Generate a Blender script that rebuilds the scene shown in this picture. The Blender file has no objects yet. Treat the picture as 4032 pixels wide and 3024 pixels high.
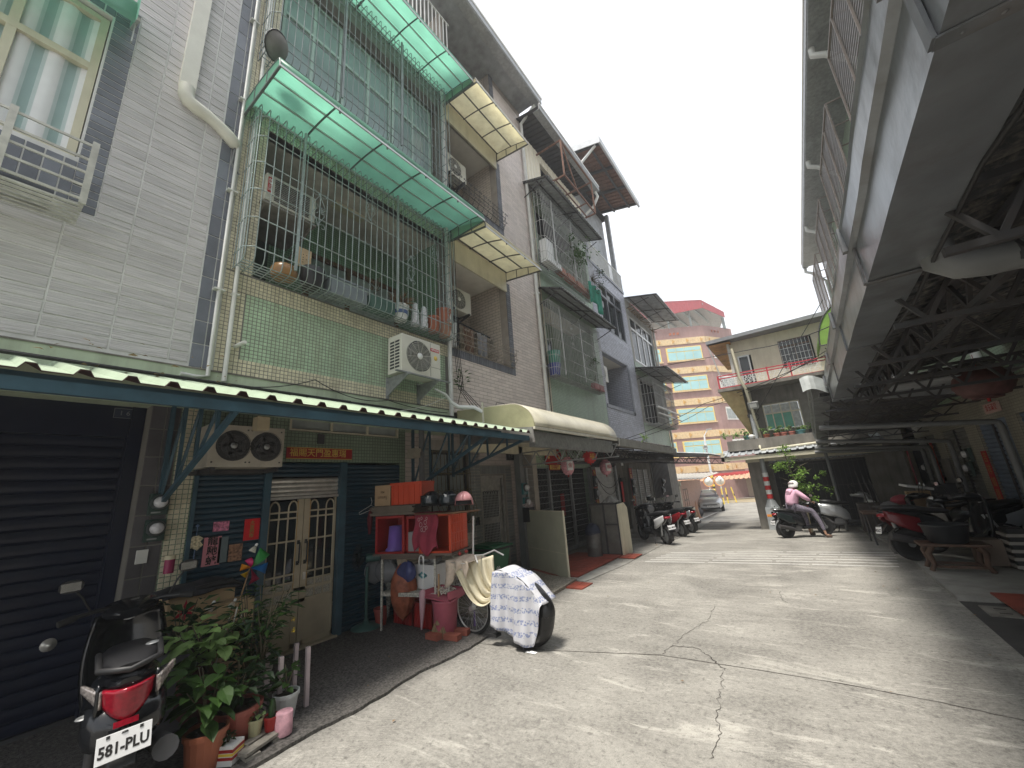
import bpy,bmesh,math,random
from math import sin,cos,pi,radians,sqrt,atan2
from mathutils import Vector,Matrix,Euler,noise
random.seed(7)
S = bpy.context.scene
COL = S.collection
# ---------------------------------------------------------------- camera
W0,H0,FPX,EYE = 4032,3024,1545.0,1.8
_p,_r,_y = radians(14.85),radians(-4.15),radians(-34.7)
FW = Vector((sin(_y)*cos(_p),cos(_y)*cos(_p),sin(_p)))
_r0 = Vector((cos(_y),-sin(_y),0)); _u0 = _r0.cross(FW)
RT = cos(_r)*_r0 + sin(_r)*_u0; UP = -sin(_r)*_r0 + cos(_r)*_u0
cd = bpy.data.cameras.new('camera'); cam = bpy.data.objects.new('camera',cd); COL.objects.link(cam)
cd.sensor_width = 36; cd.lens = 36*FPX/W0; cd.clip_start = .05; cd.clip_end = 2000
M3 = Matrix((RT,UP,-FW)).transposed()
cam.matrix_world = Matrix.Translation((0,0,EYE)) @ M3.to_4x4()
S.camera = cam
# ---------------------------------------------------------------- light
S.view_settings.view_transform = 'Standard'; S.view_settings.look = 'None'
S.view_settings.gamma = 1; S.view_settings.use_curve_mapping = False
S.view_settings.exposure = 2.0
SUN_EL,SUN_AZ = radians(70),radians(183)      # azimuth from +Y towards +X
w = bpy.data.worlds.new('World'); S.world = w; w.use_nodes = True
nt = w.node_tree; nt.nodes.clear()
def N(t,**k):
    n = nt.nodes.new(t)
    for a,b in k.items(): setattr(n,a,b)
    return n
out = N('ShaderNodeOutputWorld'); bg = N('ShaderNodeBackground'); sky = N('ShaderNodeTexSky')
sky.sky_type = 'NISHITA'; sky.sun_disc = False; sky.sun_elevation = SUN_EL; sky.sun_rotation = SUN_AZ
sky.dust_density = 4; sky.air_density = 1.5
bg.inputs['Strength'].default_value = 0.1
tc = N('ShaderNodeTexCoord'); mp = N('ShaderNodeMapping'); mp.inputs['Scale'].default_value = (1,1,2.2)
nz = N('ShaderNodeTexNoise'); nz.inputs['Scale'].default_value = 2.2; nz.inputs['Detail'].default_value = 6; nz.inputs['Roughness'].default_value = .5
cr = N('ShaderNodeValToRGB'); cr.color_ramp.elements[0].position = .36; cr.color_ramp.elements[0].color = (2.35,2.5,2.72,1)
cr.color_ramp.elements[1].position = .58; cr.color_ramp.elements[1].color = (3.5,3.54,3.6,1)
mx = N('ShaderNodeMix',data_type='RGBA'); mx.inputs[0].default_value = .9
nt.links.new(tc.outputs['Generated'],mp.inputs[0]); nt.links.new(mp.outputs[0],nz.inputs[0]); nt.links.new(nz.outputs[0],cr.inputs[0])
nt.links.new(sky.outputs[0],mx.inputs[6]); nt.links.new(cr.outputs[0],mx.inputs[7])
nt.links.new(mx.outputs[2],bg.inputs[0]); nt.links.new(bg.outputs[0],out.inputs[0])
sd = bpy.data.lights.new('sun','SUN'); so = bpy.data.objects.new('sun',sd); COL.objects.link(so)
sd.energy = 1.5; sd.angle = radians(12); sd.color = (1,.95,.87)
so.rotation_euler = Vector((sin(SUN_AZ)*cos(SUN_EL),cos(SUN_AZ)*cos(SUN_EL),sin(SUN_EL))).to_track_quat('Z','Y').to_euler()
S.cycles.max_bounces = 7; S.cycles.diffuse_bounces = 3; S.cycles.transparent_max_bounces = 12; S.cycles.glossy_bounces = 3
S.cycles.use_denoising = True; S.cycles.volume_bounces = 0; S.cycles.volume_max_steps = 64
# ---------------------------------------------------------------- measuring: photograph direction -> point on a real plane
CP = Vector((0,0,EYE))
def ray(x,y): return FW + RT*((x-W0/2)/FPX) - UP*((y-H0/2)/FPX)
def onX(x,y,X): d = ray(x,y); return CP + d*(X/d.x)
def onY(x,y,Y): d = ray(x,y); return CP + d*(Y/d.y)
def onZ(x,y,Z): d = ray(x,y); return CP + d*((Z-EYE)/d.z)
def gz(y): return 0.0 if y < 12 else max(-.75,-.75*(y-12)/16)
def onG(x,y):
    z = 0
    for i in range(30): z = .5*z + .5*gz(onZ(x,y,z).y)
    return onZ(x,y,z)
# ---------------------------------------------------------------- mesh helpers
class MB:
    def __init__(s): s.v = []; s.f = []; s.sm = []
    def add(s,vs,fs,smooth=False):
        b = len(s.v); s.v += [tuple(v) for v in vs]; s.f += [tuple(i+b for i in f) for f in fs]; s.sm += [smooth]*len(fs); return s
    def box(s,x0,x1,y0,y1,z0,z1):
        x0,x1 = min(x0,x1),max(x0,x1); y0,y1 = min(y0,y1),max(y0,y1); z0,z1 = min(z0,z1),max(z0,z1)
        return s.add([(x0,y0,z0),(x1,y0,z0),(x1,y1,z0),(x0,y1,z0),(x0,y0,z1),(x1,y0,z1),(x1,y1,z1),(x0,y1,z1)],
                     [(0,3,2,1),(4,5,6,7),(0,1,5,4),(1,2,6,5),(2,3,7,6),(3,0,4,7)])
    def obox(s,c,sz,rot=(0,0,0)):
        R = rot if isinstance(rot,Matrix) else Euler(rot).to_matrix()
        c = Vector(c); h = Vector(sz)*.5; P = []
        for k in (-1,1):
            for i,j in ((-1,-1),(1,-1),(1,1),(-1,1)): P.append(c + R @ Vector((i*h.x,j*h.y,k*h.z)))
        return s.add(P,[(0,3,2,1),(4,5,6,7),(0,1,5,4),(1,2,6,5),(2,3,7,6),(3,0,4,7)])
    def bar(s,a,b,w,h=None,up=(0,0,1)):
        a,b = Vector(a),Vector(b); h = h or w; d = (b-a)
        L = d.length
        if L < 1e-6: return s
        d /= L; u = Vector(up)
        if abs(d.dot(u)) > .98: u = Vector((1,0,0)) if abs(d.x) < .9 else Vector((0,1,0))
        sd_ = d.cross(u).normalized(); u = sd_.cross(d)
        return s.obox((a+b)/2,(w,L,h),Matrix((sd_,d,u)).transposed())
    def tube(s,pts,r,n=8,cap=True,closed=False):
        pts = [Vector(p) for p in pts]; m = len(pts); rs = r if isinstance(r,(list,tuple)) else [r]*m
        V = []; up = None
        for i,p in enumerate(pts):
            a = pts[(i-1) % m] if (closed or i > 0) else p; b = pts[(i+1) % m] if (closed or i < m-1) else p
            t = (b-a).normalized() if (b-a).length > 1e-9 else Vector((0,0,1))
            if up is None or abs(up.dot(t)) > .98: up = Vector((0,0,1)) if abs(t.z) < .9 else Vector((1,0,0))
            x = t.cross(up).normalized(); y = x.cross(t).normalized(); up = y
            for k in range(n):
                q = 2*pi*k/n; V.append(p + (x*cos(q) + y*sin(q))*rs[i])
        F = []
        for i in range(m if closed else m-1):
            j = (i+1) % m
            for k in range(n):
                k2 = (k+1) % n; F.append((i*n+k,i*n+k2,j*n+k2,j*n+k))
        s.add(V,F,True)
        if cap and not closed:
            s.add(V[:n],[tuple(range(n))]); s.add(V[-n:],[tuple(range(n-1,-1,-1))])
        return s
    def lathe(s,prof,c=(0,0,0),n=16,M=None,smooth=True,sx=1,sy=1):
        V = []; c = Vector(c)
        for r,z in prof:
            for k in range(n):
                q = 2*pi*k/n; p = Vector((r*cos(q)*sx,r*sin(q)*sy,z)); V.append(c + (M @ p if M else p))
        F = [(i*n+k,i*n+(k+1)%n,(i+1)*n+(k+1)%n,(i+1)*n+k) for i in range(len(prof)-1) for k in range(n)]
        s.add(V,F,smooth)
        if prof[0][0] > 1e-4: s.add(V[:n],[tuple(range(n-1,-1,-1))])
        if prof[-1][0] > 1e-4: s.add(V[-n:],[tuple(range(n))])
        return s
    def cyl(s,a,b,r,n=12,r2=None): return s.tube([a,b],[r,r if r2 is None else r2],n)
    def prism(s,poly,fn0,fn1):
        """poly: 2-D points; fn0/fn1 map (u,v) to the two end faces"""
        n = len(poly); A = [fn0(*p) for p in poly]; B = [fn1(*p) for p in poly]
        return s.add(A+B,[tuple(range(n-1,-1,-1)),tuple(range(n,2*n))] + [(i,(i+1)%n,n+(i+1)%n,n+i) for i in range(n)])
    def sheet(s,fn,nu,nv,thick=0,smooth=True):
        P = [[Vector(fn(i/nu,j/nv)) for j in range(nv+1)] for i in range(nu+1)]
        def idx(i,j): return i*(nv+1)+j
        V = [p for r in P for p in r]; F = [(idx(i,j),idx(i+1,j),idx(i+1,j+1),idx(i,j+1)) for i in range(nu) for j in range(nv)]
        if not thick: return s.add(V,F,smooth)
        Nn = []
        for i in range(nu+1):
            for j in range(nv+1):
                a = P[min(i+1,nu)][j]-P[max(i-1,0)][j]; b = P[i][min(j+1,nv)]-P[i][max(j-1,0)]
                nn = a.cross(b); Nn.append(nn.normalized() if nn.length > 1e-12 else Vector((0,0,1)))
        k = len(V); V2 = [v - n_*thick for v,n_ in zip(V,Nn)]
        F2 = [tuple(k+q for q in reversed(f)) for f in F]; E_ = []
        rim = [idx(i,0) for i in range(nu+1)] + [idx(nu,j) for j in range(1,nv+1)] + [idx(i,nv) for i in range(nu-1,-1,-1)] + [idx(0,j) for j in range(nv-1,0,-1)]
        for a,b in zip(rim,rim[1:]+rim[:1]): E_.append((b,a,a+k,b+k))
        return s.add(V+V2,F+F2+E_,smooth)
    def mesh(s,name,mat,bevel=0,origin=None,inv=None):
        me = bpy.data.meshes.new(name)
        V = s.v
        if inv is not None: V = [tuple(inv @ Vector(v)) for v in V]
        if origin is not None: o = Vector(origin); V = [(v[0]-o.x,v[1]-o.y,v[2]-o.z) for v in V]
        me.from_pydata(V,[],s.f); me.polygons.foreach_set('use_smooth',s.sm)
        if bevel:
            bm = bmesh.new(); bm.from_mesh(me); bmesh.ops.remove_doubles(bm,verts=bm.verts,dist=1e-5)
            es = [e for e in bm.edges if len(e.link_faces) == 2 and e.calc_face_angle(0) > .5]
            bmesh.ops.bevel(bm,geom=es,offset=bevel,segments=2,affect='EDGES',profile=.7,clamp_overlap=True)
            bm.to_mesh(me); bm.free()
        if mat: me.materials.append(mat)
        me.update(); return me
ROOT = {}
TW = None     # placement of the group being built (turns the crate rack towards the lane)
def thing(name,label,cat,loc=(0,0,0),rz=0,group=None):
    if TW is not None: loc = tuple(TW @ Vector(loc))
    o = bpy.data.objects.new(name,None); COL.objects.link(o); o.location = loc; o.rotation_euler = (0,0,rz)
    o.empty_display_size = .1
    o['label'] = label; o['category'] = cat
    if group: o['group'] = group
    ROOT[o.name] = (Matrix.Translation(loc) @ Matrix.Rotation(rz,4,'Z')).inverted()
    return o
def _inv(parent): return ROOT.get(parent.name)
def part(mb,name,mat,parent,bevel=0,label=None,kind=None,me=None):
    """a part: its vertices are given in world space and stored relative to its thing"""
    inv = _inv(parent)
    if TW is not None and not me: mb.v = [tuple(TW @ Vector(v)) for v in mb.v]
    m = me or mb.mesh(name,mat,bevel,inv=inv)
    o = bpy.data.objects.new(name,m); COL.objects.link(o); o.parent = parent
    ROOT[o.name] = inv
    if label: o['label'] = label
    if kind: o['kind'] = kind
    return o
def solo(mb,name,mat,label,cat,group=None,bevel=0):
    if TW is not None: mb.v = [tuple(TW @ Vector(v)) for v in mb.v]
    xs = [v[0] for v in mb.v]; ys = [v[1] for v in mb.v]; zs = [v[2] for v in mb.v]
    c = ((min(xs)+max(xs))/2,(min(ys)+max(ys))/2,min(zs))
    o = bpy.data.objects.new(name,mb.mesh(name,mat,bevel,origin=c)); o.location = c; COL.objects.link(o)
    o['label'] = label; o['category'] = cat
    if group: o['group'] = group
    ROOT[o.name] = Matrix.Translation(c).inverted()
    return o
def struct(mb,name,mat,kind='structure',label=None,cat=None):
    o = bpy.data.objects.new(name,mb.mesh(name,mat)); COL.objects.link(o); o['kind'] = kind
    if label: o['label'] = label
    if cat: o['category'] = cat
    ROOT[o.name] = Matrix.Identity(4)
    return o
def kids(o): return [c for c in ALLOBJ() if c.parent == o]
def ALLOBJ(): return list(COL.objects)
def copy_tree(o,loc=None,rz=None,label=None,tree=None):
    if tree is None:
        tree = {}
        for c in COL.objects:
            if c.parent: tree.setdefault(c.parent.name,[]).append(c)
    c = o.copy(); COL.objects.link(c)
    if loc is not None: c.location = loc
    if rz is not None: c.rotation_euler = (0,0,rz)
    if label: c['label'] = label
    for ch in tree.get(o.name,[]):
        k = copy_tree(ch,tree=tree); k.parent = c
    return c
XF = Matrix(((0,0,1),(1,0,0),(0,1,0)))       # text facing +X (left-hand facades)
YF = Matrix(((1,0,0),(0,0,-1),(0,1,0)))      # text facing -Y (towards the camera)
XB = Matrix(((0,0,-1),(-1,0,0),(0,1,0)))     # text facing -X (right-hand facades)
def text(s,size,c,R,mat,parent,name='lettering',ext=.001,vertical=False,sx=1,bold=0,gap=1.12):
    """raised lettering as a mesh part, centred on c"""
    mb = MB(); rows = list(s) if vertical else [s]; n = len(rows)
    for i,t in enumerate(rows):
        cu = bpy.data.curves.new('t','FONT'); cu.body = t; cu.size = size; cu.extrude = ext; cu.offset = bold
        cu.align_x = 'CENTER'; cu.align_y = 'CENTER'; cu.resolution_u = 2
        o = bpy.data.objects.new('t',cu); COL.objects.link(o); bpy.context.view_layer.update()
        me = bpy.data.meshes.new_from_object(o)
        dy = ((n-1)/2-i)*size*gap
        mb.add([Vector(c) + R @ Vector((v.co.x*sx,v.co.y+dy,v.co.z+ext)) for v in me.vertices],[tuple(p.vertices) for p in me.polygons])
        bpy.data.objects.remove(o); bpy.data.curves.remove(cu); bpy.data.meshes.remove(me)
    return part(mb,name,mat,parent)
# ---------------------------------------------------------------- materials
MT = {}
def mat(name,col,rough=.6,metal=0,var=.12,scale=5,bump=0,bscale=60,dirt=0,dcol=(.05,.045,.04),trans=0,alpha=1,streak=False,spec=.5,isl=0,dscale=1.2):
    if name in MT: return MT[name]
    m = bpy.data.materials.new(name); m.use_nodes = True; t = m.node_tree; t.nodes.clear(); L = t.links.new
    def n(k,**kw):
        q = t.nodes.new(k)
        for a,b in kw.items(): setattr(q,a,b)
        return q
    o = n('ShaderNodeOutputMaterial'); b = n('ShaderNodeBsdfPrincipled'); g = n('ShaderNodeNewGeometry')
    b.inputs['Roughness'].default_value = rough; b.inputs['Metallic'].default_value = metal; b.inputs['Specular IOR Level'].default_value = spec
    c = n('ShaderNodeRGB'); c.outputs[0].default_value = (*col,1); cur = c.outputs[0]
    if var:
        z = n('ShaderNodeTexNoise'); z.inputs['Scale'].default_value = scale; z.inputs['Detail'].default_value = 5
        L(g.outputs['Position'],z.inputs['Vector'])
        mr = n('ShaderNodeMapRange'); mr.inputs[1].default_value = .3; mr.inputs[2].default_value = .7; mr.inputs[3].default_value = 1-var; mr.inputs[4].default_value = 1+var
        L(z.outputs[0],mr.inputs[0]); hs = n('ShaderNodeHueSaturation'); L(mr.outputs[0],hs.inputs['Value']); L(cur,hs.inputs['Color']); cur = hs.outputs[0]
    if isl:
        mr = n('ShaderNodeMapRange'); mr.inputs[3].default_value = 1-isl; mr.inputs[4].default_value = 1+isl
        ad = n('ShaderNodeMath',operation='ADD'); oi = n('ShaderNodeObjectInfo'); fr = n('ShaderNodeMath',operation='FRACT')
        L(g.outputs['Random Per Island'],ad.inputs[0]); L(oi.outputs['Random'],ad.inputs[1]); L(ad.outputs[0],fr.inputs[0])
        L(fr.outputs[0],mr.inputs[0]); hs = n('ShaderNodeHueSaturation'); L(mr.outputs[0],hs.inputs['Value']); L(cur,hs.inputs['Color']); cur = hs.outputs[0]
    if dirt:
        mpg = n('ShaderNodeMapping'); mpg.inputs['Scale'].default_value = (2,2,.25) if streak else (1,1,1)
        z2 = n('ShaderNodeTexNoise'); z2.inputs['Scale'].default_value = dscale*2; z2.inputs['Detail'].default_value = 8; z2.inputs['Roughness'].default_value = .65
        L(g.outputs['Position'],mpg.inputs[0]); L(mpg.outputs[0],z2.inputs['Vector'])
        r2 = n('ShaderNodeMapRange'); r2.inputs[1].default_value = .45; r2.inputs[2].default_value = .75; r2.inputs[3].default_value = 0; r2.inputs[4].default_value = dirt
        L(z2.outputs[0],r2.inputs[0]); mm = n('ShaderNodeMix',data_type='RGBA'); L(r2.outputs[0],mm.inputs[0]); L(cur,mm.inputs[6]); mm.inputs[7].default_value = (*dcol,1); cur = mm.outputs[2]
    L(cur,b.inputs['Base Color'])
    if bump:
        z3 = n('ShaderNodeTexNoise'); z3.inputs['Scale'].default_value = bscale; z3.inputs['Detail'].default_value = 4; L(g.outputs['Position'],z3.inputs['Vector'])
        bp = n('ShaderNodeBump'); bp.inputs['Strength'].default_value = bump; bp.inputs['Distance'].default_value = .01; L(z3.outputs[0],bp.inputs['Height']); L(bp.outputs[0],b.inputs['Normal'])
    sh = b.outputs[0]
    if trans:
        tr = n('ShaderNodeBsdfTranslucent'); L(cur,tr.inputs[0]); ms = n('ShaderNodeMixShader'); ms.inputs[0].default_value = trans; L(sh,ms.inputs[1]); L(tr.outputs[0],ms.inputs[2]); sh = ms.outputs[0]
    if alpha < 1:
        ta = n('ShaderNodeBsdfTransparent'); ms = n('ShaderNodeMixShader'); ms.inputs[0].default_value = alpha; L(ta.outputs[0],ms.inputs[1]); L(sh,ms.inputs[2]); sh = ms.outputs[0]
        ta.inputs[0].default_value = (*[.4+.6*min(1,q) for q in col],1) if trans else (1,1,1,1)
    L(sh,o.inputs[0]); MT[name] = m; m['tree'] = 1; return m
def glassmat(name,tint=(.8,.9,.9),a=.35,rough=.05,col=(.05,.06,.07)):
    if name in MT: return MT[name]
    m = bpy.data.materials.new(name); m.use_nodes = True; t = m.node_tree; t.nodes.clear(); L = t.links.new
    o = t.nodes.new('ShaderNodeOutputMaterial'); ta = t.nodes.new('ShaderNodeBsdfTransparent'); ta.inputs[0].default_value = (*tint,1)
    b = t.nodes.new('ShaderNodeBsdfPrincipled'); b.inputs['Base Color'].default_value = (*col,1); b.inputs['Roughness'].default_value = rough; b.inputs['Specular IOR Level'].default_value = .8
    ms = t.nodes.new('ShaderNodeMixShader'); ms.inputs[0].default_value = a; L(ta.outputs[0],ms.inputs[1]); L(b.outputs[0],ms.inputs[2]); L(ms.outputs[0],o.inputs[0]); MT[name] = m; return m
def brickmat(name,c1,c2,mortar,tw,th,gap,rough=.45,offset=0.0,bump=.5,dirt=.25,dcol=(.1,.09,.07)):
    """small tiles or bricks too fine to build, laid in real-world metres on vertical walls"""
    if name in MT: return MT[name]
    m = bpy.data.materials.new(name); m.use_nodes = True; t = m.node_tree; t.nodes.clear(); L = t.links.new
    def n(k,**kw):
        q = t.nodes.new(k)
        for a,b_ in kw.items(): setattr(q,a,b_)
        return q
    o = n('ShaderNodeOutputMaterial'); b = n('ShaderNodeBsdfPrincipled'); g = n('ShaderNodeNewGeometry'); b.inputs['Roughness'].default_value = rough
    sp = n('ShaderNodeSeparateXYZ'); sn = n('ShaderNodeSeparateXYZ'); L(g.outputs['Position'],sp.inputs[0]); L(g.outputs['Normal'],sn.inputs[0])
    ab = n('ShaderNodeMath',operation='ABSOLUTE'); L(sn.outputs[1],ab.inputs[0]); gt = n('ShaderNodeMath',operation='GREATER_THAN'); gt.inputs[1].default_value = .6; L(ab.outputs[0],gt.inputs[0])
    mi = n('ShaderNodeMix',data_type='FLOAT'); L(gt.outputs[0],mi.inputs[0]); L(sp.outputs[1],mi.inputs[2]); L(sp.outputs[0],mi.inputs[3])
    cb = n('ShaderNodeCombineXYZ'); L(mi.outputs[0],cb.inputs[0]); L(sp.outputs[2],cb.inputs[1])
    br = n('ShaderNodeTexBrick'); br.offset = offset; br.squash = 1; br.inputs['Scale'].default_value = 1; br.inputs['Brick Width'].default_value = tw; br.inputs['Row Height'].default_value = th
    br.inputs['Mortar Size'].default_value = gap; br.inputs['Color1'].default_value = (*c1,1); br.inputs['Color2'].default_value = (*c2,1); br.inputs['Mortar'].default_value = (*mortar,1)
    L(cb.outputs[0],br.inputs['Vector'])
    z2 = n('ShaderNodeTexNoise'); z2.inputs['Scale'].default_value = 1.8; z2.inputs['Detail'].default_value = 8
    mp_ = n('ShaderNodeMapping'); mp_.inputs['Scale'].default_value = (1.6,1.6,.35); L(g.outputs['Position'],mp_.inputs[0]); L(mp_.outputs[0],z2.inputs['Vector'])
    r2 = n('ShaderNodeMapRange'); r2.inputs[1].default_value = .45; r2.inputs[2].default_value = .8; r2.inputs[4].default_value = dirt; L(z2.outputs[0],r2.inputs[0])
    mm = n('ShaderNodeMix',data_type='RGBA'); L(r2.outputs[0],mm.inputs[0]); L(br.outputs[0],mm.inputs[6]); mm.inputs[7].default_value = (*dcol,1); L(mm.outputs[2],b.inputs['Base Color'])
    bp = n('ShaderNodeBump'); bp.invert = True; bp.inputs['Strength'].default_value = bump; bp.inputs['Distance'].default_value = .004; L(br.outputs['Fac'],bp.inputs['Height']); L(bp.outputs[0],b.inputs['Normal'])
    L(b.outputs[0],o.inputs[0]); MT[name] = m; return m
def concrete_road():
    m = bpy.data.materials.new('road_concrete'); m.use_nodes = True; t = m.node_tree; t.nodes.clear(); L = t.links.new
    def n(k,**kw):
        q = t.nodes.new(k)
        for a,b_ in kw.items(): setattr(q,a,b_)
        return q
    o = n('ShaderNodeOutputMaterial'); b = n('ShaderNodeBsdfPrincipled'); g = n('ShaderNodeNewGeometry'); b.inputs['Roughness'].default_value = .85
    def nz_(sc,det=8,ro=.6,mpsc=None,dist=0):
        z = n('ShaderNodeTexNoise'); z.inputs['Scale'].default_value = sc; z.inputs['Detail'].default_value = det; z.inputs['Roughness'].default_value = ro; z.inputs['Distortion'].default_value = dist
        if mpsc:
            k = n('ShaderNodeMapping'); k.inputs['Scale'].default_value = mpsc; k.inputs['Rotation'].default_value = (0,0,.06); L(g.outputs['Position'],k.inputs[0]); L(k.outputs[0],z.inputs['Vector'])
        else: L(g.outputs['Position'],z.inputs['Vector'])
        return z.outputs[0]
    def rng(s_,a,b_,c,d):
        k = n('ShaderNodeMapRange'); k.inputs[1].default_value = a; k.inputs[2].default_value = b_; k.inputs[3].default_value = c; k.inputs[4].default_value = d; L(s_,k.inputs[0]); return k.outputs[0]
    def mix(f,a,b_):
        k = n('ShaderNodeMix',data_type='RGBA')
        if isinstance(f,float): k.inputs[0].default_value = f
        else: L(f,k.inputs[0])
        for q,i in ((a,6),(b_,7)):
            if isinstance(q,tuple): k.inputs[i].default_value = (*q,1)
            else: L(q,k.inputs[i])
        return k.outputs[2]
    big = rng(nz_(.9,10,.62,None,.6),.36,.66,0,1)
    c = mix(big,(.12,.114,.104),(.31,.297,.268))
    st = rng(nz_(1.6,12,.75,(.5,1.7,1),1.2),.54,.66,0,.85)     # pale laitance worn through in drifts
    c = mix(st,c,(.50,.48,.43))
    dk = rng(nz_(2.0,9,.7,(.4,2.4,1),.8),.52,.70,0,.65)
    c = mix(dk,c,(.10,.095,.085))
    fine = rng(nz_(26,8,.85,None),.40,.62,0,1)
    c = mix(rng(fine,0,1,0,.55),c,(.46,.44,.39))
    sp = rng(nz_(17,6,.8,None),.54,.64,0,.6)
    c = mix(sp,c,(.06,.056,.05))
    c = mix(rng(nz_(120,2,.5,None),.55,.7,0,.5),c,(.09,.085,.075))
    wv = n('ShaderNodeTexWave'); wv.wave_type = 'BANDS'; wv.bands_direction = 'X'; wv.inputs['Scale'].default_value = 11; wv.inputs['Distortion'].default_value = 6; wv.inputs['Detail'].default_value = 3; wv.inputs['Detail Scale'].default_value = 1.2
    k = n('ShaderNodeMapping'); k.inputs['Rotation'].default_value = (0,0,1.05); L(g.outputs['Position'],k.inputs[0]); L(k.outputs[0],wv.inputs['Vector'])
    lines = rng(wv.outputs[0],.0,.4,.38,0); reg = rng(nz_(.55,3,.5),.42,.62,0,1)
    mu = n('ShaderNodeMath',operation='MULTIPLY'); L(lines,mu.inputs[0]); L(reg,mu.inputs[1])
    c = mix(mu.outputs[0],c,(.08,.075,.065))
    L(c,b.inputs['Base Color'])
    bp = n('ShaderNodeBump'); bp.inputs['Strength'].default_value = .45; bp.inputs['Distance'].default_value = .006; L(nz_(70,6,.8),bp.inputs['Height']); L(bp.outputs[0],b.inputs['Normal'])
    L(b.outputs[0],o.inputs[0]); return m
def corrug(mb,O,U,V,nU,pitch,h,thick=.006,nV=1,sag=None):
    """profiled sheet: O corner, U vector across the ribs, V vector along them; trapezoid ribs of height h"""
    O,U,V = Vector(O),Vector(U),Vector(V); nn = U.cross(V).normalized()
    if nn.z < 0: nn = -nn
    L_ = U.length; u = U/L_; pr = []; x = 0
    while x < L_:
        for dx,hh in ((0,0),(.55,0),(.66,h),(.86,h),(.97,0)):
            if x+dx*pitch <= L_: pr.append((x+dx*pitch,hh))
        x += pitch
    pr.append((L_,0)); k = len(pr)
    def rows(off):
        R = []
        for j in range(nV+1):
            v = V*(j/nV)
            for (a,hh) in pr: R.append(O + u*a + v + nn*(hh+off) + (Vector((0,0,sag(j/nV))) if sag else Vector()))
        return R
    A = rows(0); B = rows(-thick); F = []
    for j in range(nV):
        for i in range(k-1):
            q = (j*k+i,j*k+i+1,(j+1)*k+i+1,(j+1)*k+i); F.append(q); F.append(tuple(x_+len(A) for x_ in reversed(q)))
    for i in range(k-1):
        for j in (0,nV): F.append((j*k+i,j*k+i+1,j*k+i+1+len(A),j*k+i+len(A)))
    return mb.add(A+B,F)
def leaves(mb,c,rad,n,size,rnd,shape=(1,1,1),droop=.3,aspect=.5,lat=False,shell=.3):
    """leaf-shaped quads (bent along the midrib) scattered through an uneven volume"""
    c = Vector(c); clumps = [(Vector((rnd.gauss(0,.42)*shape[0],rnd.gauss(0,.42)*shape[1],rnd.gauss(0,.42)*shape[2]))*rad,rnd.uniform(.25,.5)*rad) for _ in range(max(3,int(n/26)))]
    for i in range(n):
        cc,cr_ = rnd.choice(clumps); d = Vector((rnd.gauss(0,1),rnd.gauss(0,1),rnd.gauss(0,1)))
        d = d.normalized()*cr_*rnd.uniform(shell,1.0); p = c + cc + d
        leaf(mb,p,Vector((d.x,d.y,d.z*.4+.1)) + Vector((rnd.gauss(0,.5),rnd.gauss(0,.5),rnd.gauss(0,.3)-droop)),size*rnd.uniform(.6,1.3),aspect,rnd)
    return mb
def leaf(mb,p,d,L_,aspect,rnd,broad=False):
    d = Vector(d).normalized(); s_ = d.cross(Vector((rnd.gauss(0,.3),rnd.gauss(0,.3),1))).normalized(); up = s_.cross(d)
    w_ = L_*aspect*.5; f = up*(L_*.10); p = Vector(p)
    if broad:
        pts = [p,p+d*L_*.12+s_*w_*.75+f,p+d*L_*.4+s_*w_*1.05+f*1.2,p+d*L_*.75+s_*w_*.7+f*.6,p+d*L_-up*L_*.12,p+d*L_*.75-s_*w_*.7+f*.6,p+d*L_*.4-s_*w_*1.05+f*1.2,p+d*L_*.12-s_*w_*.75+f,p+d*L_*.4]
        return mb.add(pts,[(0,1,2,8),(8,2,3,4),(8,4,5,6),(0,8,6,7)])
    pts = [p,p+d*L_*.45+s_*w_+f,p+d*L_-up*L_*.1,p+d*L_*.45-s_*w_+f,p+d*L_*.5]
    return mb.add(pts,[(0,1,2,4),(0,4,2,3)])
def cells(a0,a1,b0,b1,holes):
    A = sorted({a0,a1} | {min(max(q,a0),a1) for h in holes for q in h[:2]}); B = sorted({b0,b1} | {min(max(q,b0),b1) for h in holes for q in h[2:]})
    for i in range(len(A)-1):
        run = None
        for j in range(len(B)-1):
            ca,cb_ = (A[i]+A[i+1])/2,(B[j]+B[j+1])/2
            if A[i+1]-A[i] < 1e-4 or B[j+1]-B[j] < 1e-4: continue
            inh = any(h[0] < ca < h[1] and h[2] < cb_ < h[3] for h in holes)
            if inh:
                if run: yield (A[i],A[i+1],run[0],run[1]); run = None
            else: run = (run[0],B[j+1]) if run else (B[j],B[j+1])
        if run: yield (A[i],A[i+1],run[0],run[1])
def wallX(mb,X,t,a0,a1,b0,b1,holes=()):
    """wall slab whose street face is the plane X, thickness t away from the street (sign of t)"""
    for a,b,c,d in cells(a0,a1,b0,b1,holes): mb.box(X-t,X,a,b,c,d)
    return mb
def wallY(mb,Y,t,a0,a1,b0,b1,holes=()):
    for a,b,c,d in cells(a0,a1,b0,b1,holes): mb.box(a,b,Y,Y+t,c,d)
    return mb
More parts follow.
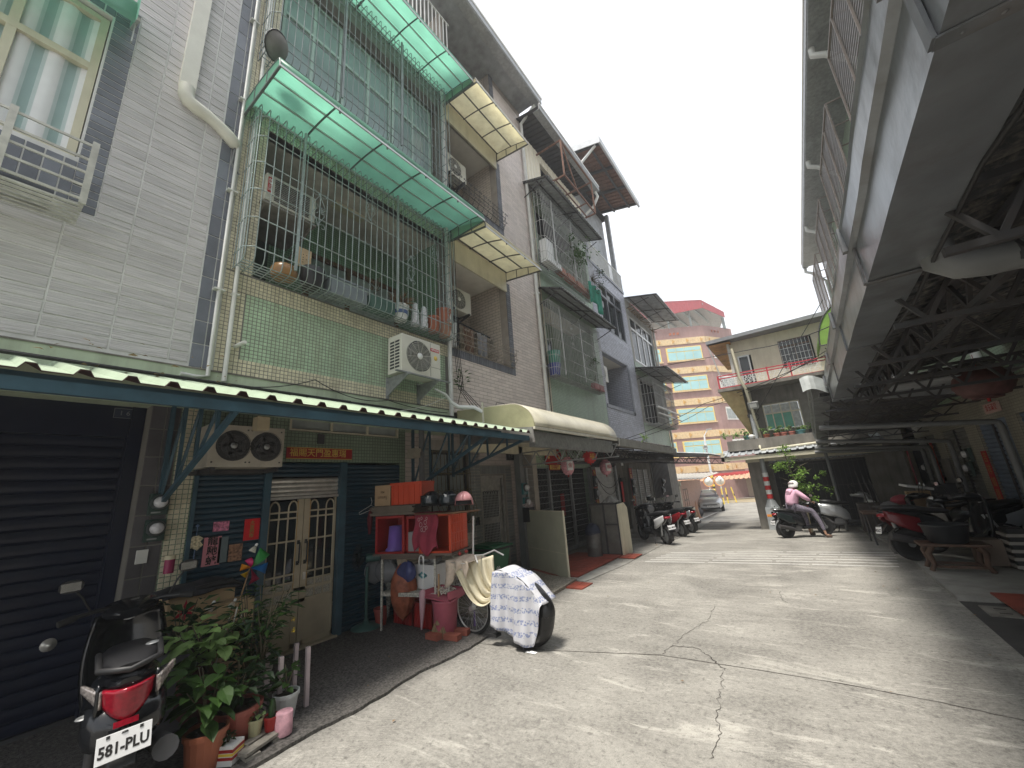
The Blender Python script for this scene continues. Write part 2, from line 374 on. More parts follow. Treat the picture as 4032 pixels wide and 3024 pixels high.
def tiles(parent,name,mt,X,sgn,a0,a1,b0,b1,tw,th,gap,dep=.007,off=.5,holes=(),limit=300,nrows=None,cap=True,axis='X'):
    """individually built tiles on a wall; the nearest ones are parts of their own, the rest one stuff part"""
    rects = []; r = 0; z = b0
    while z < b1-.004:
        z2 = min(z+th-gap,b1); y = a0 - (off*tw if r % 2 else 0)
        while y < a1-.004:
            y2 = min(y+tw-gap,a1); yy = max(y,a0)
            if y2-yy > .012:
                segs = [(yy,y2,z,z2)]
                for h in holes:
                    ns = []
                    for s_ in segs:
                        if s_[0] >= h[1] or s_[1] <= h[0] or s_[2] >= h[3] or s_[3] <= h[2]: ns.append(s_); continue
                        if s_[2] < h[2] - .01: ns.append((s_[0],s_[1],s_[2],h[2])); s_ = (s_[0],s_[1],h[2],s_[3])
                        if s_[3] > h[3] + .01: ns.append((s_[0],s_[1],h[3],s_[3])); s_ = (s_[0],s_[1],s_[2],h[3])
                        if s_[0] < h[0]-.01: ns.append((s_[0],h[0],s_[2],s_[3]))
                        if s_[1] > h[1]+.01: ns.append((h[1],s_[1],s_[2],s_[3]))
                    segs = ns
                rects += segs
            y += tw
        z += th; r += 1
    if axis == 'X': rects.sort(key=lambda q: (X**2 + ((q[0]+q[1])/2)**2 + ((q[2]+q[3])/2-EYE)**2))
    else: rects.sort(key=lambda q: (X**2 + ((q[0]+q[1])/2)**2 + ((q[2]+q[3])/2-EYE)**2))
    rects = [q for q in rects if q[1]-q[0] > .008 and q[3]-q[2] > .008]
    inv = _inv(parent); cache = {}
    for q in rects[:limit]:
        w_,h_ = round(q[1]-q[0],4),round(q[3]-q[2],4); k = (w_,h_)
        if k not in cache:
            b_ = MB(); e = .003
            if axis == 'X':
                b_.add([(0,0,0),(0,w_,0),(0,w_,h_),(0,0,h_),(sgn*dep,e,e),(sgn*dep,w_-e,e),(sgn*dep,w_-e,h_-e),(sgn*dep,e,h_-e)],[(0,1,5,4),(1,2,6,5),(2,3,7,6),(3,0,4,7),(4,5,6,7)] if sgn > 0 else [(4,5,1,0),(5,6,2,1),(6,7,3,2),(7,4,0,3),(7,6,5,4)])
            else:
                b_.add([(0,0,0),(w_,0,0),(w_,0,h_),(0,0,h_),(e,sgn*dep,e),(w_-e,sgn*dep,e),(w_-e,sgn*dep,h_-e),(e,sgn*dep,h_-e)],[(0,1,5,4),(1,2,6,5),(2,3,7,6),(3,0,4,7),(4,5,6,7)])
            cache[k] = b_.mesh(name,mt)
        o = bpy.data.objects.new(name,cache[k]); COL.objects.link(o); o.parent = parent
        o.location = inv @ Vector((X,q[0],q[2]) if axis == 'X' else (q[0],X,q[2]))
    if len(rects) > limit:
        b_ = MB(); e = .003
        for q in rects[limit:]:
            if axis == 'X': b_.add([(X,q[0],q[2]),(X,q[1],q[2]),(X,q[1],q[3]),(X,q[0],q[3]),(X+sgn*dep,q[0]+e,q[2]+e),(X+sgn*dep,q[1]-e,q[2]+e),(X+sgn*dep,q[1]-e,q[3]-e),(X+sgn*dep,q[0]+e,q[3]-e)],[(0,1,5,4),(1,2,6,5),(2,3,7,6),(3,0,4,7),(4,5,6,7)])
            else: b_.add([(q[0],X,q[2]),(q[1],X,q[2]),(q[1],X,q[3]),(q[0],X,q[3]),(q[0]+e,X+sgn*dep,q[2]+e),(q[1]-e,X+sgn*dep,q[2]+e),(q[1]-e,X+sgn*dep,q[3]-e),(q[0]+e,X+sgn*dep,q[3]-e)],[(0,1,5,4),(1,2,6,5),(2,3,7,6),(3,0,4,7),(4,5,6,7)])
        part(b_,name,mt,parent,kind='stuff')
def slats(parent,name,mt,X,a0,a1,b0,b1,pitch,dep=.018,sgn=1,mirror=False):
    """roller-shutter slats, each one a part sharing one mesh; gently curved profile"""
    inv = _inv(parent); w_ = a1-a0; b_ = MB(); g_ = pitch
    pf = [(0,0),(dep*.7,g_*.12),(dep,g_*.4),(dep,g_*.6),(dep*.7,g_*.85),(0,g_*.93),(-.003,g_*.965),(0,g_)]
    b_.add([(sgn*p,y,z) for y in (0,w_) for p,z in pf],[(i,8+i,9+i,i+1) for i in range(7)])
    me = b_.mesh(name,mt); z = b0; k = 0
    while z < b1-.01 and k < 300:
        o = bpy.data.objects.new(name,me); COL.objects.link(o); o.parent = parent; o.location = inv @ Vector((X,a0,z)); z += pitch; k += 1
def scroll(c,R,s_=1,turns=1.25,flip=1,r0=.05,a0=0):
    """points of a small wrought-iron scroll"""
    P = []
    for i in range(15):
        q = i/14; a = a0 + flip*q*turns*2*pi; r = r0*(1-.75*q)
        P.append(Vector(c) + R @ Vector((cos(a)*r*s_,sin(a)*r*s_,0)))
    return P
# ---------------------------------------------------------------- palette
GREENP = mat('pale_green_paint',(.50,.58,.42),.55,var=.06,dirt=.5,streak=True,dcol=(.22,.22,.16))
GROUT = mat('grey_grout',(.72,.71,.69),.9,var=.08,dirt=.3)
GROUTD = mat('dark_grout',(.20,.19,.17),.9,var=.1)
GTILE = mat('grey_combed_tile',(.58,.55,.55),.5,var=.22,scale=40,isl=.08,dirt=.2,dcol=(.30,.29,.29),bump=1.0,bscale=45)
_t = GTILE.node_tree
for _n in _t.nodes:
    if _n.type == 'TEX_NOISE':
        _m = _t.nodes.new('ShaderNodeMapping'); _m.inputs['Scale'].default_value = (.3,.06,2.2)
        _g = [q for q in _t.nodes if q.type == 'NEW_GEOMETRY'][0]; _t.links.new(_g.outputs['Position'],_m.inputs[0]); _t.links.new(_m.outputs[0],_n.inputs['Vector'])
    if _n.type == 'BUMP': _n.inputs['Distance'].default_value = .012
DTILE = mat('slate_tile',(.16,.17,.20),.4,var=.12,isl=.22,bump=.3)
MOSG = mat('green_mosaic',(.46,.58,.42),.35,var=.10,scale=1.5,isl=.10,dirt=.5,streak=True,dcol=(.30,.27,.17))
MOSC = mat('cream_mosaic',(.72,.66,.50),.35,var=.08,scale=1.5,isl=.12,dirt=.3,streak=True,dcol=(.25,.2,.12))
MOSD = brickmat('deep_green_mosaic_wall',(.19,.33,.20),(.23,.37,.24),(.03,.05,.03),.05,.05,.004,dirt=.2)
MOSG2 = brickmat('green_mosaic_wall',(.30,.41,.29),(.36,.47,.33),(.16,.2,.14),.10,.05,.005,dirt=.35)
BEIGE = mat('beige_brick_tile',(.68,.60,.55),.55,var=.05,isl=.08,bump=.4,bscale=30,dirt=.12,dcol=(.3,.25,.2))
BEIGEW = brickmat('beige_wall',(.60,.52,.45),(.66,.57,.50),(.30,.25,.21),.23,.085,.007,offset=.5,dirt=.15)
GREYB = mat('blue_grey_brick_tile',(.43,.44,.50),.5,var=.06,isl=.12,bump=.3,dirt=.15)
GREYBW = brickmat('blue_grey_wall',(.38,.39,.45),(.44,.45,.51),(.17,.17,.19),.24,.085,.007,offset=.5,dirt=.15)
BLUES = mat('blue_steel',(.045,.10,.135),.45,var=.15,dirt=.55,dcol=(.02,.03,.035))
BLUESL = mat('blue_shutter',(.009,.040,.066),.42,var=.1,dirt=.3,streak=True,dcol=(.02,.03,.04))
NAVY = mat('navy_shutter',(.007,.011,.028),.38,var=.1,dirt=.2)
STEEL = mat('stainless_steel',(.62,.60,.55),.3,.45,var=.15,scale=12,dirt=.3)
ALU = mat('aluminium',(.62,.62,.60),.4,.6,var=.08,dirt=.2)
GALV = mat('galvanised_steel',(.36,.37,.37),.5,.5,var=.18,scale=14,dirt=.35)
DSTEEL = mat('dark_steel',(.055,.055,.058),.6,.2,var=.25,dirt=.4,dcol=(.09,.06,.04))
RUST = mat('rusty_steel',(.20,.10,.065),.75,.1,var=.3,scale=14)
WHITEP = mat('white_paint',(.70,.70,.66),.5,var=.06,dirt=.35,dcol=(.3,.27,.22))
CREAMP = mat('cream_paint',(.62,.58,.44),.5,var=.06,dirt=.35,streak=True,dcol=(.3,.26,.18))
CREAMD = mat('cream_steel_door',(.50,.43,.31),.45,.1,var=.08,dirt=.35,dcol=(.2,.15,.1))
PVC = mat('pvc_pipe_white',(.66,.66,.62),.45,var=.06,dirt=.3,dcol=(.35,.32,.27))
PVCG = mat('pvc_pipe_grey',(.17,.175,.175),.5,var=.08,dirt=.3)
SEAF = mat('sea_green_bars',(.30,.36,.35),.5,.2,var=.15,scale=30,dirt=.4,dcol=(.2,.15,.1))
IRON = mat('dark_iron',(.05,.05,.05),.5,.5,var=.3,scale=20)
BRONZE = mat('bronze_iron',(.30,.26,.21),.5,.3,var=.2)
POLYG = mat('green_polycarbonate',(.44,.72,.61),.3,var=.10,scale=3,dirt=.20,dcol=(.10,.24,.18),trans=.75,alpha=.90,dscale=3)
POLYC = mat('cream_polycarbonate',(.88,.84,.66),.3,var=.06,dirt=.25,dcol=(.4,.33,.2),trans=.75,alpha=.93,dscale=3)
POLYL = mat('lime_polycarbonate',(.42,.66,.16),.3,var=.06,trans=.55)
FRAMEG = mat('grey_green_frame',(.13,.165,.155),.5,.3,var=.2,dirt=.3)
FRAMEK = mat('grey_frame',(.11,.11,.105),.5,.3,var=.2)
CEIL = mat('white_ceiling',(.80,.77,.70),.8,var=.04,dirt=.2,dcol=(.4,.35,.28))
CONC = mat('bare_concrete',(.22,.205,.18),.9,var=.2,scale=3,bump=.4,bscale=25,dirt=.7,streak=True,dcol=(.07,.065,.055))
CONCL = mat('light_concrete',(.34,.33,.30),.9,var=.12,bump=.3,dirt=.4)
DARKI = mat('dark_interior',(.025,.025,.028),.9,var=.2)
RUBBER = mat('black_rubber',(.018,.018,.018),.85,var=.1)
BLACKP = mat('black_gloss_paint',(.012,.013,.016),.18,var=0)
BLACKM = mat('black_plastic',(.02,.02,.021),.5,var=.15)
GLASS = glassmat('clear_glass',(.88,.95,.94),.12)
GLASSD = glassmat('dark_glass',(.35,.4,.42),.65,.06,(.03,.04,.045))
GLASSG = mat('frosted_glass',(.42,.46,.45),.25,var=.15,scale=4,trans=.3)
CURT = mat('white_curtain',(.85,.85,.86),.8,var=.05,trans=.08)
TEALW = mat('sea_green_window_glass',(.36,.47,.46),.12,var=.12,scale=2,trans=.2)
WOOD = mat('varnished_wood',(.12,.06,.03),.5,var=.3,scale=10)
LWOOD = mat('pale_plywood',(.62,.45,.27),.6,var=.12,scale=8)
CARD = mat('cardboard',(.42,.29,.17),.8,var=.08,dirt=.2)
TERRA = mat('terracotta',(.40,.13,.07),.7,var=.12,dirt=.3,dcol=(.3,.22,.18))
REDP = mat('red_plastic',(.34,.022,.02),.4,var=.06,dirt=.15)
ORNG = mat('orange_red_plastic',(.58,.065,.02),.38,var=.06)
PINKP = mat('pink_plastic',(.42,.10,.14),.45,var=.1,dirt=.3)
YELP = mat('yellow_plastic',(.75,.55,.06),.4,var=.05)
PAPERR = mat('red_paper',(.36,.015,.015),.7,var=.08)
GOLD = mat('gold_print',(.72,.50,.10),.5,var=.1)
INK = mat('black_ink',(.015,.013,.013),.7,var=0)
WHITE = mat('plain_white',(.78,.78,.76),.5,var=.03)
STONE = mat('pebbled_terrazzo',(.10,.093,.086),.85,var=.75,scale=48,bump=.7,bscale=110,dirt=.5,dcol=(.07,.065,.055))
STONEL = mat('washed_pebble_apron',(.27,.245,.20),.85,var=.65,scale=45,bump=.7,bscale=100,dirt=.45,dcol=(.10,.09,.07))
REDT = mat('red_quarry_tile',(.30,.065,.04),.6,var=.15,isl=.15,dirt=.4)
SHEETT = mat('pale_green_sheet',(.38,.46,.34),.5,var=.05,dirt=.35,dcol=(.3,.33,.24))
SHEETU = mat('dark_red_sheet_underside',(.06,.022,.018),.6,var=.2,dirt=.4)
CORR = mat('weathered_grey_sheet',(.36,.375,.39),.6,.2,var=.2,dirt=.5,dcol=(.08,.07,.06))
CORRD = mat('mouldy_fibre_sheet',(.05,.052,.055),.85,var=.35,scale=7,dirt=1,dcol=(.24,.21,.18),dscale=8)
CORRY = mat('cream_profiled_cladding',(.80,.74,.60),.55,var=.05,dirt=.3,streak=True,dcol=(.35,.28,.18))
LEAF = mat('leaf_green',(.055,.12,.025),.5,var=.25,scale=9,trans=.35,isl=.3)
LEAFL = mat('leaf_light_green',(.25,.38,.13),.5,var=.25,scale=9,trans=.4,isl=.25)
LEAFD = mat('leaf_dark_green',(.028,.065,.02),.5,var=.25,scale=9,trans=.3,isl=.3)
DRY = mat('dry_leaf',(.20,.13,.07),.8,var=.3,isl=.2)
STEM = mat('plant_stem',(.10,.085,.05),.8,var=.2)
SOIL = mat('potting_soil',(.03,.022,.016),.95,var=.3,bump=.6)
CLOTHW = mat('white_towel',(.66,.66,.68),.95,var=.05,bump=.7,bscale=180)
CLOTHC = mat('cream_towel',(.66,.60,.44),.95,var=.08,bump=.7,bscale=180)
BAGW = mat('clear_plastic_bag',(.55,.56,.58),.25,var=.1,trans=.5,alpha=.6)
# ---------------------------------------------------------------- ground
b = MB(); ys = [-40,-10,0,6,12,14,16,18,20,22,24,26,28,34,60,120,300,900]
xs = [-700,-60,-20,-9,-3,0,4,10,25,60,700]
b.sheet(lambda u,v: (xs[round(u*10)],ys[round(v*17)],gz(ys[round(v*17)])-.03),10,17)
struct(b,'ground',mat('far_ground',(.33,.31,.27),.9,var=.2,scale=.6,dirt=.4))
ROADM = concrete_road()
b = MB(); yy = [-6,-2,2,6,9,12,14,16,18,20,22,24,26,28,32,40]
b.sheet(lambda u,v: (-9+12.2*u,yy[round(v*15)],gz(yy[round(v*15)])),8,15)
struct(b,'road',ROADM)
def strip(mb,pts,wd,z=.004,jit=0,rnd=random):
    P = []
    for i,p in enumerate(pts):
        a = Vector(pts[max(i-1,0)]); c_ = Vector(pts[min(i+1,len(pts)-1)]); d = (c_-a); d.z = 0
        n_ = Vector((-d.y,d.x,0)).normalized(); w_ = wd*(1 if not jit else rnd.uniform(1-jit,1+jit))*.5
        if jit and i in (0,len(pts)-1): w_ *= .2
        q = Vector((p[0],p[1],0)); P.append((q+n_*w_,q-n_*w_))
    V = []
    for a,c_ in P: V += [(a.x,a.y,gz(a.y)+z),(c_.x,c_.y,gz(c_.y)+z)]
    return mb.add(V,[(2*i,2*i+1,2*i+3,2*i+2) for i in range(len(P)-1)])
def rough(pts,n,amp,rnd):
    R = []
    for i in range(len(pts)-1):
        a,c_ = Vector(pts[i]),Vector(pts[i+1]); d = c_-a; nn = Vector((-d.y,d.x,0)).normalized()
        for k in range(n): R.append(a + d*(k/n) + nn*rnd.gauss(0,amp)*(1 if (i or k) else 0))
    R.append(Vector(pts[-1])); return R
rc = random.Random(3)
CRK = mat('crack_shadow_gap',(.055,.048,.042),1,var=.1)
b = MB()
j1 = [onG(*q) for q in ((1800,2525),(2120,2560),(2600,2580),(2900,2625),(3300,2690),(3700,2765),(4032,2838),(4200,2870))]
strip(b,rough(j1,6,.003,rc),.008,.003,.4,rc)
for L_,w_ in (([(2815,2385),(2790,2440),(2700,2500),(2650,2540),(2605,2578)],.010),([(2640,2545),(2740,2550),(2800,2590),(2850,2640)],.018),([(2850,2645),(2838,2720),(2825,2800),(2835,2900),(2790,2990)],.009),([(3065,2320),(3080,2360),(3100,2375)],.010),([(1480,1),(1,1)],0)):
    if w_: strip(b,rough([onG(*q) for q in L_],9,.012,rc),w_*.5,.0035,.6,rc)
struct(b,'road_cracks',CRK)
# white thermoplastic warning lines over the hump
b = MB(); rs_ = random.Random(8)
for k in range(6):
    y0,y1 = 9.42+.245*k,9.95+.285*k
    cuts = [0,.27+.01*k,.285+.01*k,.52+.03*(k%2),.535+.03*(k%2),.79,.80,1] if k % 2 else [0,.28,.295,.70,.712,1]
    for i in range(0,len(cuts),2):
        A,B_ = cuts[i],cuts[i+1]; n_ = 8; P = []
        for q in range(n_+1):
            t_ = A+(B_-A)*q/n_; P.append((-3.25+.05*k+(4.3-.02*k)*t_,y0+(y1-y0)*t_+.10*sin(pi*t_)*(.6+.1*k),0))
        strip(b,P,.05,.004)
struct(b,'road_markings',mat('worn_road_paint',(.62,.61,.58),.7,var=.1,scale=20,dirt=.55,dcol=(.3,.28,.25),dscale=6))
# footpath on the left, with its broken edge
def slab(name,poly,z,mt,lift=0.0,kind='structure'):
    b = MB(); n_ = len(poly); V = [(x,y,gz(y)+z) for x,y in poly] + [(x,y,gz(y)-.02) for x,y in poly]
    b.add(V,[tuple(range(n_))] + [(i,i+n_,(i+1)%n_+n_,(i+1)%n_) for i in range(n_)])
    return struct(b,name,mt)
re_ = random.Random(11)
edge = [(-3.60+noise.noise(Vector((0,y*1.1,3)))*.11+noise.noise(Vector((0,y*6,9)))*.03,y) for y in [(-4+.09*i) for i in range(97)]]
edge = [(x,y) for x,y in edge if y < 4.5] + [(-3.72,4.56),(-3.95,4.62)]
slab('footpath',[(-6.0,-4)] + edge + [(-4.6,4.72),(-6.0,4.80)],.028,STONE)
slab('house_apron',[(-6.3,4.83),(-4.7,4.80),(-4.15,4.9),(-3.92,5.1),(-3.80,6.2),(-3.88,7.28),(-4.6,7.45),(-6.3,8.3)],.055,STONEL)
slab('concrete_apron',[(-6.3,8.32),(-4.6,7.47),(-3.72,7.30),(-3.55,9),(-3.50,12),(-3.6,15.8),(-4.2,24),(-6.3,24)],.012,CONCL)
slab('right_apron',[(1.30,7.86),(1.32,12),(1.2,15),(1.1,17.4),(3.12,17.4),(3.12,7.95)],.05,CONCL)
slab('right_gutter_floor',[(1.24,-4),(1.30,7.8),(3.12,7.9),(3.12,-4)],.006,mat('dark_concrete',(.055,.052,.05),.8,var=.2,bump=.5,dirt=.3))  # darker concrete with random tone and dirt along the right side
def floor_tiles(name,x0,x1,y0,y1,s_,z,lab):
    b = MB(); x = x0
    while x < x1-.02:
        y = y0
        while y < y1-.02: b.box(x,min(x+s_-.008,x1),y,min(y+s_-.008,y1),gz(y)+z-.02,gz(y)+z+random.uniform(0,.002)); y += s_
        x += s_
    o = struct(b,name,REDT); o['label'] = lab; return o
floor_tiles('red_floor_tiles',-5.3,-3.98,7.55,10.1,.2,.034,'red quarry tiles on the left forecourt')
floor_tiles('red_tile_patch',-3.9,-3.52,6.78,7.22,.2,.02,'loose patch of red tiles at the road edge')
floor_tiles('red_tile_patch_far',-3.95,-3.55,9.65,10.2,.2,.03,'small patch of red tiles beside the cabinet')
floor_tiles('red_porch_tiles',1.66,3.1,5.0,8.1,.3,.07,'red tiles of the right-hand porch')
b = MB(); b.box(1.42,1.95,7.2,7.62,-.01,.02)
dc = thing('drain_cover','concrete drain cover with four finger slots in the dark gutter on the right','drain cover',(1.68,7.4,.0))
part(b,'slab',CONC,dc,.004)
b = MB()
for x in (1.52,1.78):
    for y in (7.3,7.48): b.box(x,x+.1,y,y+.03,.0195,.0225)
part(b,'slot',CRK,dc)
b = MB(); b.box(-4.95,-4.72,6.7,7.15,.05,.058)
for i in range(7): b.box(-4.945+.033*i,-4.93+.033*i,6.71,7.14,.058,.066)
solo(b,'drain_grate',DSTEEL,'small rectangular drain grate set in the pebbled apron before the panel','grate')
b = MB(); p = onG(2830,2058); b.box(p.x-.45,p.x+.45,p.y-.3,p.y+.3,gz(p.y)+.002,gz(p.y)+.012)
for i in range(9): b.box(p.x-.42+.1*i,p.x-.38+.1*i,p.y-.27,p.y+.27,gz(p.y)+.012,gz(p.y)+.02)
solo(b,'manhole_grate',DSTEEL,'dark rectangular drain grate in the lane ahead of the parked car','grate')
b = MB(); strip(b,[onG(2600,2110),onG(2830,2014)],.09,.005)
q = [onG(2640,2010),onG(2840,1985)]
struct(b,'lane_edge_line',MT['worn_road_paint'])
b = MB()
for k in range(5): y = 40+1.3*k; b.add([(-22,y,gz(y)+.006),(6,y+.6,gz(y)+.006),(6,y+.95,gz(y)+.006),(-22,y+.35,gz(y)+.006)],[(0,1,2,3)])
struct(b,'yellow_junction_markings',mat('yellow_road_paint',(.55,.40,.14),.7,var=.15,dirt=.5,dcol=(.33,.30,.25)))
# ================================================================ left row, first house (grey combed tile)
XL = -5.6
H0_ = thing('grey_tiled_house','grey combed-tile house front with slate tile borders, at the left edge','house',(XL-.3,-.5,0))
hole_w = (-2.2,.22,5.5,8.95)
b = MB(); wallX(b,XL,.25,-3,1.66,3.45,13.5,[(-1.9,.21,5.55,7.62),(-1.9,.21,9.3,11.4)]); part(b,'wall',GROUT,H0_)
tiles(H0_,'wall_tile',GTILE,XL+.001,1,-2.2,1.40,3.50,11.5,.49,.125,.016,holes=[(-2.2,.44,4.93,7.9)],off=0,limit=300)
tiles(H0_,'border_tile',DTILE,XL+.001,1,.23,.435,4.94,7.9,.21,.095,.010,off=0,limit=60)
tiles(H0_,'border_tile',DTILE,XL+.001,1,-2.2,.225,4.94,5.5,.13,.57,.012,off=0,limit=40)
tiles(H0_,'border_tile',DTILE,XL+.001,1,-2.2,.225,7.64,7.9,.13,.27,.012,off=0,limit=40)
tiles(H0_,'corner_tile',DTILE,XL+.002,1,1.42,1.64,3.46,12,.13,.30,.010,off=0,limit=80)
def window(parent,X,a0,a1,b0,b1,mulls,rail=None,fm=ALU,gm=GLASS,sgn=1,fw=.045,back=None,name='window',d=.05):
    b = MB(); x0,x1 = X-d*sgn,X
    for (p,q,r,s_) in ((a0,a1,b0,b0+fw),(a0,a1,b1-fw,b1),(a0,a0+fw,b0+fw,b1-fw),(a1-fw,a1,b0+fw,b1-fw)): b.box(x0,x1,p,q,r,s_)
    for m_ in mulls: b.box(x0,x1+.004*sgn,m_-fw*.5,m_+fw*.5,b0+fw,b1-fw)
    if rail: b.box(x0,x1+.006*sgn,a0+fw,a1-fw,rail-fw*.6,rail+fw*.6)
    f = part(b,name,fm,parent)
    ed = [a0+fw] + list(mulls) + [a1-fw]; vs = [b0+fw] + ([rail] if rail else []) + [b1-fw]
    for i in range(len(ed)-1):
        for j in range(len(vs)-1):
            g = MB(); g.box(X-.6*d*sgn,X-.75*d*sgn,ed[i]+.01,ed[i+1]-.01,vs[j]+.01,vs[j+1]-.01); part(g,'pane',gm,f)
    if back is not None:
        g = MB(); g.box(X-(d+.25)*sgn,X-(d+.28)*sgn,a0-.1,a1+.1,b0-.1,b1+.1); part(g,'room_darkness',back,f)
    return f
window(H0_,XL-.06,-1.9,.20,5.56,7.60,[-.42],6.82,fm=CREAMP,gm=GLASS,fw=.07,d=.09)
b = MB()
for a0,a1 in ((-1.85,-.45),(-.40,.16)):
    b.sheet(lambda u,v: (XL-.115+.02*sin(u*(a1-a0)*26),a0+(a1-a0)*u,5.6+1.95*v),40,4)
part(b,'curtain',CURT,H0_)
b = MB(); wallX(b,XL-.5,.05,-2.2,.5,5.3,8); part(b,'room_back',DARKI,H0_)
# window guard hung in front
g0 = thing('window_guard','stainless window guard basket with flat rails under the grey house window','window guard',(-5.1,-.9,4.75))
b = MB()
for z in (4.80,4.95,5.10,5.25,5.42): b.box(-5.115,-5.10,-2.0,.31,z-.012,z+.012); b.box(-5.58,-5.115,.30,.315,z-.012,z+.012)
part(b,'rail',STEEL,g0)
for y in (-.22,.30,-1.2): b = MB(); b.box(-5.098,-5.075,y-.03,y+.02,4.74,5.46); part(b,'upright',STEEL,g0)
b = MB()
for i in range(6): b.box(-5.52+.075*i,-5.49+.075*i,-2.0,.31,4.725,4.745)
part(b,'floor_slat',STEEL,g0)
b = MB(); b.tube([(-5.33,-1.6,4.84),(-5.33,.12,4.84)],.075,12); solo(b,'rolled_mat',mat('grey_roll',(.06,.065,.08),.7),'dark grey rolled mat lying inside the stainless window guard','rolled mat')
# little green canopy above it
cn = thing('window_canopy','small green canopy over the grey house window, cut by the top left corner','canopy',(-5.4,-.5,7.7))
b = MB(); b.sheet(lambda u,v: (XL+.50*sin(v*1.45),-2.4+2.75*u,7.95-.55*(1-cos(v*1.45))-.25*v),6,8,.006); part(b,'sheet',POLYG,cn)
b = MB(); b.prism([(XL,7.93),(XL+.3,7.83),(XL+.5,7.63),(XL+.6,7.2),(XL+.02,7.62)],lambda x,z: (x,.352,z),lambda x,z: (x,.358,z)); part(b,'end_sheet',POLYG,cn)
b = MB(); b.bar((XL+.03,.37,7.6),(XL+.6,.37,7.2),.03); b.box(XL+.36,XL+.40,.362,.372,7.05,7.36); part(b,'bracket',ALU,cn)
# cover for air-conditioning pipes
b = MB()
def duct(mb,pts,wd,dp):
    for i in range(len(pts)-1): mb.bar(pts[i],pts[i+1],dp,wd,up=(1,0,0)) if False else mb.bar(pts[i],pts[i+1],wd,dp,up=(1,0,0))
P = [(XL+.045,.97,11),(XL+.045,.96,7.22)]
duct(b,P,.17,.08)
b.tube([(XL+.05,.96,7.24),(XL+.05,.965,7.10),(XL+.05,1.0,7.03),(XL+.05,1.10,7.0),(XL+.05,1.22,6.98),(XL+.05,1.34,6.93),(XL+.05,1.46,6.86),(XL+.05,1.56,6.78),(XL+.05,1.60,6.76)],[.088,.09,.09,.088,.08,.08,.088,.085,.05],12)
solo(b,'pipe_cover',mat('ivory_duct',(.70,.68,.60),.45,var=.04,dirt=.25,dcol=(.4,.36,.3)),'ivory pipe cover duct that bends right on the grey tiled wall','pipe cover',bevel=0)
b = MB(); b.tube([(XL+.05,1.57,6.76),(XL+.05,1.55,6.45),(XL+.05,1.6,6.36),(XL+.05,1.66,6.33)],.014,8); solo(b,'condensate_pipe',PVCG,'thin grey pipe dropping from the end of the ivory duct','pipe')
for (y,r_,top,lab) in ((1.70,.024,12,'left of the two white drain pipes between grey and green houses'),(1.80,.028,12.3,'right of the two white drain pipes, running down the cream mosaic border')):
    b = MB(); b.tube([(XL+.06,y-.02,top),(XL+.06,y-.03,3.32 if y > 1.75 else 3.5)] if y > 1.75 else [(XL+.06,y-.10,top),(XL+.06,y-.10,3.36),(XL+.06,y-.22,3.33),(XL+.06,y-.36,3.34)],r_,10)
    for z in (4.5,6.0,7.6,9.2): b.box(XL,XL+.09,y-.16 if y < 1.75 else y-.06,y-.04 if y < 1.75 else y+.02,z,z+.02)
    solo(b,'drain_pipe',PVC,lab,'pipe','thin drain pipes between the first two houses')
# pale green painted beam that runs above both ground floors
b = MB(); wallX(b,XL+.03,.30,-3,5.80,2.95,3.44); bm_ = thing('painted_beam','pale green painted concrete band above the blue awning','beam',(XL,1,2.9)); part(b,'band',GREENP,bm_)
b = MB(); b.box(XL+.03,XL+.04,-3,5.8,3.43,3.445); part(b,'drip_edge',CONC,bm_)
# ---- ground floor of the grey house
b = MB(); wallX(b,XL-.24,.2,-3,1.16,2.64,3.05); wallX(b,XL,.42,1.16,1.42,0,2.99); part(b,'ground_wall',GROUTD,H0_)
tiles(H0_,'pier_tile',mat('dark_grey_pier_tile',(.10,.095,.10),.4,isl=.15),XL+.001,1,1.165,1.41,0,2.95,.13,.30,.010,off=0,limit=60)
sh0 = thing('roller_shutter','closed navy blue roller shutter at the far left behind the black scooter','shutter',(XL-.25,-.5,0))
slats(sh0,'slat',NAVY,XL-.30,-3,1.04,.06,2.62,.112,dep=.016)
b = MB(); b.box(XL-.31,XL-.18,1.04,1.155,0,2.95); b.box(XL-.31,XL-.20,-3,1.04,2.62,3.0); b.box(XL-.30,XL-.16,.0,.12,.0,2.6); part(b,'guide',NAVY,sh0)
b = MB(); b.box(XL-.31,XL-.26,-3,1.04,0,.06); part(b,'bottom_bar',DSTEEL,sh0)
b = MB(); b.lathe([(.055,0),(.05,.012),(.03,.016),(.028,.04),(.0,.05)],onX(190,2540,XL-.285),16,Matrix(((0,0,1),(1,0,0),(0,1,0))).to_3x3()); part(b,'lock',STEEL,sh0)
ns = thing('number_sign','small house number sign 16 on the navy shutter box','sign',(XL-.19,1.04,2.9))
b = MB(); b.box(XL-.198,XL-.19,.90,1.15,2.82,2.925); part(b,'plate',mat('dark_blue_enamel',(.03,.04,.07),.4),ns)
b = MB(); 
for a,c_,d_,e_ in ((.90,1.15,2.82,2.824),(.90,1.15,2.921,2.925),(.90,.904,2.82,2.925),(1.146,1.15,2.82,2.925)): b.box(XL-.19,XL-.187,a,c_,d_,e_)
part(b,'border',GALV,ns)
text('1 6',.07,(XL-.188,.985,2.872),XF,GALV,ns); text('號',.05,(XL-.188,1.11,2.872),XF,GALV,ns)
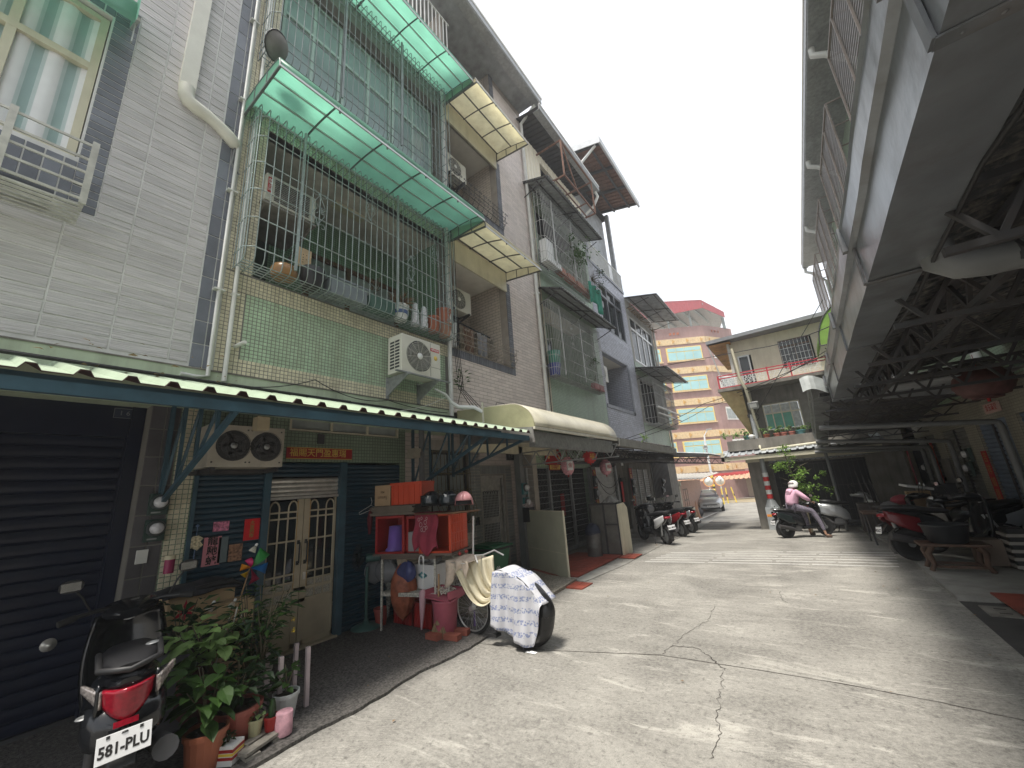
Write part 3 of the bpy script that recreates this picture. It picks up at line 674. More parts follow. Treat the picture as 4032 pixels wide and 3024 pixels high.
def meter(x,y,z,rzf=1,lab='',s_=1.0,grp='electricity meters along the houses',box=BLACKM):
    t = thing('electricity_meter',lab,'electricity meter',(x,y,z),0,grp)
    b = MB(); b.box(x,x+.05*rzf,y-.085*s_,y+.085*s_,z,z+.23*s_); part(b,'box',box,t,.006)
    R = Matrix(((0,0,rzf),(rzf,0,0),(0,1,0)))
    b = MB(); b.lathe([(.082*s_,.0),(.082*s_,.03),(.075*s_,.04)],(x+.05*rzf,y,z+.135*s_),20,R); part(b,'rim',mat('meter_rim',(.06,.07,.07),.4),t)
    b = MB(); b.lathe([(.06*s_,.0),(.058*s_,.035),(.045*s_,.055),(.0,.062)],(x+(.05+.038)*rzf,y,z+.135*s_),20,R); part(b,'glass',mat('meter_glass',(.6,.6,.62),.12,var=.2,scale=30),t)
    b = MB(); b.box(x+.05*rzf,x+.058*rzf,y-.06*s_,y+.02*s_,z+.02*s_,z+.036*s_); part(b,'label_strip',GALV,t)
    return t
METG = mat('dark_green_meter_box',(.03,.06,.05),.5,var=.1,dirt=.3)
meter(XL+.015,1.33,1.79,1,'upper of the two electricity meters on the pier by the navy shutter',.95,box=METG)
meter(XL+.015,1.33,1.53,1,'lower of the two electricity meters on the pier by the navy shutter',.95,box=METG)
b = MB(); b.box(XL+.012,XL+.035,1.22,1.31,1.33,1.46); solo(b,'switch_box',WHITEP,'small ivory switch box below the two electricity meters','switch box',bevel=.004)
# ================================================================ second house (green mosaic)
Y1,Y2 = 1.66,5.80
G1 = thing('green_mosaic_house','green and cream mosaic house behind the tall window cages','house',(XL-.6,3.7,0))
b = MB(); wallX(b,XL,.2,Y1,Y2,3.45,13.6,[(1.98,5.7,4.88,7.42),(1.98,5.7,8.95,11.3)]); part(b,'wall',GROUTD,G1)
def mosaic(parent,name,mt,X,a0,a1,b0,b1,s_=.052,gap=.007,sh=1.0):
    b = MB(); y = a0
    while y < a1-.02:
        z = b0
        while z < b1-.02:
            y2,z2 = min(y+s_-gap,a1),min(z+s_*sh-gap,b1); e = .003; x2 = X+.006
            b.add([(X,y,z),(X,y2,z),(X,y2,z2),(X,y,z2),(x2,y+e,z+e),(x2,y2-e,z+e),(x2,y2-e,z2-e),(x2,y+e,z2-e)],[(0,1,5,4),(1,2,6,5),(2,3,7,6),(3,0,4,7),(4,5,6,7)]); z += s_*sh
        y += s_
    return part(b,name,mt,parent,kind='stuff')
mosaic(G1,'green_mosaic',MOSG,XL+.001,1.93,5.68,3.66,4.60)
mosaic(G1,'cream_mosaic',MOSC,XL+.001,1.66,5.78,4.60,4.87)
mosaic(G1,'cream_mosaic',MOSC,XL+.001,1.66,5.78,3.46,3.66)
mosaic(G1,'cream_mosaic',MOSC,XL+.001,1.66,1.93,3.66,4.60)
mosaic(G1,'cream_mosaic',MOSC,XL+.001,1.66,1.97,4.88,11.5)
mosaic(G1,'green_mosaic',MOSG,XL+.001,1.98,5.7,7.43,8.94)
# recessed balcony, second floor
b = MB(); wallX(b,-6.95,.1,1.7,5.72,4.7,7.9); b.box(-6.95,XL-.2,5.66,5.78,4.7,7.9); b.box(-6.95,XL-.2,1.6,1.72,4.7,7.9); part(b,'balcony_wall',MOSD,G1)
b = MB(); b.box(-6.95,XL-.02,1.7,5.7,7.42,7.5); part(b,'balcony_ceiling',mat('stained_ceiling',(.58,.56,.50),.85,var=.12,dirt=.5,dcol=(.15,.14,.12)),G1)
b = MB(); b.box(-6.95,XL-.2,1.7,5.7,4.6,4.7); part(b,'balcony_floor',CONC,G1)
window(G1,-6.9,3.3,5.5,5.35,6.55,[4.2],None,fm=WOOD,gm=GLASSG,fw=.09,d=.06)
b = MB(); b.box(-6.95,-6.88,1.8,2.62,4.7,6.6); part(b,'balcony_door',mat('dark_green_door',(.03,.06,.05),.5),G1)
b = MB(); b.box(-6.4,-6.2,3.45,4.1,7.36,7.42); solo(b,'ceiling_lamp',mat('lamp_acrylic',(.5,.48,.35),.4),'long unlit ceiling lamp inside the second-floor balcony','lamp',bevel=.01)
# third floor windows
b = MB(); wallX(b,XL-.28,.1,1.98,5.72,8.9,11.6,[(2.05,5.6,9.0,11.2)]); part(b,'upper_wall',MOSG2,G1)
for a0,a1 in ((2.05,3.2),(3.2,4.4),(4.4,5.6)): window(G1,XL-.2,a0+.02,a1-.02,9.0,11.2,[(a0+a1)/2],10.35,fm=mat('pale_aqua_frame',(.45,.58,.52),.4),gm=TEALW,fw=.05,d=.06)
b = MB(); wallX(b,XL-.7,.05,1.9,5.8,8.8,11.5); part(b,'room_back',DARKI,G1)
b = MB(); wallX(b,XL-.5,.2,1.7,5.8,11.9,13.2); part(b,'parapet',MOSG2,G1)
# the steel cages: every bar of the lower one is a part
def cage(lab,Xf,a0,a1,b0,b1,mt,nb,zs,singles,grp,Xw=XL,posts=(),scrolls=(),botcurve=True,rb=.0075,floor=True,topcurve=True,floormat=None):
    t = thing('window_cage',lab,'window cage',((Xf+Xw)/2,(a0+a1)/2,b0),0,grp)
    inv = ROOT[t.name]; c_ = .09
    def vert(mb,y,s0=True):
        P = []
        if botcurve: P += [(Xw+.02,y,b0),(Xf-c_,y,b0),(Xf-c_*.3,y,b0+c_*.3),(Xf,y,b0+c_)]
        else: P += [(Xf,y,b0)]
        if topcurve: P += [(Xf,y,b1-c_*.6),(Xf-c_*.3,y,b1-c_*.1),(Xf-c_,y,b1),(Xw+.02,y,b1)]
        else: P += [(Xf,y,b1)]
        mb.tube(P,rb,6)
    if singles:
        m = MB(); vert(m,0); me = m.mesh('bar',mt,origin=(0,0,0))
        for i in range(nb+1):
            o = bpy.data.objects.new('bar',me); COL.objects.link(o); o.parent = t; o.location = inv @ Vector((0,a0+(a1-a0)*i/nb,0))
        rb_ = MB()
        for z in zs:
            m = MB(); m.tube([(Xw,a0,z),(Xf-c_,a0,z),(Xf,a0+c_,z),(Xf,a1-c_,z),(Xf-c_,a1,z),(Xw,a1,z)],rb*1.15,6); part(m,'cross_bar',mt,t)
    else:
        m = MB()
        for i in range(nb+1): vert(m,a0+(a1-a0)*i/nb)
        part(m,'bars',mt,t); m = MB()
        for z in zs: m.tube([(Xw,a0,z),(Xf-c_,a0,z),(Xf,a0+c_,z),(Xf,a1-c_,z),(Xf-c_,a1,z),(Xw,a1,z)],rb*1.1,6)
        part(m,'cross_bars',mt,t)
    for s_ in (a0,a1):
        m = MB()
        for x in [Xw+.05+(Xf-Xw-.05)*k/4 for k in range(4)]: m.tube([(x,s_,b0),(x,s_,b1)],rb,6)
        part(m,'side_bars',mt,t)
    for y in posts:
        m = MB(); m.box(Xf-.012,Xf+.018,y-.018,y+.018,b0+.1,b1-.03); part(m,'post',mt,t)
    if floor:
        m = MB()
        for k in range(5): m.tube([(Xw+.06+(Xf-Xw-.12)*k/4,a0,b0+.012),(Xw+.06+(Xf-Xw-.12)*k/4,a1,b0+.012)],rb,5)
        part(m,'floor_bars',mt,t)
    for (y,z,s_) in scrolls:
        m = MB()
        for k in (1,-1):
            for q in (1,-1):
                cc = Vector((Xf+.012,y+q*.055*s_,z+k*.23*s_)); P = scroll(cc,XF,1,.9,q*k,.05*s_,-q*pi/2*0 + (pi if q > 0 else 0))
                m.tube(P,.005,5); m.tube([cc+Vector((0,-q*.05*s_,0)),Vector((Xf+.012,y+q*.005,z+k*.20*s_)),Vector((Xf+.012,y+q*.075*s_,z+k*.06*s_)),Vector((Xf+.012,y+q*.03*s_,z))],.005,5)
                P = scroll(Vector((Xf+.012,y+q*.045*s_,z+k*.035*s_)),XF,1,.8,-q*k,.035*s_,0); m.tube(P,.005,5)
        part(m,'scrollwork',mt,t)
    return t
CAG = 'steel window cages on the left-hand houses'
cage('pale green barred window cage with hanging scrolls on the second floor of the green house',-5.2,1.72,5.62,4.88,7.42,SEAF,34,[5.10,5.55,6.0,6.45,6.9,7.25],True,CAG,posts=(2.35,4.12),
     scrolls=[(2.62,6.15,1.25),(2.62+.9,6.75,1.2),(4.42,5.95,1.2),(5.05,6.6,1.15),(5.45,5.45,1.15)])
cage('grey barred window cage between the two green canopies, third floor',-5.2,1.72,5.62,8.55,11.5,mat('grey_bars',(.22,.25,.245),.5,.3,var=.2),34,[8.72,8.9,9.35,9.85,10.35,10.85,11.3],False,CAG,posts=(2.9,4.2))
# green canopies
def canopy(lab,a0,a1,zw,zf,Xo,lip,mt,fm,nlong,ncross,grp,tilt=0):
    t = thing('canopy',lab,'canopy',((XL+Xo)/2,(a0+a1)/2,zw-.3),0,grp)
    D = Xo-XL
    def prof(v):
        if v < .8: q = v/.8; return XL+D*.94*q,zw+(zf-zw)*q + .04*sin(pi*q)
        q = (v-.8)/.2*pi/2; return XL+D*(.94+.06*sin(q)),zf-lip*(1-cos(q))
    b = MB(); b.sheet(lambda u,v: (prof(v)[0],a0+(a1-a0)*u,prof(v)[1]+tilt*u),8,14,.005); part(b,'sheet',mt,t)
    pts = [prof(i/14) for i in range(15)]
    for y,tl in ((a0,0),(a1,tilt)):
        b = MB(); n_ = len(pts)
        poly = pts + [(Xo-.01,zf-lip-.01),(XL,zw-.27)]
        b.prism(poly,lambda x,z: (x,y-.004,z+tl),lambda x,z: (x,y+.004,z+tl)); part(b,'end_sheet',mt,t)
        b = MB(); b.bar((XL,y,zw-.27+tl),(Xo,y,zf-lip-.01+tl),.03); b.tube([(x,y,z-.015+tl) for x,z in pts],.013,6); b.bar((XL+.02,y,zw+tl),(XL+.02,y,zw-.3+tl),.03)
        for q in (.33,.66): b.bar((XL+D*q,y,zw+(zf-zw)*q+tl),(XL+D*q,y,zw-.27+(zf-lip-zw+.26)*q+tl),.02)
        part(b,'end_frame',fm,t)
    for k in range(nlong):
        v = .04+.76*k/(nlong-1); x,z = prof(v); b = MB(); b.bar((x,a0,z-.02),(x,a1,z-.02+tilt),.026); part(b,'purlin',ALU if mt is POLYG else fm,t)
    for k in range(1,ncross):
        y = a0+(a1-a0)*k/ncross; b = MB(); b.tube([(x,y,z-.045+tilt*k/ncross) for x,z in pts],.016,6); part(b,'rib',fm,t)
    b = MB(); x,z = prof(1); b.bar((x+.005,a0,z),(x+.005,a1,z+tilt),.02,.035); part(b,'front_edge',ALU,t)
    return t
GC = 'curved polycarbonate canopies on the left-hand houses'
canopy('lower green translucent canopy over the second-floor cage of the green house',1.62,5.85,7.62,7.58,-4.46,.19,POLYG,FRAMEG,4,5,GC,.08)
canopy('upper green translucent canopy over the third-floor cage of the green house',1.62,5.85,11.75,11.6,-4.55,.19,POLYG,FRAMEG,4,5,GC,.08)
# white roof railing
t = thing('roof_railing','white roof railing above the upper green canopy','railing',(-5.3,3.8,12.9))
b = MB()
for i in range(30): y = 2.0+.13*i; b.bar((-5.3,y,13.0),(-5.3,y,14.1),.022)
for z in (13.1,14.1): b.bar((-5.3,1.9,z),(-5.3,5.85,z),.03)
part(b,'bars',WHITEP,t)
# ---- things in the cage
def pot(label,c,r,h,mt,name='flower_pot',cat='flower pot',grp=None,taper=.72,soil=True,rim=True,n=18):
    t = thing(name,label,cat,c,0,grp); b = MB(); x,y,z = c
    pr = [(r*taper,0),(r*.98,h*.86)] + ([(r*1.07,h*.86),(r*1.08,h),(r*.96,h)] if rim else [(r,h),(r*.95,h)]) + [(r*.93,h*.9),(0.0,h*.89)]
    b.lathe(pr,c,n,smooth=False); part(b,'pot',mt,t)
    if soil: b = MB(); b.lathe([(r*.92,0),(0.001,.004)],(x,y,z+h*.905),n); part(b,'soil',SOIL,t)
    return t
FP = 'pots and tubs standing in the lower cage'
pot('orange plastic pot, upper of the stack at the right end of the lower cage',(-5.36,5.42,5.20),.155,.28,ORNG if 0 else TERRA,grp=FP)
pot('weathered terracotta pot, bottom of the stack at the right end of the lower cage',(-5.36,5.44,4.90),.15,.27,mat('pale_terracotta',(.46,.24,.16),.8,dirt=.4),grp=FP)
pot('red-brown pot left of the stacked pots in the lower cage',(-5.36,5.13,4.90),.135,.32,TERRA,grp=FP)
pp = pot('white paint bucket with drawn blue print holding a dry plant in the lower cage',(-5.38,4.33,4.90),.15,.30,WHITE,'bucket','bucket',FP)
b = MB(); b.lathe([(.149,0),(.151,.06)],(-5.38,4.33,5.02),18); part(b,'print_band',mat('blue_print',(.10,.16,.34),.5),pp)
b = MB(); rr = random.Random(5)
for i in range(130):
    a = rr.uniform(0,2*pi); d = Vector((cos(a),sin(a),rr.uniform(-.2,1.1))); leaf(b,Vector((-5.38,4.33,5.2))+d*.06,d,rr.uniform(.14,.27),.10,rr)
part(b,'dry_leaves',DRY,pp)
for y,s_ in ((4.66,'left'),(4.88,'right')):
    t = thing('wrapped_bottle',s_+' one of two white plastic-wrapped bottles in the lower cage','bottle',(-5.36,y,4.9),0,'plastic-wrapped bottles in the cage')
    b = MB(); b.lathe([(.08,0),(.085,.1),(.07,.14),(.08,.2),(.062,.25),(.072,.32),(.05,.37),(.055,.43),(.03,.47),(0,.475)],(-5.36,y,4.9),12); part(b,'wrapping',mat('crumpled_white_plastic',(.62,.62,.63),.35,var=.25,scale=25,bump=.8,bscale=50),t)
b = MB(); b.lathe([(.15,0),(.17,.05),(.175,.10),(.15,.17),(.10,.20),(.0,.205)],(-5.38,2.28,4.9),18); solo(b,'gourd_jar',mat('brown_glazed_jar',(.30,.16,.06),.3),'round brown glazed jar at the left end of the lower cage','jar',FP)
b = MB(); b.lathe([(.13,0),(.17,.15),(.175,.30),(.165,.31),(0.001,.30)],(-5.38,2.68,4.9),18); solo(b,'black_tub',BLACKM,'black round tub beside the brown jar in the lower cage','tub',FP)
b = MB(); b.box(-5.5,-5.26,2.92,3.55,4.9,5.16); b.box(-5.52,-5.24,2.90,3.57,5.16,5.19); solo(b,'storage_box',mat('smoky_box',(.22,.25,.27),.3,var=.1),'long grey plastic storage box with white rim in the lower cage','box',FP,.01)
b = MB(); b.box(-5.5,-5.26,3.62,4.12,4.9,5.14); solo(b,'green_planter',mat('green_planter_plastic',(.06,.13,.10),.4),'dark green planter trough in the lower cage left of the white bucket','planter',FP,.01)
t = thing('bare_bonsai','bare twisted little tree growing behind the green planter','plant',(-5.45,3.85,5.1)); b = MB(); rr = random.Random(9)
b.tube([(-5.45,3.85,5.1),(-5.45,3.83,5.3),(-5.44,3.9,5.45),(-5.45,3.84,5.62)],[.02,.016,.012,.006],6)
for i in range(9): a = rr.uniform(0,6.3); z = rr.uniform(5.3,5.6); b.tube([(-5.45,3.85,z),(-5.45+.1*cos(a),3.85+.12*sin(a),z+.1),(-5.45+.13*cos(a),3.85+.2*sin(a),z+.13)],[.008,.005,.003],5)
part(b,'trunk',STEM,t); b = MB(); leaves(b,(-5.45,3.85,5.55),.14,60,.04,rr); part(b,'leaves',DRY,t)
# window air conditioner hung inside, plywood board
t = thing('window_air_conditioner','old window air conditioner with a red vertical label inside the lower cage','air conditioner',(-5.75,2.3,6.1))
b = MB(); b.box(-6.5,-5.5,1.98,2.72,6.12,6.58); part(b,'case',mat('aged_ivory_case',(.50,.49,.42),.5,dirt=.4),t,.01)
b = MB()
for i in range(12): b.box(-5.5,-5.49,2.1,2.62,6.16+.032*i,6.175+.032*i)
part(b,'grille',FRAMEK,t)
b = MB(); b.box(-5.5,-5.493,2.005,2.06,6.26,6.52); part(b,'label_plate',PAPERR,t); text('台灣三洋',.05,(-5.492,2.033,6.39),XF,WHITE,t,vertical=True)
b = MB(); b.box(-6.5,-5.5,1.95,2.75,6.07,6.10); b.bar((-5.55,2.0,6.07),(-6.3,2.0,5.75),.03); b.bar((-5.55,2.7,6.07),(-6.3,2.7,5.75),.03); part(b,'shelf',CONC,t)
t = thing('plywood_board','pale plywood board with drilled holes hung in the lower cage','board',(-5.45,3.0,5.5)); p0 = onX(1193,1000,-5.4)
b = MB(); b.box(-5.41,-5.40,p0.y-.10,p0.y+.13,p0.z-.22,p0.z+.10); part(b,'board',LWOOD,t)
b = MB()
for dy,dz in ((0,.0),(0,-.04),(0,-.08),(.05,-.02),(.05,.05),(.0,.05)): b.box(-5.4,-5.398,p0.y+dy,p0.y+dy+.012,p0.z-.06+dz,p0.z-.048+dz)
part(b,'holes',INK,t)
# round basket hanging off the upper cage
t = thing('hanging_basket','round grey mesh basket hung on the upper cage at the left','basket',onX(1095,180,-5.05)); c_ = onX(1095,185,-5.05)
b = MB(); R = Euler((.5,-.9,0)).to_matrix()
b.lathe([(.001,-.09),(.09,-.08),(.16,-.03),(.19,.03),(.2,.03)],c_,20,R); part(b,'bowl',mat('grey_mesh',(.16,.15,.14),.8,var=.2),t)
b = MB(); b.tube([c_+R@Vector((.2*cos(a*pi/8),.2*sin(a*pi/8),.03)) for a in range(16)],.010,6,closed=True); part(b,'rim',IRON,t)
# stub pipe, stains, outdoor unit
b = MB(); p = onX(925,1365,XL); b.tube([p,p+Vector((.17,.05,.03))],.026,12); b.tube([p+Vector((.165,.05,.029)),p+Vector((.172,.052,.031))],.019,12); solo(b,'drain_stub',PVC,'short white pipe stub sticking out of the green mosaic','pipe')
def acunit(lab,x0,x1,y0,y1,z0,z1,grp,fans=1,brand=None,face=1,mt=None,sl=True):
    """outdoor unit, fan grille on the street side"""
    mt = mt or mat('ivory_sheet_metal',(.66,.64,.56),.4,var=.03,dirt=.15,dcol=(.35,.3,.22))
    t = thing('outdoor_ac_unit',lab,'air conditioner',((x0+x1)/2,(y0+y1)/2,z0),0,grp)
    b = MB(); b.box(x0,x1,y0,y1,z0,z1); part(b,'casing',mt,t,.012)
    h = z1-z0; r = min(h*.42,(y1-y0)*.36 if fans == 1 else (y1-y0)*.22)
    cs = [y0+(y1-y0)*.43] if fans == 1 else [y0+(y1-y0)*.30,y0+(y1-y0)*.74]
    for cy in cs:
        cc = Vector((x1,cy,(z0+z1)/2)); R = XF
        b = MB(); b.lathe([(r,.001),(r*.2,.002),(.0,.002)],cc,28,R); part(b,'fan_opening',mat('fan_shadow',(.06,.06,.06),.8),t)
        b = MB()
        for k in range(5): b.obox(cc+R@Vector((cos(k*1.2566)*r*.5,sin(k*1.2566)*r*.5,.004)),(r*.42,r*.8,.004),R @ Euler((0,.0,k*1.2566)).to_matrix())
        part(b,'fan_blades',mat('fan_blade',(.10,.10,.10),.5),t)
        b = MB(); m_ = 9
        for k in range(1,m_+1): b.tube([cc+R@Vector((r*k/m_*cos(a*pi/12),r*k/m_*sin(a*pi/12),.022)) for a in range(24)],.0032 if fans == 1 else .0022,4,closed=True)
        for k in range(12 if fans == 1 else 4): a = k*pi/(6 if fans == 1 else 2)+.2; b.bar(cc+R@Vector((r*.2*cos(a),r*.2*sin(a),.022)),cc+R@Vector((r*cos(a),r*sin(a),.022)),.004)
        part(b,'fan_grille',mt if fans == 1 else IRON,t)
        b = MB(); b.lathe([(r*.2,.02),(r*.19,.028),(0,.029)],cc,18,R); part(b,'grille_hub',WHITE if fans == 1 else GALV,t)
    if sl:
        b = MB()
        for i in range(9):
            for j in range(2): b.box(x0+.05+(x1-x0-.1)*.5*j+.01,x0+.05+(x1-x0-.1)*.5*(j+1)-.01,y0-.002,y0+.002,z0+.08+i*(h-.16)/9,z0+.08+(i+.62)*(h-.16)/9)
        part(b,'side_louvres',mat('louvre_shadow',(.05,.05,.05),.8),t)
    return t
HX,HY0,HY1,HZ0,HZ1 = -5.08,4.12,5.02,3.84,4.52
t = acunit('ivory outdoor air conditioner with a red brand label under the lower cage',-5.45,HX,HY0,HY1,HZ0,HZ1,'outdoor air conditioners',brand=1)
b = MB(); b.box(HX,HX+.004,HY1-.24,HY1-.03,HZ1-.17,HZ1-.11); part(b,'brand_label',mat('crimson_label',(.50,.01,.03),.4),t); text('HITACHI',.048,(HX+.004,HY1-.135,HZ1-.14),XF,WHITE,t,bold=.001,sx=.95)
b = MB(); b.lathe([(.045,0),(.045,.003),(0,.003)],(HX,HY1-.12,HZ1-.29),16,XF,sx=1); part(b,'gold_sticker',GOLD,t)
b = MB(); b.box(HX,HX+.003,HY1-.25,HY1-.245,HZ0+.02,HZ1-.02); b.box(HX,HX+.003,HY1-.25,HY1,HZ0+.2,HZ0+.205); part(b,'panel_seam',FRAMEK,t)
t = thing('wall_bracket','grey steel wall bracket holding the ivory air conditioner','bracket',(-5.5,4.6,3.6))
for y in (4.22,4.92):
    b = MB(); b.bar((XL,y,3.80),(-5.0,y,3.80),.04); b.prism([(XL+.02,3.78),(-5.05,3.78),(XL+.02,3.50)],lambda x,z: (x,y-.012,z),lambda x,z: (x,y+.012,z)); b.box(XL,XL+.03,y-.03,y+.03,3.46,3.84); part(b,'arm',GALV,t)
b = MB(); b.bar((-5.08,4.0,3.825),(-5.08,5.25,3.825),.05,.02); part(b,'cross_rail',GALV,t)
# downpipes and cables at the joint with the next house
b = MB(); b.tube([(XL+.10,5.72,12.4),(XL+.10,5.72,3.3),(XL+.13,5.6,3.22),(XL+.13,5.5,3.2)],.048,10); solo(b,'rain_pipe',PVC,'grey-white rain pipe where the green house meets the beige house','pipe')
b = MB(); b.tube([(XL+.12,5.25,3.78),(XL+.16,5.5,3.7),(XL+.2,5.62,3.55),(XL+.3,5.72,3.45),(XL+.55,5.9,3.42),(XL+.72,6.0,3.3),(XL+.76,6.02,3.12)],[.02,.03,.035,.04,.04,.04,.036],10); solo(b,'wrapped_pipe',WHITE,'white tape-wrapped pipe looping down to the awning by the beige house','pipe')
CABLE = mat('black_cable',(.015,.015,.016),.6)
def cable(lab,pts,r=.008,mt=None,grp='cables strung over the lane',n=5):
    P = []
    for i in range(len(pts)-1):
        a,c_ = Vector(pts[i][:3]),Vector(pts[i+1][:3]); sg = pts[i][3] if len(pts[i]) > 3 else 0
        for k in range(10): q = k/10; v = a.lerp(c_,q); v.z -= sg*4*q*(1-q); P.append(v)
    P.append(Vector(pts[-1][:3])); b = MB(); b.tube(P,r,n); return solo(b,'cable',mt or CABLE,lab,'cable',grp)
for i in range(4): cable(['black wire of the bundle hanging beside the rain pipe, outermost','black wire of the bundle hanging beside the rain pipe, second','black wire of the bundle hanging beside the rain pipe, third','black wire of the bundle hanging beside the rain pipe, innermost'][i],[(XL+.1+.03*i,5.82+.02*i,8),(XL+.1+.02*i,5.84+.03*i,5,.0),(XL+.15,5.9+.05*i,3.9),(XL+.3,6.1+.12*i,3.5)],.007,grp='wire bundle beside the rain pipe')
cable('black cable sagging across the pale green band',[(XL+.08,1.6,3.3,.10),(XL+.07,2.9,3.55,.12),(XL+.07,4.2,3.42,.04),(XL+.1,5.6,3.35)],.007)
cable('white cable drooping over the pale green band',[(XL+.2,1.9,3.22,.03),(XL+.2,4.1,3.2,.08),(XL+.15,5.5,3.65)],.005,WHITE)
cable('thick black cable lying along the pale green awning',[(XL+.35,-3,3.24,-.01),(XL+.42,0,3.20,.0),(XL+.25,1.6,3.24,.01),(XL+.15,4.0,3.27,.01),(XL+.2,5.7,3.26)],.02,n=7)
cable('second thick black cable on the pale green awning',[(XL+.45,-3,3.22,-.01),(XL+.52,0,3.17),(XL+.30,1.5,3.23),(XL+.2,3.4,3.26)],.015,n=7)
# ---- ground floor front of the green house
GF = G1
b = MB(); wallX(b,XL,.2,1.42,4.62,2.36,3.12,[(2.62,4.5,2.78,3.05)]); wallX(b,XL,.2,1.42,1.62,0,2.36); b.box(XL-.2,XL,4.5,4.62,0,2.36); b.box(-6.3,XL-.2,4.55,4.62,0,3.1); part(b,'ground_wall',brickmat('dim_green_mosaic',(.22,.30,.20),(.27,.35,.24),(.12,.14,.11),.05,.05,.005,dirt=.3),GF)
mosaic(GF,'cream_mosaic',MOSC,XL+.001,1.43,1.61,0.02,3.0)
window(GF,XL-.02,2.63,4.49,2.79,3.04,[3.25,3.87],None,fm=CREAMP,gm=GLASSG,fw=.03,d=.05)
bsh = thing('blue_shutter_front','blue slatted shop shutter with posts around the cream double door','shutter',(XL,3,0))
slats(bsh,'slat',BLUESL,XL-.02,1.66,2.36,.03,2.33,.062,dep=.016)
slats(bsh,'slat',BLUESL,XL-.02,3.50,4.50,.03,2.33,.062,dep=.016)
slats(bsh,'slat',BLUESL,XL-.02,2.44,3.40,2.16,2.34,.062,dep=.016)
for y0,y1 in ((2.36,2.44),(3.40,3.50),(1.62,1.66)): b = MB(); b.box(XL-.05,XL+.03,y0,y1,.02,2.355); part(b,'post',BLUES,bsh,.004)
rs = thing('steel_roller','bright steel roller shutter bunched above the cream double door','shutter',(XL,2.9,1.85))
slats(rs,'slat',STEEL,XL-.06,2.44,3.40,1.90,2.14,.06,dep=.02)
b = MB(); b.box(XL-.07,XL-.02,2.44,3.40,1.865,1.90); part(b,'bottom_rail',STEEL,rs)
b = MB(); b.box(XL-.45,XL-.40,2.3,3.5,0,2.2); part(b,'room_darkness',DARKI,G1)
door = thing('double_door','cream steel double door with barred glass and long handles','door',(XL-.08,2.92,0))
XD = XL-.05
for a0,a1,hs in ((2.45,2.915,1),(2.925,3.39,-1)):
    b = MB()
    st = .075
    for (p,q,r_,s_) in ((a0,a0+(.02 if hs > 0 else st),.04,1.86),(a1-(st if hs > 0 else .02),a1,.04,1.86),(a0,a1,.04,.10),(a0,a1,.56,.60),(a0,a1,.70,.74)): b.box(XD-.045,XD,p,q,r_,s_)
    lf = part(b,'door_leaf',CREAMD,door)
    b = MB(); b.box(XD-.035,XD-.012,a0+.02,a1-.02,.10,.56); part(b,'lower_panel',CREAMD,lf)
    b = MB(); b.box(XD-.04,XD-.03,a0+.02,a1-.02,.60,.82); part(b,'stone_panel',mat('speckled_board',(.45,.42,.36),.6,var=.4,scale=60),lf)
    b = MB(); b.box(XD-.04,XD-.034,a0+.02,a1-.02,.82,1.84); part(b,'glass',GLASSD,lf)
    b = MB(); n_ = 4; ys_ = [a0+.03+(a1-a0-.06-(.05))*i/(n_-1)+(.0 if hs > 0 else .05) for i in range(n_)]
    for i,y in enumerate(ys_):
        b.tube([(XD-.008,y,.60),(XD-.008,y,1.70+(.06 if i % 2 else 0))],.011,8)
    for z in (.82,.92,1.33,1.62,1.70): b.bar((XD-.004,a0+.02,z),(XD-.004,a1-.02,z),.016,.022)
    for i in (0,2): b.tube([(XD-.008,ys_[i],1.70)] + [(XD-.008,(ys_[i]+ys_[i+1])/2-cos(pi*k/8)*(ys_[i+1]-ys_[i])/2,1.74+.10*sin(pi*k/8)) for k in range(9)] + [(XD-.008,ys_[i+1],1.70)],.011,8)
    part(b,'bars',CREAMD,lf)
    yh = a1-.045 if hs > 0 else a0+.045
    b = MB(); b.tube([(XD,yh,1.04),(XD+.04,yh,1.05),(XD+.04,yh,1.30),(XD,yh,1.31)],.010,8); b.box(XD,XD+.006,yh-.018,yh+.018,1.02,1.07); b.box(XD,XD+.006,yh-.018,yh+.018,1.28,1.33); part(b,'handle',IRON,lf)
    if hs < 0: b = MB(); b.box(XD,XD+.008,yh-.018,yh+.018,.83,.92); part(b,'lock_plate',STEEL,lf)
    b = MB(); b.box(XD-.002,XD+.004,a1-.085 if hs > 0 else a0+.076,a1-.077 if hs > 0 else a0+.084,.74,1.84); part(b,'edge_tape',mat('amber_tape',(.45,.25,.06),.5),lf)
b = MB(); b.box(XL-.3,XL+.06,2.42,3.42,.028,.05); part(b,'threshold',CREAMD,door)
bn = thing('door_banner','red and gold blessing banner above the steel roller','banner',(XL+.01,3.05,2.36))
b = MB(); b.box(XL+.006,XL+.010,2.60,3.58,2.40,2.56); part(b,'paper',PAPERR,bn)
text('福賜天門盈惠瑞',.12,(XL+.011,3.06,2.48),XF,GOLD,bn,bold=.001)
b = MB(); b.box(XL+.010,XL+.012,2.60,3.58,2.40,2.408); b.box(XL+.010,XL+.012,2.60,3.58,2.552,2.56); part(b,'gold_edge',GOLD,bn)
b = MB(); b.box(XL,XL+.02,3.02,3.12,2.62,2.76); solo(b,'vent_plate',DSTEEL,'small dark rectangular vent plate above the red banner','vent')
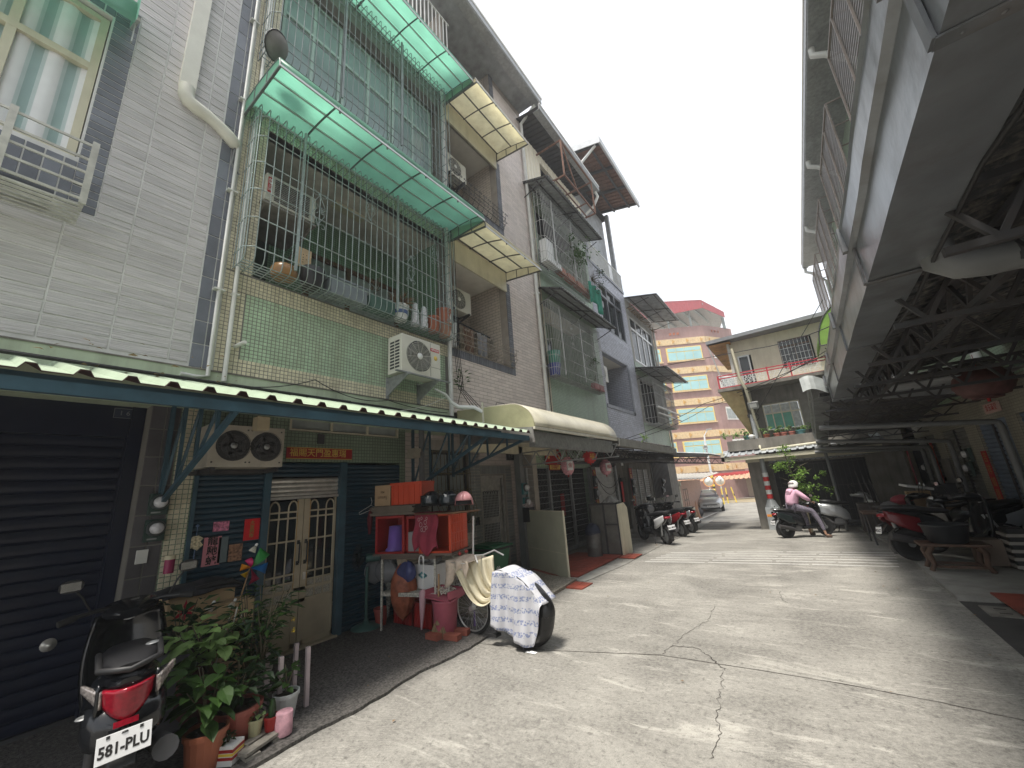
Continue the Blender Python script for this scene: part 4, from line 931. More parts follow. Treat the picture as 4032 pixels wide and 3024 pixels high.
# twin-fan unit below the awning
TX = -5.02
t = acunit('grimy twin-fan condenser hung under the blue awning',TX-.36,TX,1.54,2.30,2.24,2.70,'outdoor air conditioners',fans=2,mt=mat('grimy_ivory_metal',(.50,.46,.38),.5,var=.1,dirt=.5,dcol=(.2,.16,.12)),sl=False)
b = MB()
for y in (1.58,1.90,1.94,2.26):
    for z in (2.29,2.65): b.box(TX,TX+.004,y-.008,y+.008,z-.008,z+.008)
part(b,'screw',DSTEEL,t)
b = MB(); b.box(TX-.45,TX+.0,1.58,1.62,2.19,2.235); b.box(TX-.45,TX+.0,2.22,2.26,2.19,2.235); b.box(XL,TX-.3,1.56,2.28,2.19,2.23); part(b,'hanger',DSTEEL,t)
b = MB(); b.box(-4.62,-4.5,1.78,1.90,2.58,2.72); solo(b,'flood_lamp',mat('old_ivory_plastic',(.48,.40,.26),.5),'small ivory lamp box hanging before the twin fans','lamp',bevel=.006)
# ================================================================ blue awning
AX,AZ = -3.76,2.70
aw = thing('blue_awning','blue steel awning with pale green ribbed sheet over the forecourt','awning',(-4.7,1.4,2.5))
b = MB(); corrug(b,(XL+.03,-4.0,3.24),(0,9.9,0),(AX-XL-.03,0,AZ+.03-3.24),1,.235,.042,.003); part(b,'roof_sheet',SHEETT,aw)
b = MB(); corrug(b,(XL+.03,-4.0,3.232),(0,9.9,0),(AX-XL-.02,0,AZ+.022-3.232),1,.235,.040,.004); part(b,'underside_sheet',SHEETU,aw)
b = MB(); b.box(AX-.07,AX-.02,-4,5.88,AZ-.105,AZ-.02); part(b,'front_beam',BLUES,aw)
for x in (-4.4,-5.1): b = MB(); z = AZ+(3.17-AZ)*(AX-x)/(AX-XL)*1.0; b.box(x-.02,x+.02,-4,5.86,z-.075,z-.015); part(b,'purlin',BLUES,aw)
for y,full in ((1.34,1),(4.78,1),(5.80,0),(-2.4,1)):
    b = MB(); b.bar((XL,y,3.02),(AX-.05,y,AZ-.06),.035); b.bar((XL+.02,y,1.88 if full else 2.15),(AX-.06,y,AZ-.08),.04,.045)
    b.bar((XL+.02,y,3.0),(XL+.02,y,1.8 if full else 2.1),.04)
    for k in range(1,4):
        q = k/4; zt = 3.02+(AZ-.06-3.02)*q; zb = (1.88 if full else 2.15)+(AZ-.08-(1.88 if full else 2.15))*q; x = XL+(AX-XL)*q
        b.bar((x,y,zt),(x,y,zb),.028); zb2 = (1.88 if full else 2.15)+(AZ-.08-(1.88 if full else 2.15))*(q-.25); b.bar((x,y,zt),(x-(AX-XL)*.25,y,zb2),.024)
    part(b,'bracket',BLUES,aw)
b = MB(); P0,P1 = (-5.55,5.92,2.98),(AX+.08,5.92,2.60); b.prism([(-5.5,3.02),(-3.74,2.84),(-3.70,2.56),(-5.5,2.72)],lambda x,z: (x,5.93,z),lambda x,z: (x,5.96,z)); part(b,'end_board',mat('weathered_board',(.24,.235,.22),.9,var=.2,dirt=.8,dcol=(.09,.07,.05)),aw)
rr = random.Random(21); b = MB()
for i in range(60): leaf(b,(XL+rr.uniform(.3,1.5),rr.uniform(-2,1.7),3.17),(rr.gauss(0,1),rr.gauss(0,1),.1),rr.uniform(.03,.08),.5,rr)
o = part(b,'fallen_leaves',DRY,aw,kind='stuff')
# corner pipe and pier between green and beige ground floors
b = MB(); b.tube([(-5.35,4.78,3.1),(-5.35,4.78,.03)],.05,12); solo(b,'corner_pipe',PVCG,'dark grey standpipe at the end of the blue shutter','pipe')
b = MB(); b.box(-5.45,-5.25,4.52,4.66,2.42,2.52); b.box(-5.45,-5.25,4.54,4.68,2.52,2.58); solo(b,'junction_boxes',mat('old_junction_plastic',(.40,.36,.28),.6),'dusty junction boxes on the wall near the grey standpipe','junction box')
# ================================================================ third house (beige brick tile)
BG = thing('beige_brick_house','beige brick-tile house with open balconies and slate tile borders','house',(XL-.6,7.8,0))
ops = [(5.92,8.08,4.86,7.34),(5.92,8.02,9.08,11.42),(5.92,7.98,12.75,15.3)]
bor = [(5.80,8.30,4.66,7.34),(5.80,8.24,8.90,11.42),(5.80,8.2,12.6,15.3)]
b = MB(); wallX(b,XL,.22,5.80,9.78,3.40,15.4,ops); part(b,'wall',mat('beige_grout',(.36,.31,.27),.9),BG)
tiles(BG,'brick_tile',BEIGE,XL+.001,1,5.84,9.74,3.42,14.6,.30,.086,.009,holes=bor,limit=300)
SBR = mat('slate_border_brick',(.13,.135,.155),.5,isl=.2,bump=.3)
for (h,o) in zip(bor,ops):
    tiles(BG,'border_tile',SBR,XL+.002,1,o[1]+.01,h[1]-.01,o[2],min(o[3],15),.20,.066,.008,dep=.018,off=0,limit=70)
    tiles(BG,'border_tile',SBR,XL+.002,1,5.84,h[1]-.01,h[2],o[2]-.01,.068,.19,.008,dep=.018,off=0,limit=60)
for (a0,a1,z0,z1) in ops:
    b = MB(); wallX(b,-6.95,.1,a0,8.3,z0-.2,z1+.1); b.box(-6.95,XL-.22,a1,a1+.12,z0-.2,z1); b.box(-6.95,XL-.22,a0-.10,a0-.01,z0-.2,z1); part(b,'balcony_wall',BEIGEW,BG)
    b = MB(); b.box(-6.95,XL+.02,a0-.08,a1+.01,z1,z1+.08); part(b,'balcony_ceiling',CEIL,BG)
    b = MB(); b.box(-6.95,XL-.2,a0,a1,z0-.15,z0-.05); part(b,'balcony_floor',CONC,BG)
    b = MB(); b.box(XL+.002,XL+.05,a0-.06,a1+.02,z1-.30,z1+.28); part(b,'lintel',CREAMP,BG) if z1 < 15 else None
    window(BG,-6.9,6.3,7.6,z0+.1,z0+1.9,[6.95],None,fm=DSTEEL,gm=GLASSD,fw=.06,d=.06)
    b = MB(); c_ = (-6.2,6.25,z1-.001); b.lathe([(.09,0),(.085,-.02),(0,-.03)],c_,16); part(b,'downlight',STEEL,BG)
def ironrail(lab,y0,y1,z0,mt,X=XL+.02,h=.42,n=11,grp='wrought iron balcony rails of the beige house'):
    t = thing('balcony_rail',lab,'railing',(X,(y0+y1)/2,z0),0,grp)
    b = MB()
    for z,dx in ((z0,.02),(z0+.12,.10),(z0+h*.75,.14)): b.tube([(X,y0,z),(X+dx,y0+.05,z),(X+dx,y1-.05,z),(X,y1,z)],.009,6)
    part(b,'rail',mt,t); b = MB()
    for i in range(n+1):
        y = y0+.06+(y1-y0-.12)*i/n; 
        b.tube([(X+.03,y,z0),(X+.10,y,z0+.08),(X+.14,y,z0+h*.4),(X+.12,y,z0+h*.75),(X+.17,y,z0+h)],.006,5)
        for k in (-1,1):
            b.tube([Vector((X+.17,y,z0+h)) + Vector((0,k*(.045-.03*cos(a*.55)*(1-a/14)),.035*sin(a*.55)*(1-a/16))) for a in range(12)],.006,5)
            b.tube([Vector((X+.13,y+k*.05,z0+h*.45)) + Vector((0,k*.035*cos(a*.6)*(1-a/13),.045*sin(a*.6)*(1-a/13))) for a in range(11)],.005,5)
        b.lathe([(.0,-.02),(.02,0),(0,.02)],(X+.06,y,z0+.01),6)
    part(b,'scrollwork',mt,t); return t
ironrail('bronze wrought iron rail on the second-floor balcony of the beige house',5.95,8.22,4.86,BRONZE)
ironrail('black wrought iron rail on the third-floor balcony of the beige house',5.95,8.20,9.05,IRON)
canopy('lower cream translucent canopy over the beige house balcony',5.86,8.15,7.72,7.50,-4.45,.17,POLYC,FRAMEK,3,3,GC,-.05)
canopy('upper cream translucent canopy over the beige house balcony',5.86,8.12,11.8,11.6,-4.45,.17,POLYC,FRAMEK,3,3,GC,-.05)
for z,lab in ((5.98,'ivory outdoor air conditioner inside the lower beige balcony'),(10.0,'ivory outdoor air conditioner inside the upper beige balcony')):
    x1 = -6.0; p = onX(1810 if z < 8 else 1795,1180 if z < 8 else 660,x1)
    acunit(lab,x1-.3,x1,p.y-.38,p.y+.42,p.z-.30,p.z+.30,'outdoor air conditioners')
    t = thing('wall_bracket','dark bracket under the air conditioner in the %s beige balcony' % ('lower' if z < 8 else 'upper'),'bracket',(x1-.5,p.y,p.z-.4)); b = MB()
    for y in (p.y-.25,p.y+.3): b.bar((-6.9,y,p.z-.32),(x1+.05,y,p.z-.32),.04); b.bar((-6.9,y,p.z-.6),(x1,y,p.z-.34),.035)
    part(b,'arm',DSTEEL,t)
rr = random.Random(31)
for i,(y,z,lab) in enumerate(((6.15,4.86,'white basin leaning behind the left end of the bronze rail'),(6.75,4.86,'brown hanging cloth behind the bronze balcony rail'),(7.25,4.86,'grey laundry hanging behind the bronze balcony rail'))):
    b = MB(); b.sheet(lambda u,v: (-5.85+.03*sin(u*17+i),y+.42*(u-.5)*(1-.1*v),z+.75-.62*v+.02*sin(u*9)),14,6,.012)
    solo(b,'laundry',(WHITE,mat('brown_cloth',(.16,.09,.06),.9,var=.3),mat('grey_cloth',(.25,.25,.27),.9,var=.3))[i],lab,'cloth')
t = thing('drying_rack','black and white clothes rack on the beige balcony','drying rack',(-5.9,7.2,5.5)); b = MB()
b.tube([(-5.9,6.0,5.75),(-5.85,7.6,5.62)],.02,8)
for k in range(22): b.bar((-5.88,6.9+.04*k,5.62),(-5.88,6.9+.04*k,5.48),.010)
part(b,'rack',IRON,t)
# roof eave with gutter, rainwater pipe
t = thing('roof_eave','grey metal roof eave and gutter of the beige house against the sky','roof',(-5.2,7,14.5))
b = MB(); corrug(b,(XL-1.5,4.5,16.0),(0,5.35,0),(XL*0+2.15,0,-.9),1,.3,.05,.02); part(b,'roof_sheet',CORR,t)
b = MB(); b.box(-5.0,-4.72,4.5,9.85,14.62,14.66); b.box(-4.74,-4.70,4.5,9.85,14.66,14.92); b.box(-5.02,-4.98,4.5,9.85,14.66,14.85); part(b,'gutter',GALV,t)
b = MB(); b.box(-6.9,-5.0,4.5,9.80,14.85,14.9); part(b,'soffit',CORR,t)
b = MB(); b.box(-4.7,-4.68,4.5,9.9,14.88,14.97); part(b,'edge_trim',WHITE,t)
b = MB(); b.tube([(-4.9,9.68,14.6),(XL+.1,9.66,14.2),(XL+.08,9.70,3.5)],.055,10)
for z in (5.2,7.6,9.5,11.8): b.box(XL,XL+.15,9.63,9.77,z,z+.03)
solo(b,'rain_pipe',PVC,'long grey-white rain pipe down the right edge of the beige house','pipe')
t = thing('wall_weed','small leafy weed sprouting by the wires at the foot of the beige wall','plant',(XL+.1,6.05,3.9)); b = MB(); rr = random.Random(6)
b.tube([(XL+.02,6.0,3.6),(XL+.10,6.05,3.95),(XL+.12,6.08,4.2)],.007,5); part(b,'stem',STEM,t)
b = MB()
for i in range(26): a = rr.uniform(0,6.3); p = Vector((XL+.12,6.08,rr.uniform(3.95,4.3))); leaf(b,p+Vector((.12*cos(a)*rr.random(),.2*sin(a)*rr.random(),0)),(cos(a),sin(a),.3),.13,.36,rr)
part(b,'leaves',LEAF,t)
# ---- ground floor of the beige house, set back
XG = -6.2
b = MB(); wallX(b,XG,.2,4.62,8.95,0,3.3,[(5.78,6.95,1.12,2.70),(7.36,8.34,.06,2.16)]); b.box(XG,XL,8.75,8.95,0,3.3); part(b,'ground_wall',mat('pale_grout',(.42,.38,.33),.9),BG)
SB2 = mat('grey_surround_brick',(.26,.275,.265),.55,isl=.15,bump=.3)
surr = [(5.46,7.2,.92,2.9),(7.14,8.62,0,2.40)]
tiles(BG,'beige_brick',BEIGE,XG+.001,1,4.66,8.9,.02,3.2,.30,.086,.010,holes=[(5.46,7.12,.92,2.92),(7.14,8.62,0,2.40)],limit=200)
tiles(BG,'surround_brick',SB2,XG+.001,1,5.50,5.76,.95,2.9,.235,.072,.012,off=0,limit=60)
tiles(BG,'surround_brick',SB2,XG+.001,1,6.97,7.34,.02,2.9,.235,.072,.012,limit=60)
tiles(BG,'surround_brick',SB2,XG+.001,1,8.36,8.60,.02,2.36,.235,.072,.012,off=0,limit=60)
tiles(BG,'surround_brick',SB2,XG+.001,1,7.36,8.34,2.18,2.38,.072,.20,.012,off=0,limit=40)
tiles(BG,'surround_brick',SB2,XG+.001,1,5.78,6.95,.93,1.11,.072,.17,.012,off=0,limit=40)
window(BG,XG-.06,5.80,6.93,1.14,2.68,[6.36],2.2,fm=DSTEEL,gm=GLASSG,fw=.05)
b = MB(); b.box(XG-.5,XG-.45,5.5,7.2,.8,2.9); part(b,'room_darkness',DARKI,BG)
t = thing('window_grille','gold-tinted wrought iron window grille with a bellied foot on the beige ground floor','window grille',(XG+.15,6.36,1.1))
b = MB()
for i in range(11):
    y = 5.80+1.14*i/10; b.tube([(XG+.03,y,2.68),(XG+.06,y,1.75),(XG+.20,y,1.48),(XG+.22,y,1.25),(XG+.06,y,1.13)],.008,5)
for z,x in ((2.66,.03),(2.2,.05),(1.76,.06),(1.36,.22),(1.14,.06)): b.bar((XG+x,5.78,z),(XG+x,6.96,z),.016)
part(b,'bars',mat('tarnished_gold_iron',(.20,.17,.10),.5,.4,var=.3),t)
b = MB()
for i in range(6):
    y = 5.9+.185*i
    for z,x in ((1.83,.07),(2.28,.06)):
        for k in (-1,1): b.tube(scroll((XG+x,y+k*.04,z),XF,1,1.0,k,.045,0),.006,5)
part(b,'scrollwork',MT['tarnished_gold_iron'],t)
dr = thing('steel_door','stainless steel security door with square lattice panels and scalloped top','door',(XG-.05,7.85,.06))
XD2 = XG-.06
b = MB()
for (p,q,r_,s_) in ((7.37,7.43,.06,2.15),(8.27,8.33,.06,2.15),(7.43,8.27,2.08,2.15),(8.12,8.2,.08,2.08),(7.43,7.48,.08,2.08),(7.48,8.12,1.78,2.08),(7.48,8.12,1.02,1.16),(7.48,8.12,.08,.26)): b.box(XD2-.05,XD2,p,q,r_,s_)
part(b,'frame',STEEL,dr)
b = MB(); b.box(XD2-.045,XD2-.035,7.48,8.12,.26,1.78); part(b,'mesh_backing',FRAMEK,dr)
b = MB()
for i in range(12): y = 7.50+.055*i; b.box(XD2-.03,XD2-.018,y,y+.014,.26,1.02); b.box(XD2-.03,XD2-.018,y,y+.014,1.16,1.74)
for j in range(12): z = .30+.06*j; b.box(XD2-.03,XD2-.016,7.48,8.12,z,z+.012)
for j in range(9): z = 1.20+.06*j; b.box(XD2-.03,XD2-.016,7.48,8.12,z,z+.012)
for i in range(7): y = 7.48+.09*i+.045; b.tube([(XD2-.02,y+.06*cos(a*pi/6),1.70+.07*sin(a*pi/6)) for a in range(7)],.007,5)
part(b,'lattice',ALU,dr)
b = MB(); b.box(XD2,XD2+.03,8.04,8.12,1.02,1.16); part(b,'lock',STEEL,dr)
b = MB(); b.box(XG+.015,XG+.05,7.12,7.2,1.05,1.22); solo(b,'door_bell',BLACKM,'small grey intercom box between grille window and steel door','intercom')
t = thing('house_number_plate','dark house number plate over the right side of the steel door','sign',(XG+.03,8.55,2.45)); b = MB(); b.box(XG+.014,XG+.05,8.42,8.72,2.52,2.72); part(b,'plate',DSTEEL,t,.004); text('18 號',.09,(XG+.052,8.57,2.62),XF,GALV,t)
b = MB(); b.box(XL-.06,XL+.10,8.02,8.18,0,3.2); solo(b,'grey_post',mat('grey_painted_post',(.17,.18,.18),.5,var=.1,dirt=.3),'square grey steel post between the steel door and the folding gate','post')
for k,(px,py) in enumerate(((2045,1935),(2052,1993))):
    p = onX(px,py,XL+.12); meter(XL+.11,8.10+.02*k,p.z-.08,1,('upper','lower')[k]+' round meter on the teal board beside the steel door',1.15,box=mat('teal_board',(.03,.16,.17),.5))
t = thing('mailbox','black mailbox stuffed with leaflets on the grey post','mailbox',(XL+.2,8.1,1.05)); b = MB(); b.box(XL+.11,XL+.3,7.98,8.22,1.02,1.34); part(b,'box',BLACKM,t,.01)
b = MB(); rr = random.Random(2)
for i in range(7): b.obox((XL+.2,8.02+.03*i,1.38),(.14,.006,.13),(rr.gauss(0,.3),rr.gauss(0,.3),rr.gauss(0,.4)))
b.box(XL+.3,XL+.305,8.0,8.1,1.06,1.13); part(b,'leaflets',mat('printed_paper',(.5,.42,.42),.6,var=.5,scale=30),t)
# cream arched awning
ar = thing('arched_awning','cream arched awning with quarter-round front between blue awning and dark trusses','awning',(-4.7,7.9,2.8))
def arc_prof(v):
    if v < .45: q = v/.45; return XL+.02+(-4.30-XL)*q,3.44-.10*q
    q = (v-.45)/.55*pi/2; return -4.28+.57*sin(q),2.86+.48*cos(q)
b = MB(); b.sheet(lambda u,v: (arc_prof(v)[0],5.98+3.95*u,arc_prof(v)[1]-.0*u),8,18,.02); part(b,'sheet',mat('ivory_arched_sheet',(.64,.60,.47),.35,var=.05,dirt=.45,dcol=(.33,.30,.22)),ar)
b = MB(); pts = [arc_prof(i/16) for i in range(17)]
b.prism([(XL+.02,3.02)]+[(x,z) for x,z in pts]+[(-3.72,2.80),(-3.80,2.84)],lambda x,z: (x,5.965,z),lambda x,z: (x,5.98,z)); part(b,'end_panel',mat('olive_end_panel',(.42,.40,.24),.5,var=.05,dirt=.5,dcol=(.15,.14,.09)),ar)
b = MB(); b.box(-3.74,-3.69,5.96,9.95,2.80,2.85); b.box(-4.9,-4.86,5.955,5.965,3.0,3.5)
for k in range(9): y = 6.0+.49*k; b.tube([(x,y,z+.012) for x,z in pts[7:]],.010,5)
part(b,'ribs',mat('cream_trim',(.60,.57,.47),.5),ar)
b = MB(); b.box(XL+.05,-4.0,6.05,9.9,2.78,2.84); b.box(XL,XL+.1,6.2,9.9,2.6,3.0); part(b,'soffit_box',CREAMP,ar)
b = MB(); b.box(-4.0,-3.86,6.2,10.0,2.52,2.80); part(b,'box_beam',GALV,ar)
def truss(mb,a,c_,h,n,w_=.03):
    a,c_ = Vector(a),Vector(c_); up = Vector((0,0,h))
    mb.bar(a,c_,w_); mb.bar(a-up,c_-up,w_)
    for k in range(n):
        p,q = a.lerp(c_,k/n),a.lerp(c_,(k+1)/n); m_ = (p+q)/2
        mb.bar(p,m_-up,w_*.7); mb.bar(m_-up,q,w_*.7)
    return mb
b = MB(); truss(b,(-5.5,8.15,2.62),(-3.85,8.15,2.62),.3,4); truss(b,(-5.5,9.9,2.70),(-3.7,9.9,2.72),.32,4); part(b,'truss',GALV,ar)
cable('loop of black wire standing on the cream arched awning, left',[onX(1950,1610,-5.3),onX(1955,1585,-5.3),onX(1985,1590,-5.3),onX(2000,1620,-5.2)],.007,grp='wire loops')
# ================================================================ fourth house (green, two cages)
G2 = thing('second_green_house','pale green tiled house with two barred cages and profiled cladding on top','house',(XL-.6,12,0))
Y3,Y4 = 9.80,14.42
b = MB(); wallX(b,XL,.2,Y3,Y4,3.0,11.9,[(10.2,14.0,5.0,7.6),(10.2,14.2,8.9,11.3)]); part(b,'wall',MOSG2,G2)
b = MB(); b.box(XL,XL+.012,Y3,Y3+.32,3.3,11.9); part(b,'cream_strip',mat('x',(1,1,1)) if 0 else brickmat('cream_mosaic_wall',(.56,.50,.34),(.62,.56,.40),(.28,.24,.16),.05,.05,.005),G2)
b = MB(); wallX(b,-6.6,.1,10,14.4,4.5,11.6); b.box(-6.6,XL-.2,14.0,14.4,4.5,11.6); part(b,'balcony_wall',MOSG2,G2)
b = MB(); b.box(-6.6,XL-.2,10,14.4,7.7,7.9); b.box(-6.6,XL-.2,10,14.4,4.7,4.8); part(b,'balcony_floor',CEIL,G2)
window(G2,-6.5,10.6,12.2,5.2,7.0,[11.4],None,fm=ALU,gm=GLASSD); window(G2,-6.5,10.6,12.6,9.1,10.8,[11.6],None,fm=ALU,gm=GLASSD)
CAGW = mat('white_grey_bars',(.46,.46,.44),.5,.2,var=.15,dirt=.3)
c1 = cage('dense grey-white window cage, lower one of the second green house',-5.22,9.92,13.65,4.95,7.40,CAGW,36,[5.2,5.6,6.1,6.6,7.0],False,CAG,posts=(10.5,11.9),scrolls=[(11.2,6.5,1.3),(12.9,6.5,1.3),(12.1,5.8,1.2)])
c2 = cage('dense grey-white window cage full of plants, upper one of the second green house',-5.05,9.7,13.5,8.65,11.25,CAGW,36,[8.95,9.5,10.1,10.7],False,CAG,posts=(10.4,11.8))
def sheetawn(lab,y0,y1,zw,zo,Xo,mt,pitch=.16,grp='corrugated sheet awnings',Xw=XL,tilt=0,side=1,arms=3):
    t = thing('sheet_awning',lab,'awning',((Xw+Xo)/2,(y0+y1)/2,min(zw,zo)),0,grp)
    b = MB(); corrug(b,(Xw,y0,zw),(0,y1-y0,tilt),(Xo-Xw,0,zo-zw),1,pitch,.03,.008); part(b,'sheet',mt,t)
    b = MB()
    for q in (.12,.5,.9): b.bar((Xw+(Xo-Xw)*q,y0,zw+(zo-zw)*q-.03),(Xw+(Xo-Xw)*q,y1,zw+(zo-zw)*q-.03+tilt),.035)
    part(b,'purlins',DSTEEL,t); b = MB()
    for k in range(arms):
        y = y0+.05+(y1-y0-.1)*k/(arms-1); tt = tilt*k/(arms-1); b.bar((Xw,y,zw-.05+tt),(Xo,y,zo-.05+tt),.03); b.bar((Xw,y,zw-.62+tt),(Xo-(Xo-Xw)*.25,y,zo-.06+tt),.025)
    part(b,'arms',DSTEEL,t); return t
sheetawn('weathered corrugated awning above the lower cage of the second green house',9.9,14.35,7.95,7.62,-4.75,CORR)
sheetawn('weathered corrugated awning above the upper cage of the second green house',9.55,14.0,11.75,11.45,-4.65,CORR)
# things in those cages
PCG = 'planters in the upper barred cage'
for i in range(4):
    y = 10.9+.72*i; t = thing('trough_planter',('first','second','third','fourth')[i]+' red-brown trough planter from the left in the upper barred cage','planter',(-5.2,y,8.68),0,PCG); b = MB(); b.box(-5.32,-5.12,y-.3,y+.25,8.68,8.9); part(b,'trough',TERRA,t,.01)
b = MB(); b.box(-5.35,-5.08,9.85,10.75,8.68,8.88); b.box(-5.35,-5.1,9.85,10.3,8.88,9.5); solo(b,'styrofoam_boxes',WHITE,'white foam boxes at the left end of the upper barred cage','box',bevel=.01)
rr = random.Random(12)
t = thing('cage_shrub','green shrub growing out through the bars of the upper cage','plant',(-5.2,12.1,8.9)); b = MB()
for k in range(5): b.tube([(-5.2,11.9+.1*k,8.9),(-5.15,11.8+.2*k,9.5),(-5.0,11.5+.35*k,10.2)],[.02,.012,.006],5)
part(b,'trunk',STEM,t); b = MB(); leaves(b,(-5.0,11.9,9.9),.75,420,.11,rr,(.5,1,1)); part(b,'foliage',LEAF,t)
t = thing('bare_shrub','half-bare twiggy shrub hanging from the right part of the upper barred cage','plant',(-5.0,13.3,9)); b = MB()
for k in range(40): a = rr.uniform(-1,1); p = Vector((-5.0,13.1,9.3)); q = p+Vector((rr.uniform(0,.5),rr.uniform(-.5,1.3),rr.uniform(-.6,.6))); b.tube([p,p.lerp(q,.5)+Vector((0,0,.1)),q],[.008,.005,.002],4)
part(b,'twigs',STEM,t); b = MB(); leaves(b,(-4.85,13.4,9.3),.6,160,.08,rr,(.5,1,.8)); part(b,'foliage',LEAFD,t)
b = MB(); b.sheet(lambda u,v: (-5.0+.06*sin(u*14),12.7+1.0*u,9.1-.9*v*(1-.2*sin(u*5))),20,6,.004); solo(b,'green_netting',mat('green_net',(.05,.38,.26),.7,var=.2,alpha=.8,trans=.3),'bright green net draped in the upper barred cage','net')
for i,(y,mt,lab) in enumerate(((12.9,REDP,'red planter trough, left of two in the lower barred cage'),(13.35,REDP,'red planter trough, right of two in the lower barred cage'))):
    b = MB(); b.box(-5.4,-5.25,y-.2,y+.2,4.98,5.2); solo(b,'trough_planter',mt,lab,'planter',bevel=.01)
b = MB(); leaves(b,(-5.3,13.0,5.9),.42,160,.09,rr,(.4,.8,1.3)); t = thing('cage_plant','leafy climbing plant at the right of the lower barred cage','plant',(-5.3,13,5.2)); part(b,'foliage',LEAF,t); b = MB(); b.tube([(-5.33,13,5.2),(-5.3,13.05,5.8),(-5.3,12.9,6.3)],.01,5); part(b,'stem',STEM,t)
b = MB(); b.lathe([(.16,0),(.2,.38),(.0,.38)],(-5.42,10.15,4.98),14); solo(b,'blue_bucket',mat('dark_blue_plastic',(.03,.04,.22),.4),'dark blue bucket at the left end of the lower barred cage','bucket')
b = MB(); b.lathe([(.17,0),(.21,.40),(.0,.40)],(-5.42,10.2,5.37),14); solo(b,'green_bucket',mat('green_bucket_plastic',(.02,.20,.13),.4),'green bucket stacked above the blue one in the lower barred cage','bucket')
# cladding, rusty frame and eave on top
ct = thing('rooftop_shed','cream profiled-sheet rooftop shed with a dark eave above the second green house','shed',(XL-.2,12,11.9))
b = MB()
y = Y3
while y < 14.4:
    for (q0,q1,dx) in ((0,.16,0),(.16,.19,.015),(.19,.22,0)):
        if not 10.9 < y < 13.3: b.box(XL-.1,XL+.03+dx,y+q0,min(y+q1,14.42),11.95,13.9)
        else: b.box(XL-.1,XL+.03+dx,y+q0,y+q1,13.5,13.9)
    y += .22
part(b,'cladding',CORRY,ct)
b = MB(); wallX(b,XL-.3,.05,10.8,13.5,11.9,13.6); part(b,'window_darkness',GLASSD,ct)
b = MB(); corrug(b,(XL-.6,Y3-.3,14.45),(0,4.9,0),(1.55,0,-.2),1,.2,.04,.01); part(b,'roof_sheet',DSTEEL,ct)
b = MB(); b.box(-4.68,-4.64,Y3-.3,14.5,14.10,14.34); b.box(-4.9,-4.68,Y3-.3,14.5,14.10,14.13); part(b,'gutter',GALV,ct)
b = MB(); b.box(-4.635,-4.62,Y3-.3,14.5,14.30,14.36); part(b,'edge_trim',WHITE,ct)
ft = thing('rusty_frame','rusty angle-iron frame projecting from the rooftop shed','frame',(-5.1,11.6,12.2)); b = MB()
xa,xb,ya,yb,za,zb = XL,-4.55,10.7,13.3,12.2,13.7
for z in (za,zb):
    b.bar((xa,ya,z),(xb,ya,z),.05); b.bar((xa,yb,z),(xb,yb,z),.05); b.bar((xb,ya,z),(xb,yb,z),.05); b.bar((xa,ya,z),(xa,yb,z),.05)
for y in (ya,yb): b.bar((xb,y,za),(xb,y,zb),.05)
b.bar((xb,ya,zb),(xb,ya+1.0,za),.04)
for q in (.33,.66): b.bar((xa+(xb-xa)*q,ya,za),(xa+(xb-xa)*q,yb,za),.04)
for q in (.35,.7): b.bar((xa,ya+(yb-ya)*q,za),(xb,ya+(yb-ya)*q,za),.04)
part(b,'frame',RUST,ft)
b = MB(); b.tube([(-4.8,14.4,14.1),(-4.75,14.5,13.9),(-5.0,14.5,13.5),(-5.5,14.45,13.2),(XL+.1,14.45,12)],.06,8); solo(b,'rain_pipe',PVC,'white elbowed rain pipe under the dark rooftop eave','pipe')
b = MB(); b.tube([(XL+.08,9.88,11.9),(XL+.08,9.9,3.3)],.012,5); solo(b,'cable',CABLE,'thin wire down the cream mosaic strip of the second green house','cable')
# ================================================================ fifth house (blue-grey brick)
GB = thing('blue_grey_brick_house','blue-grey brick-tile house with a dark-framed window','house',(XL-.6,16.6,0))
b = MB(); wallX(b,XL,.2,14.44,18.84,3.0,12.2,[(14.7,17.6,4.75,6.95),(15.4,18.2,8.2,10.5),(14.7,18.2,11.2,12.2)]); part(b,'wall',GREYBW,GB)
tiles(GB,'wall_brick',GREYB,XL+.001,1,14.5,18.78,3.2,11.1,.26,.088,.010,holes=[(14.5,17.85,4.6,6.98),(15.2,18.4,8.0,10.7)],limit=120)
window(GB,XL-.02,15.4,18.2,8.2,10.5,[16.3,17.25],9.9,fm=mat('charcoal_frame',(.07,.075,.085),.4),gm=GLASSD,fw=.10,d=.14,back=DARKI)
b = MB(); wallX(b,-7.2,.1,14.5,18.6,4.6,7.1); b.box(-7.2,XL-.2,17.6,17.7,4.6,7); part(b,'balcony_wall',GREYBW,GB)
b = MB(); b.box(-7.2,XL+.0,14.5,17.7,6.96,7.04); part(b,'balcony_ceiling',CEIL,GB)
b = MB(); b.box(XL+.002,XL+.03,17.6,17.82,4.6,7.0); b.box(XL+.002,XL+.03,14.5,17.82,4.6,4.74); part(b,'border',DTILE,GB)
acunit('ivory air conditioner inside the balcony of the blue-grey house',-6.2,-5.85,14.75,15.7,5.85,6.55,'outdoor air conditioners')
b = MB()
for k in range(7): b.box(-6.2,-6.17,14.7,16.2,4.75+.13*k,4.84+.13*k)
part(b,'louvre_fence',DSTEEL,GB)
b = MB(); b.box(XL,XL+.05,14.5,18.8,11.1,11.22); b.box(XL-.1,XL+.02,14.44,14.7,11.2,12.2); part(b,'coping',DTILE,GB)
t = thing('roof_railing','white barred railing on top of the blue-grey house','railing',(XL,16.6,11.2)); b = MB()
for k in range(30): b.bar((XL+.02,14.7+.14*k,11.22),(XL+.02,14.7+.14*k,12.15),.025)
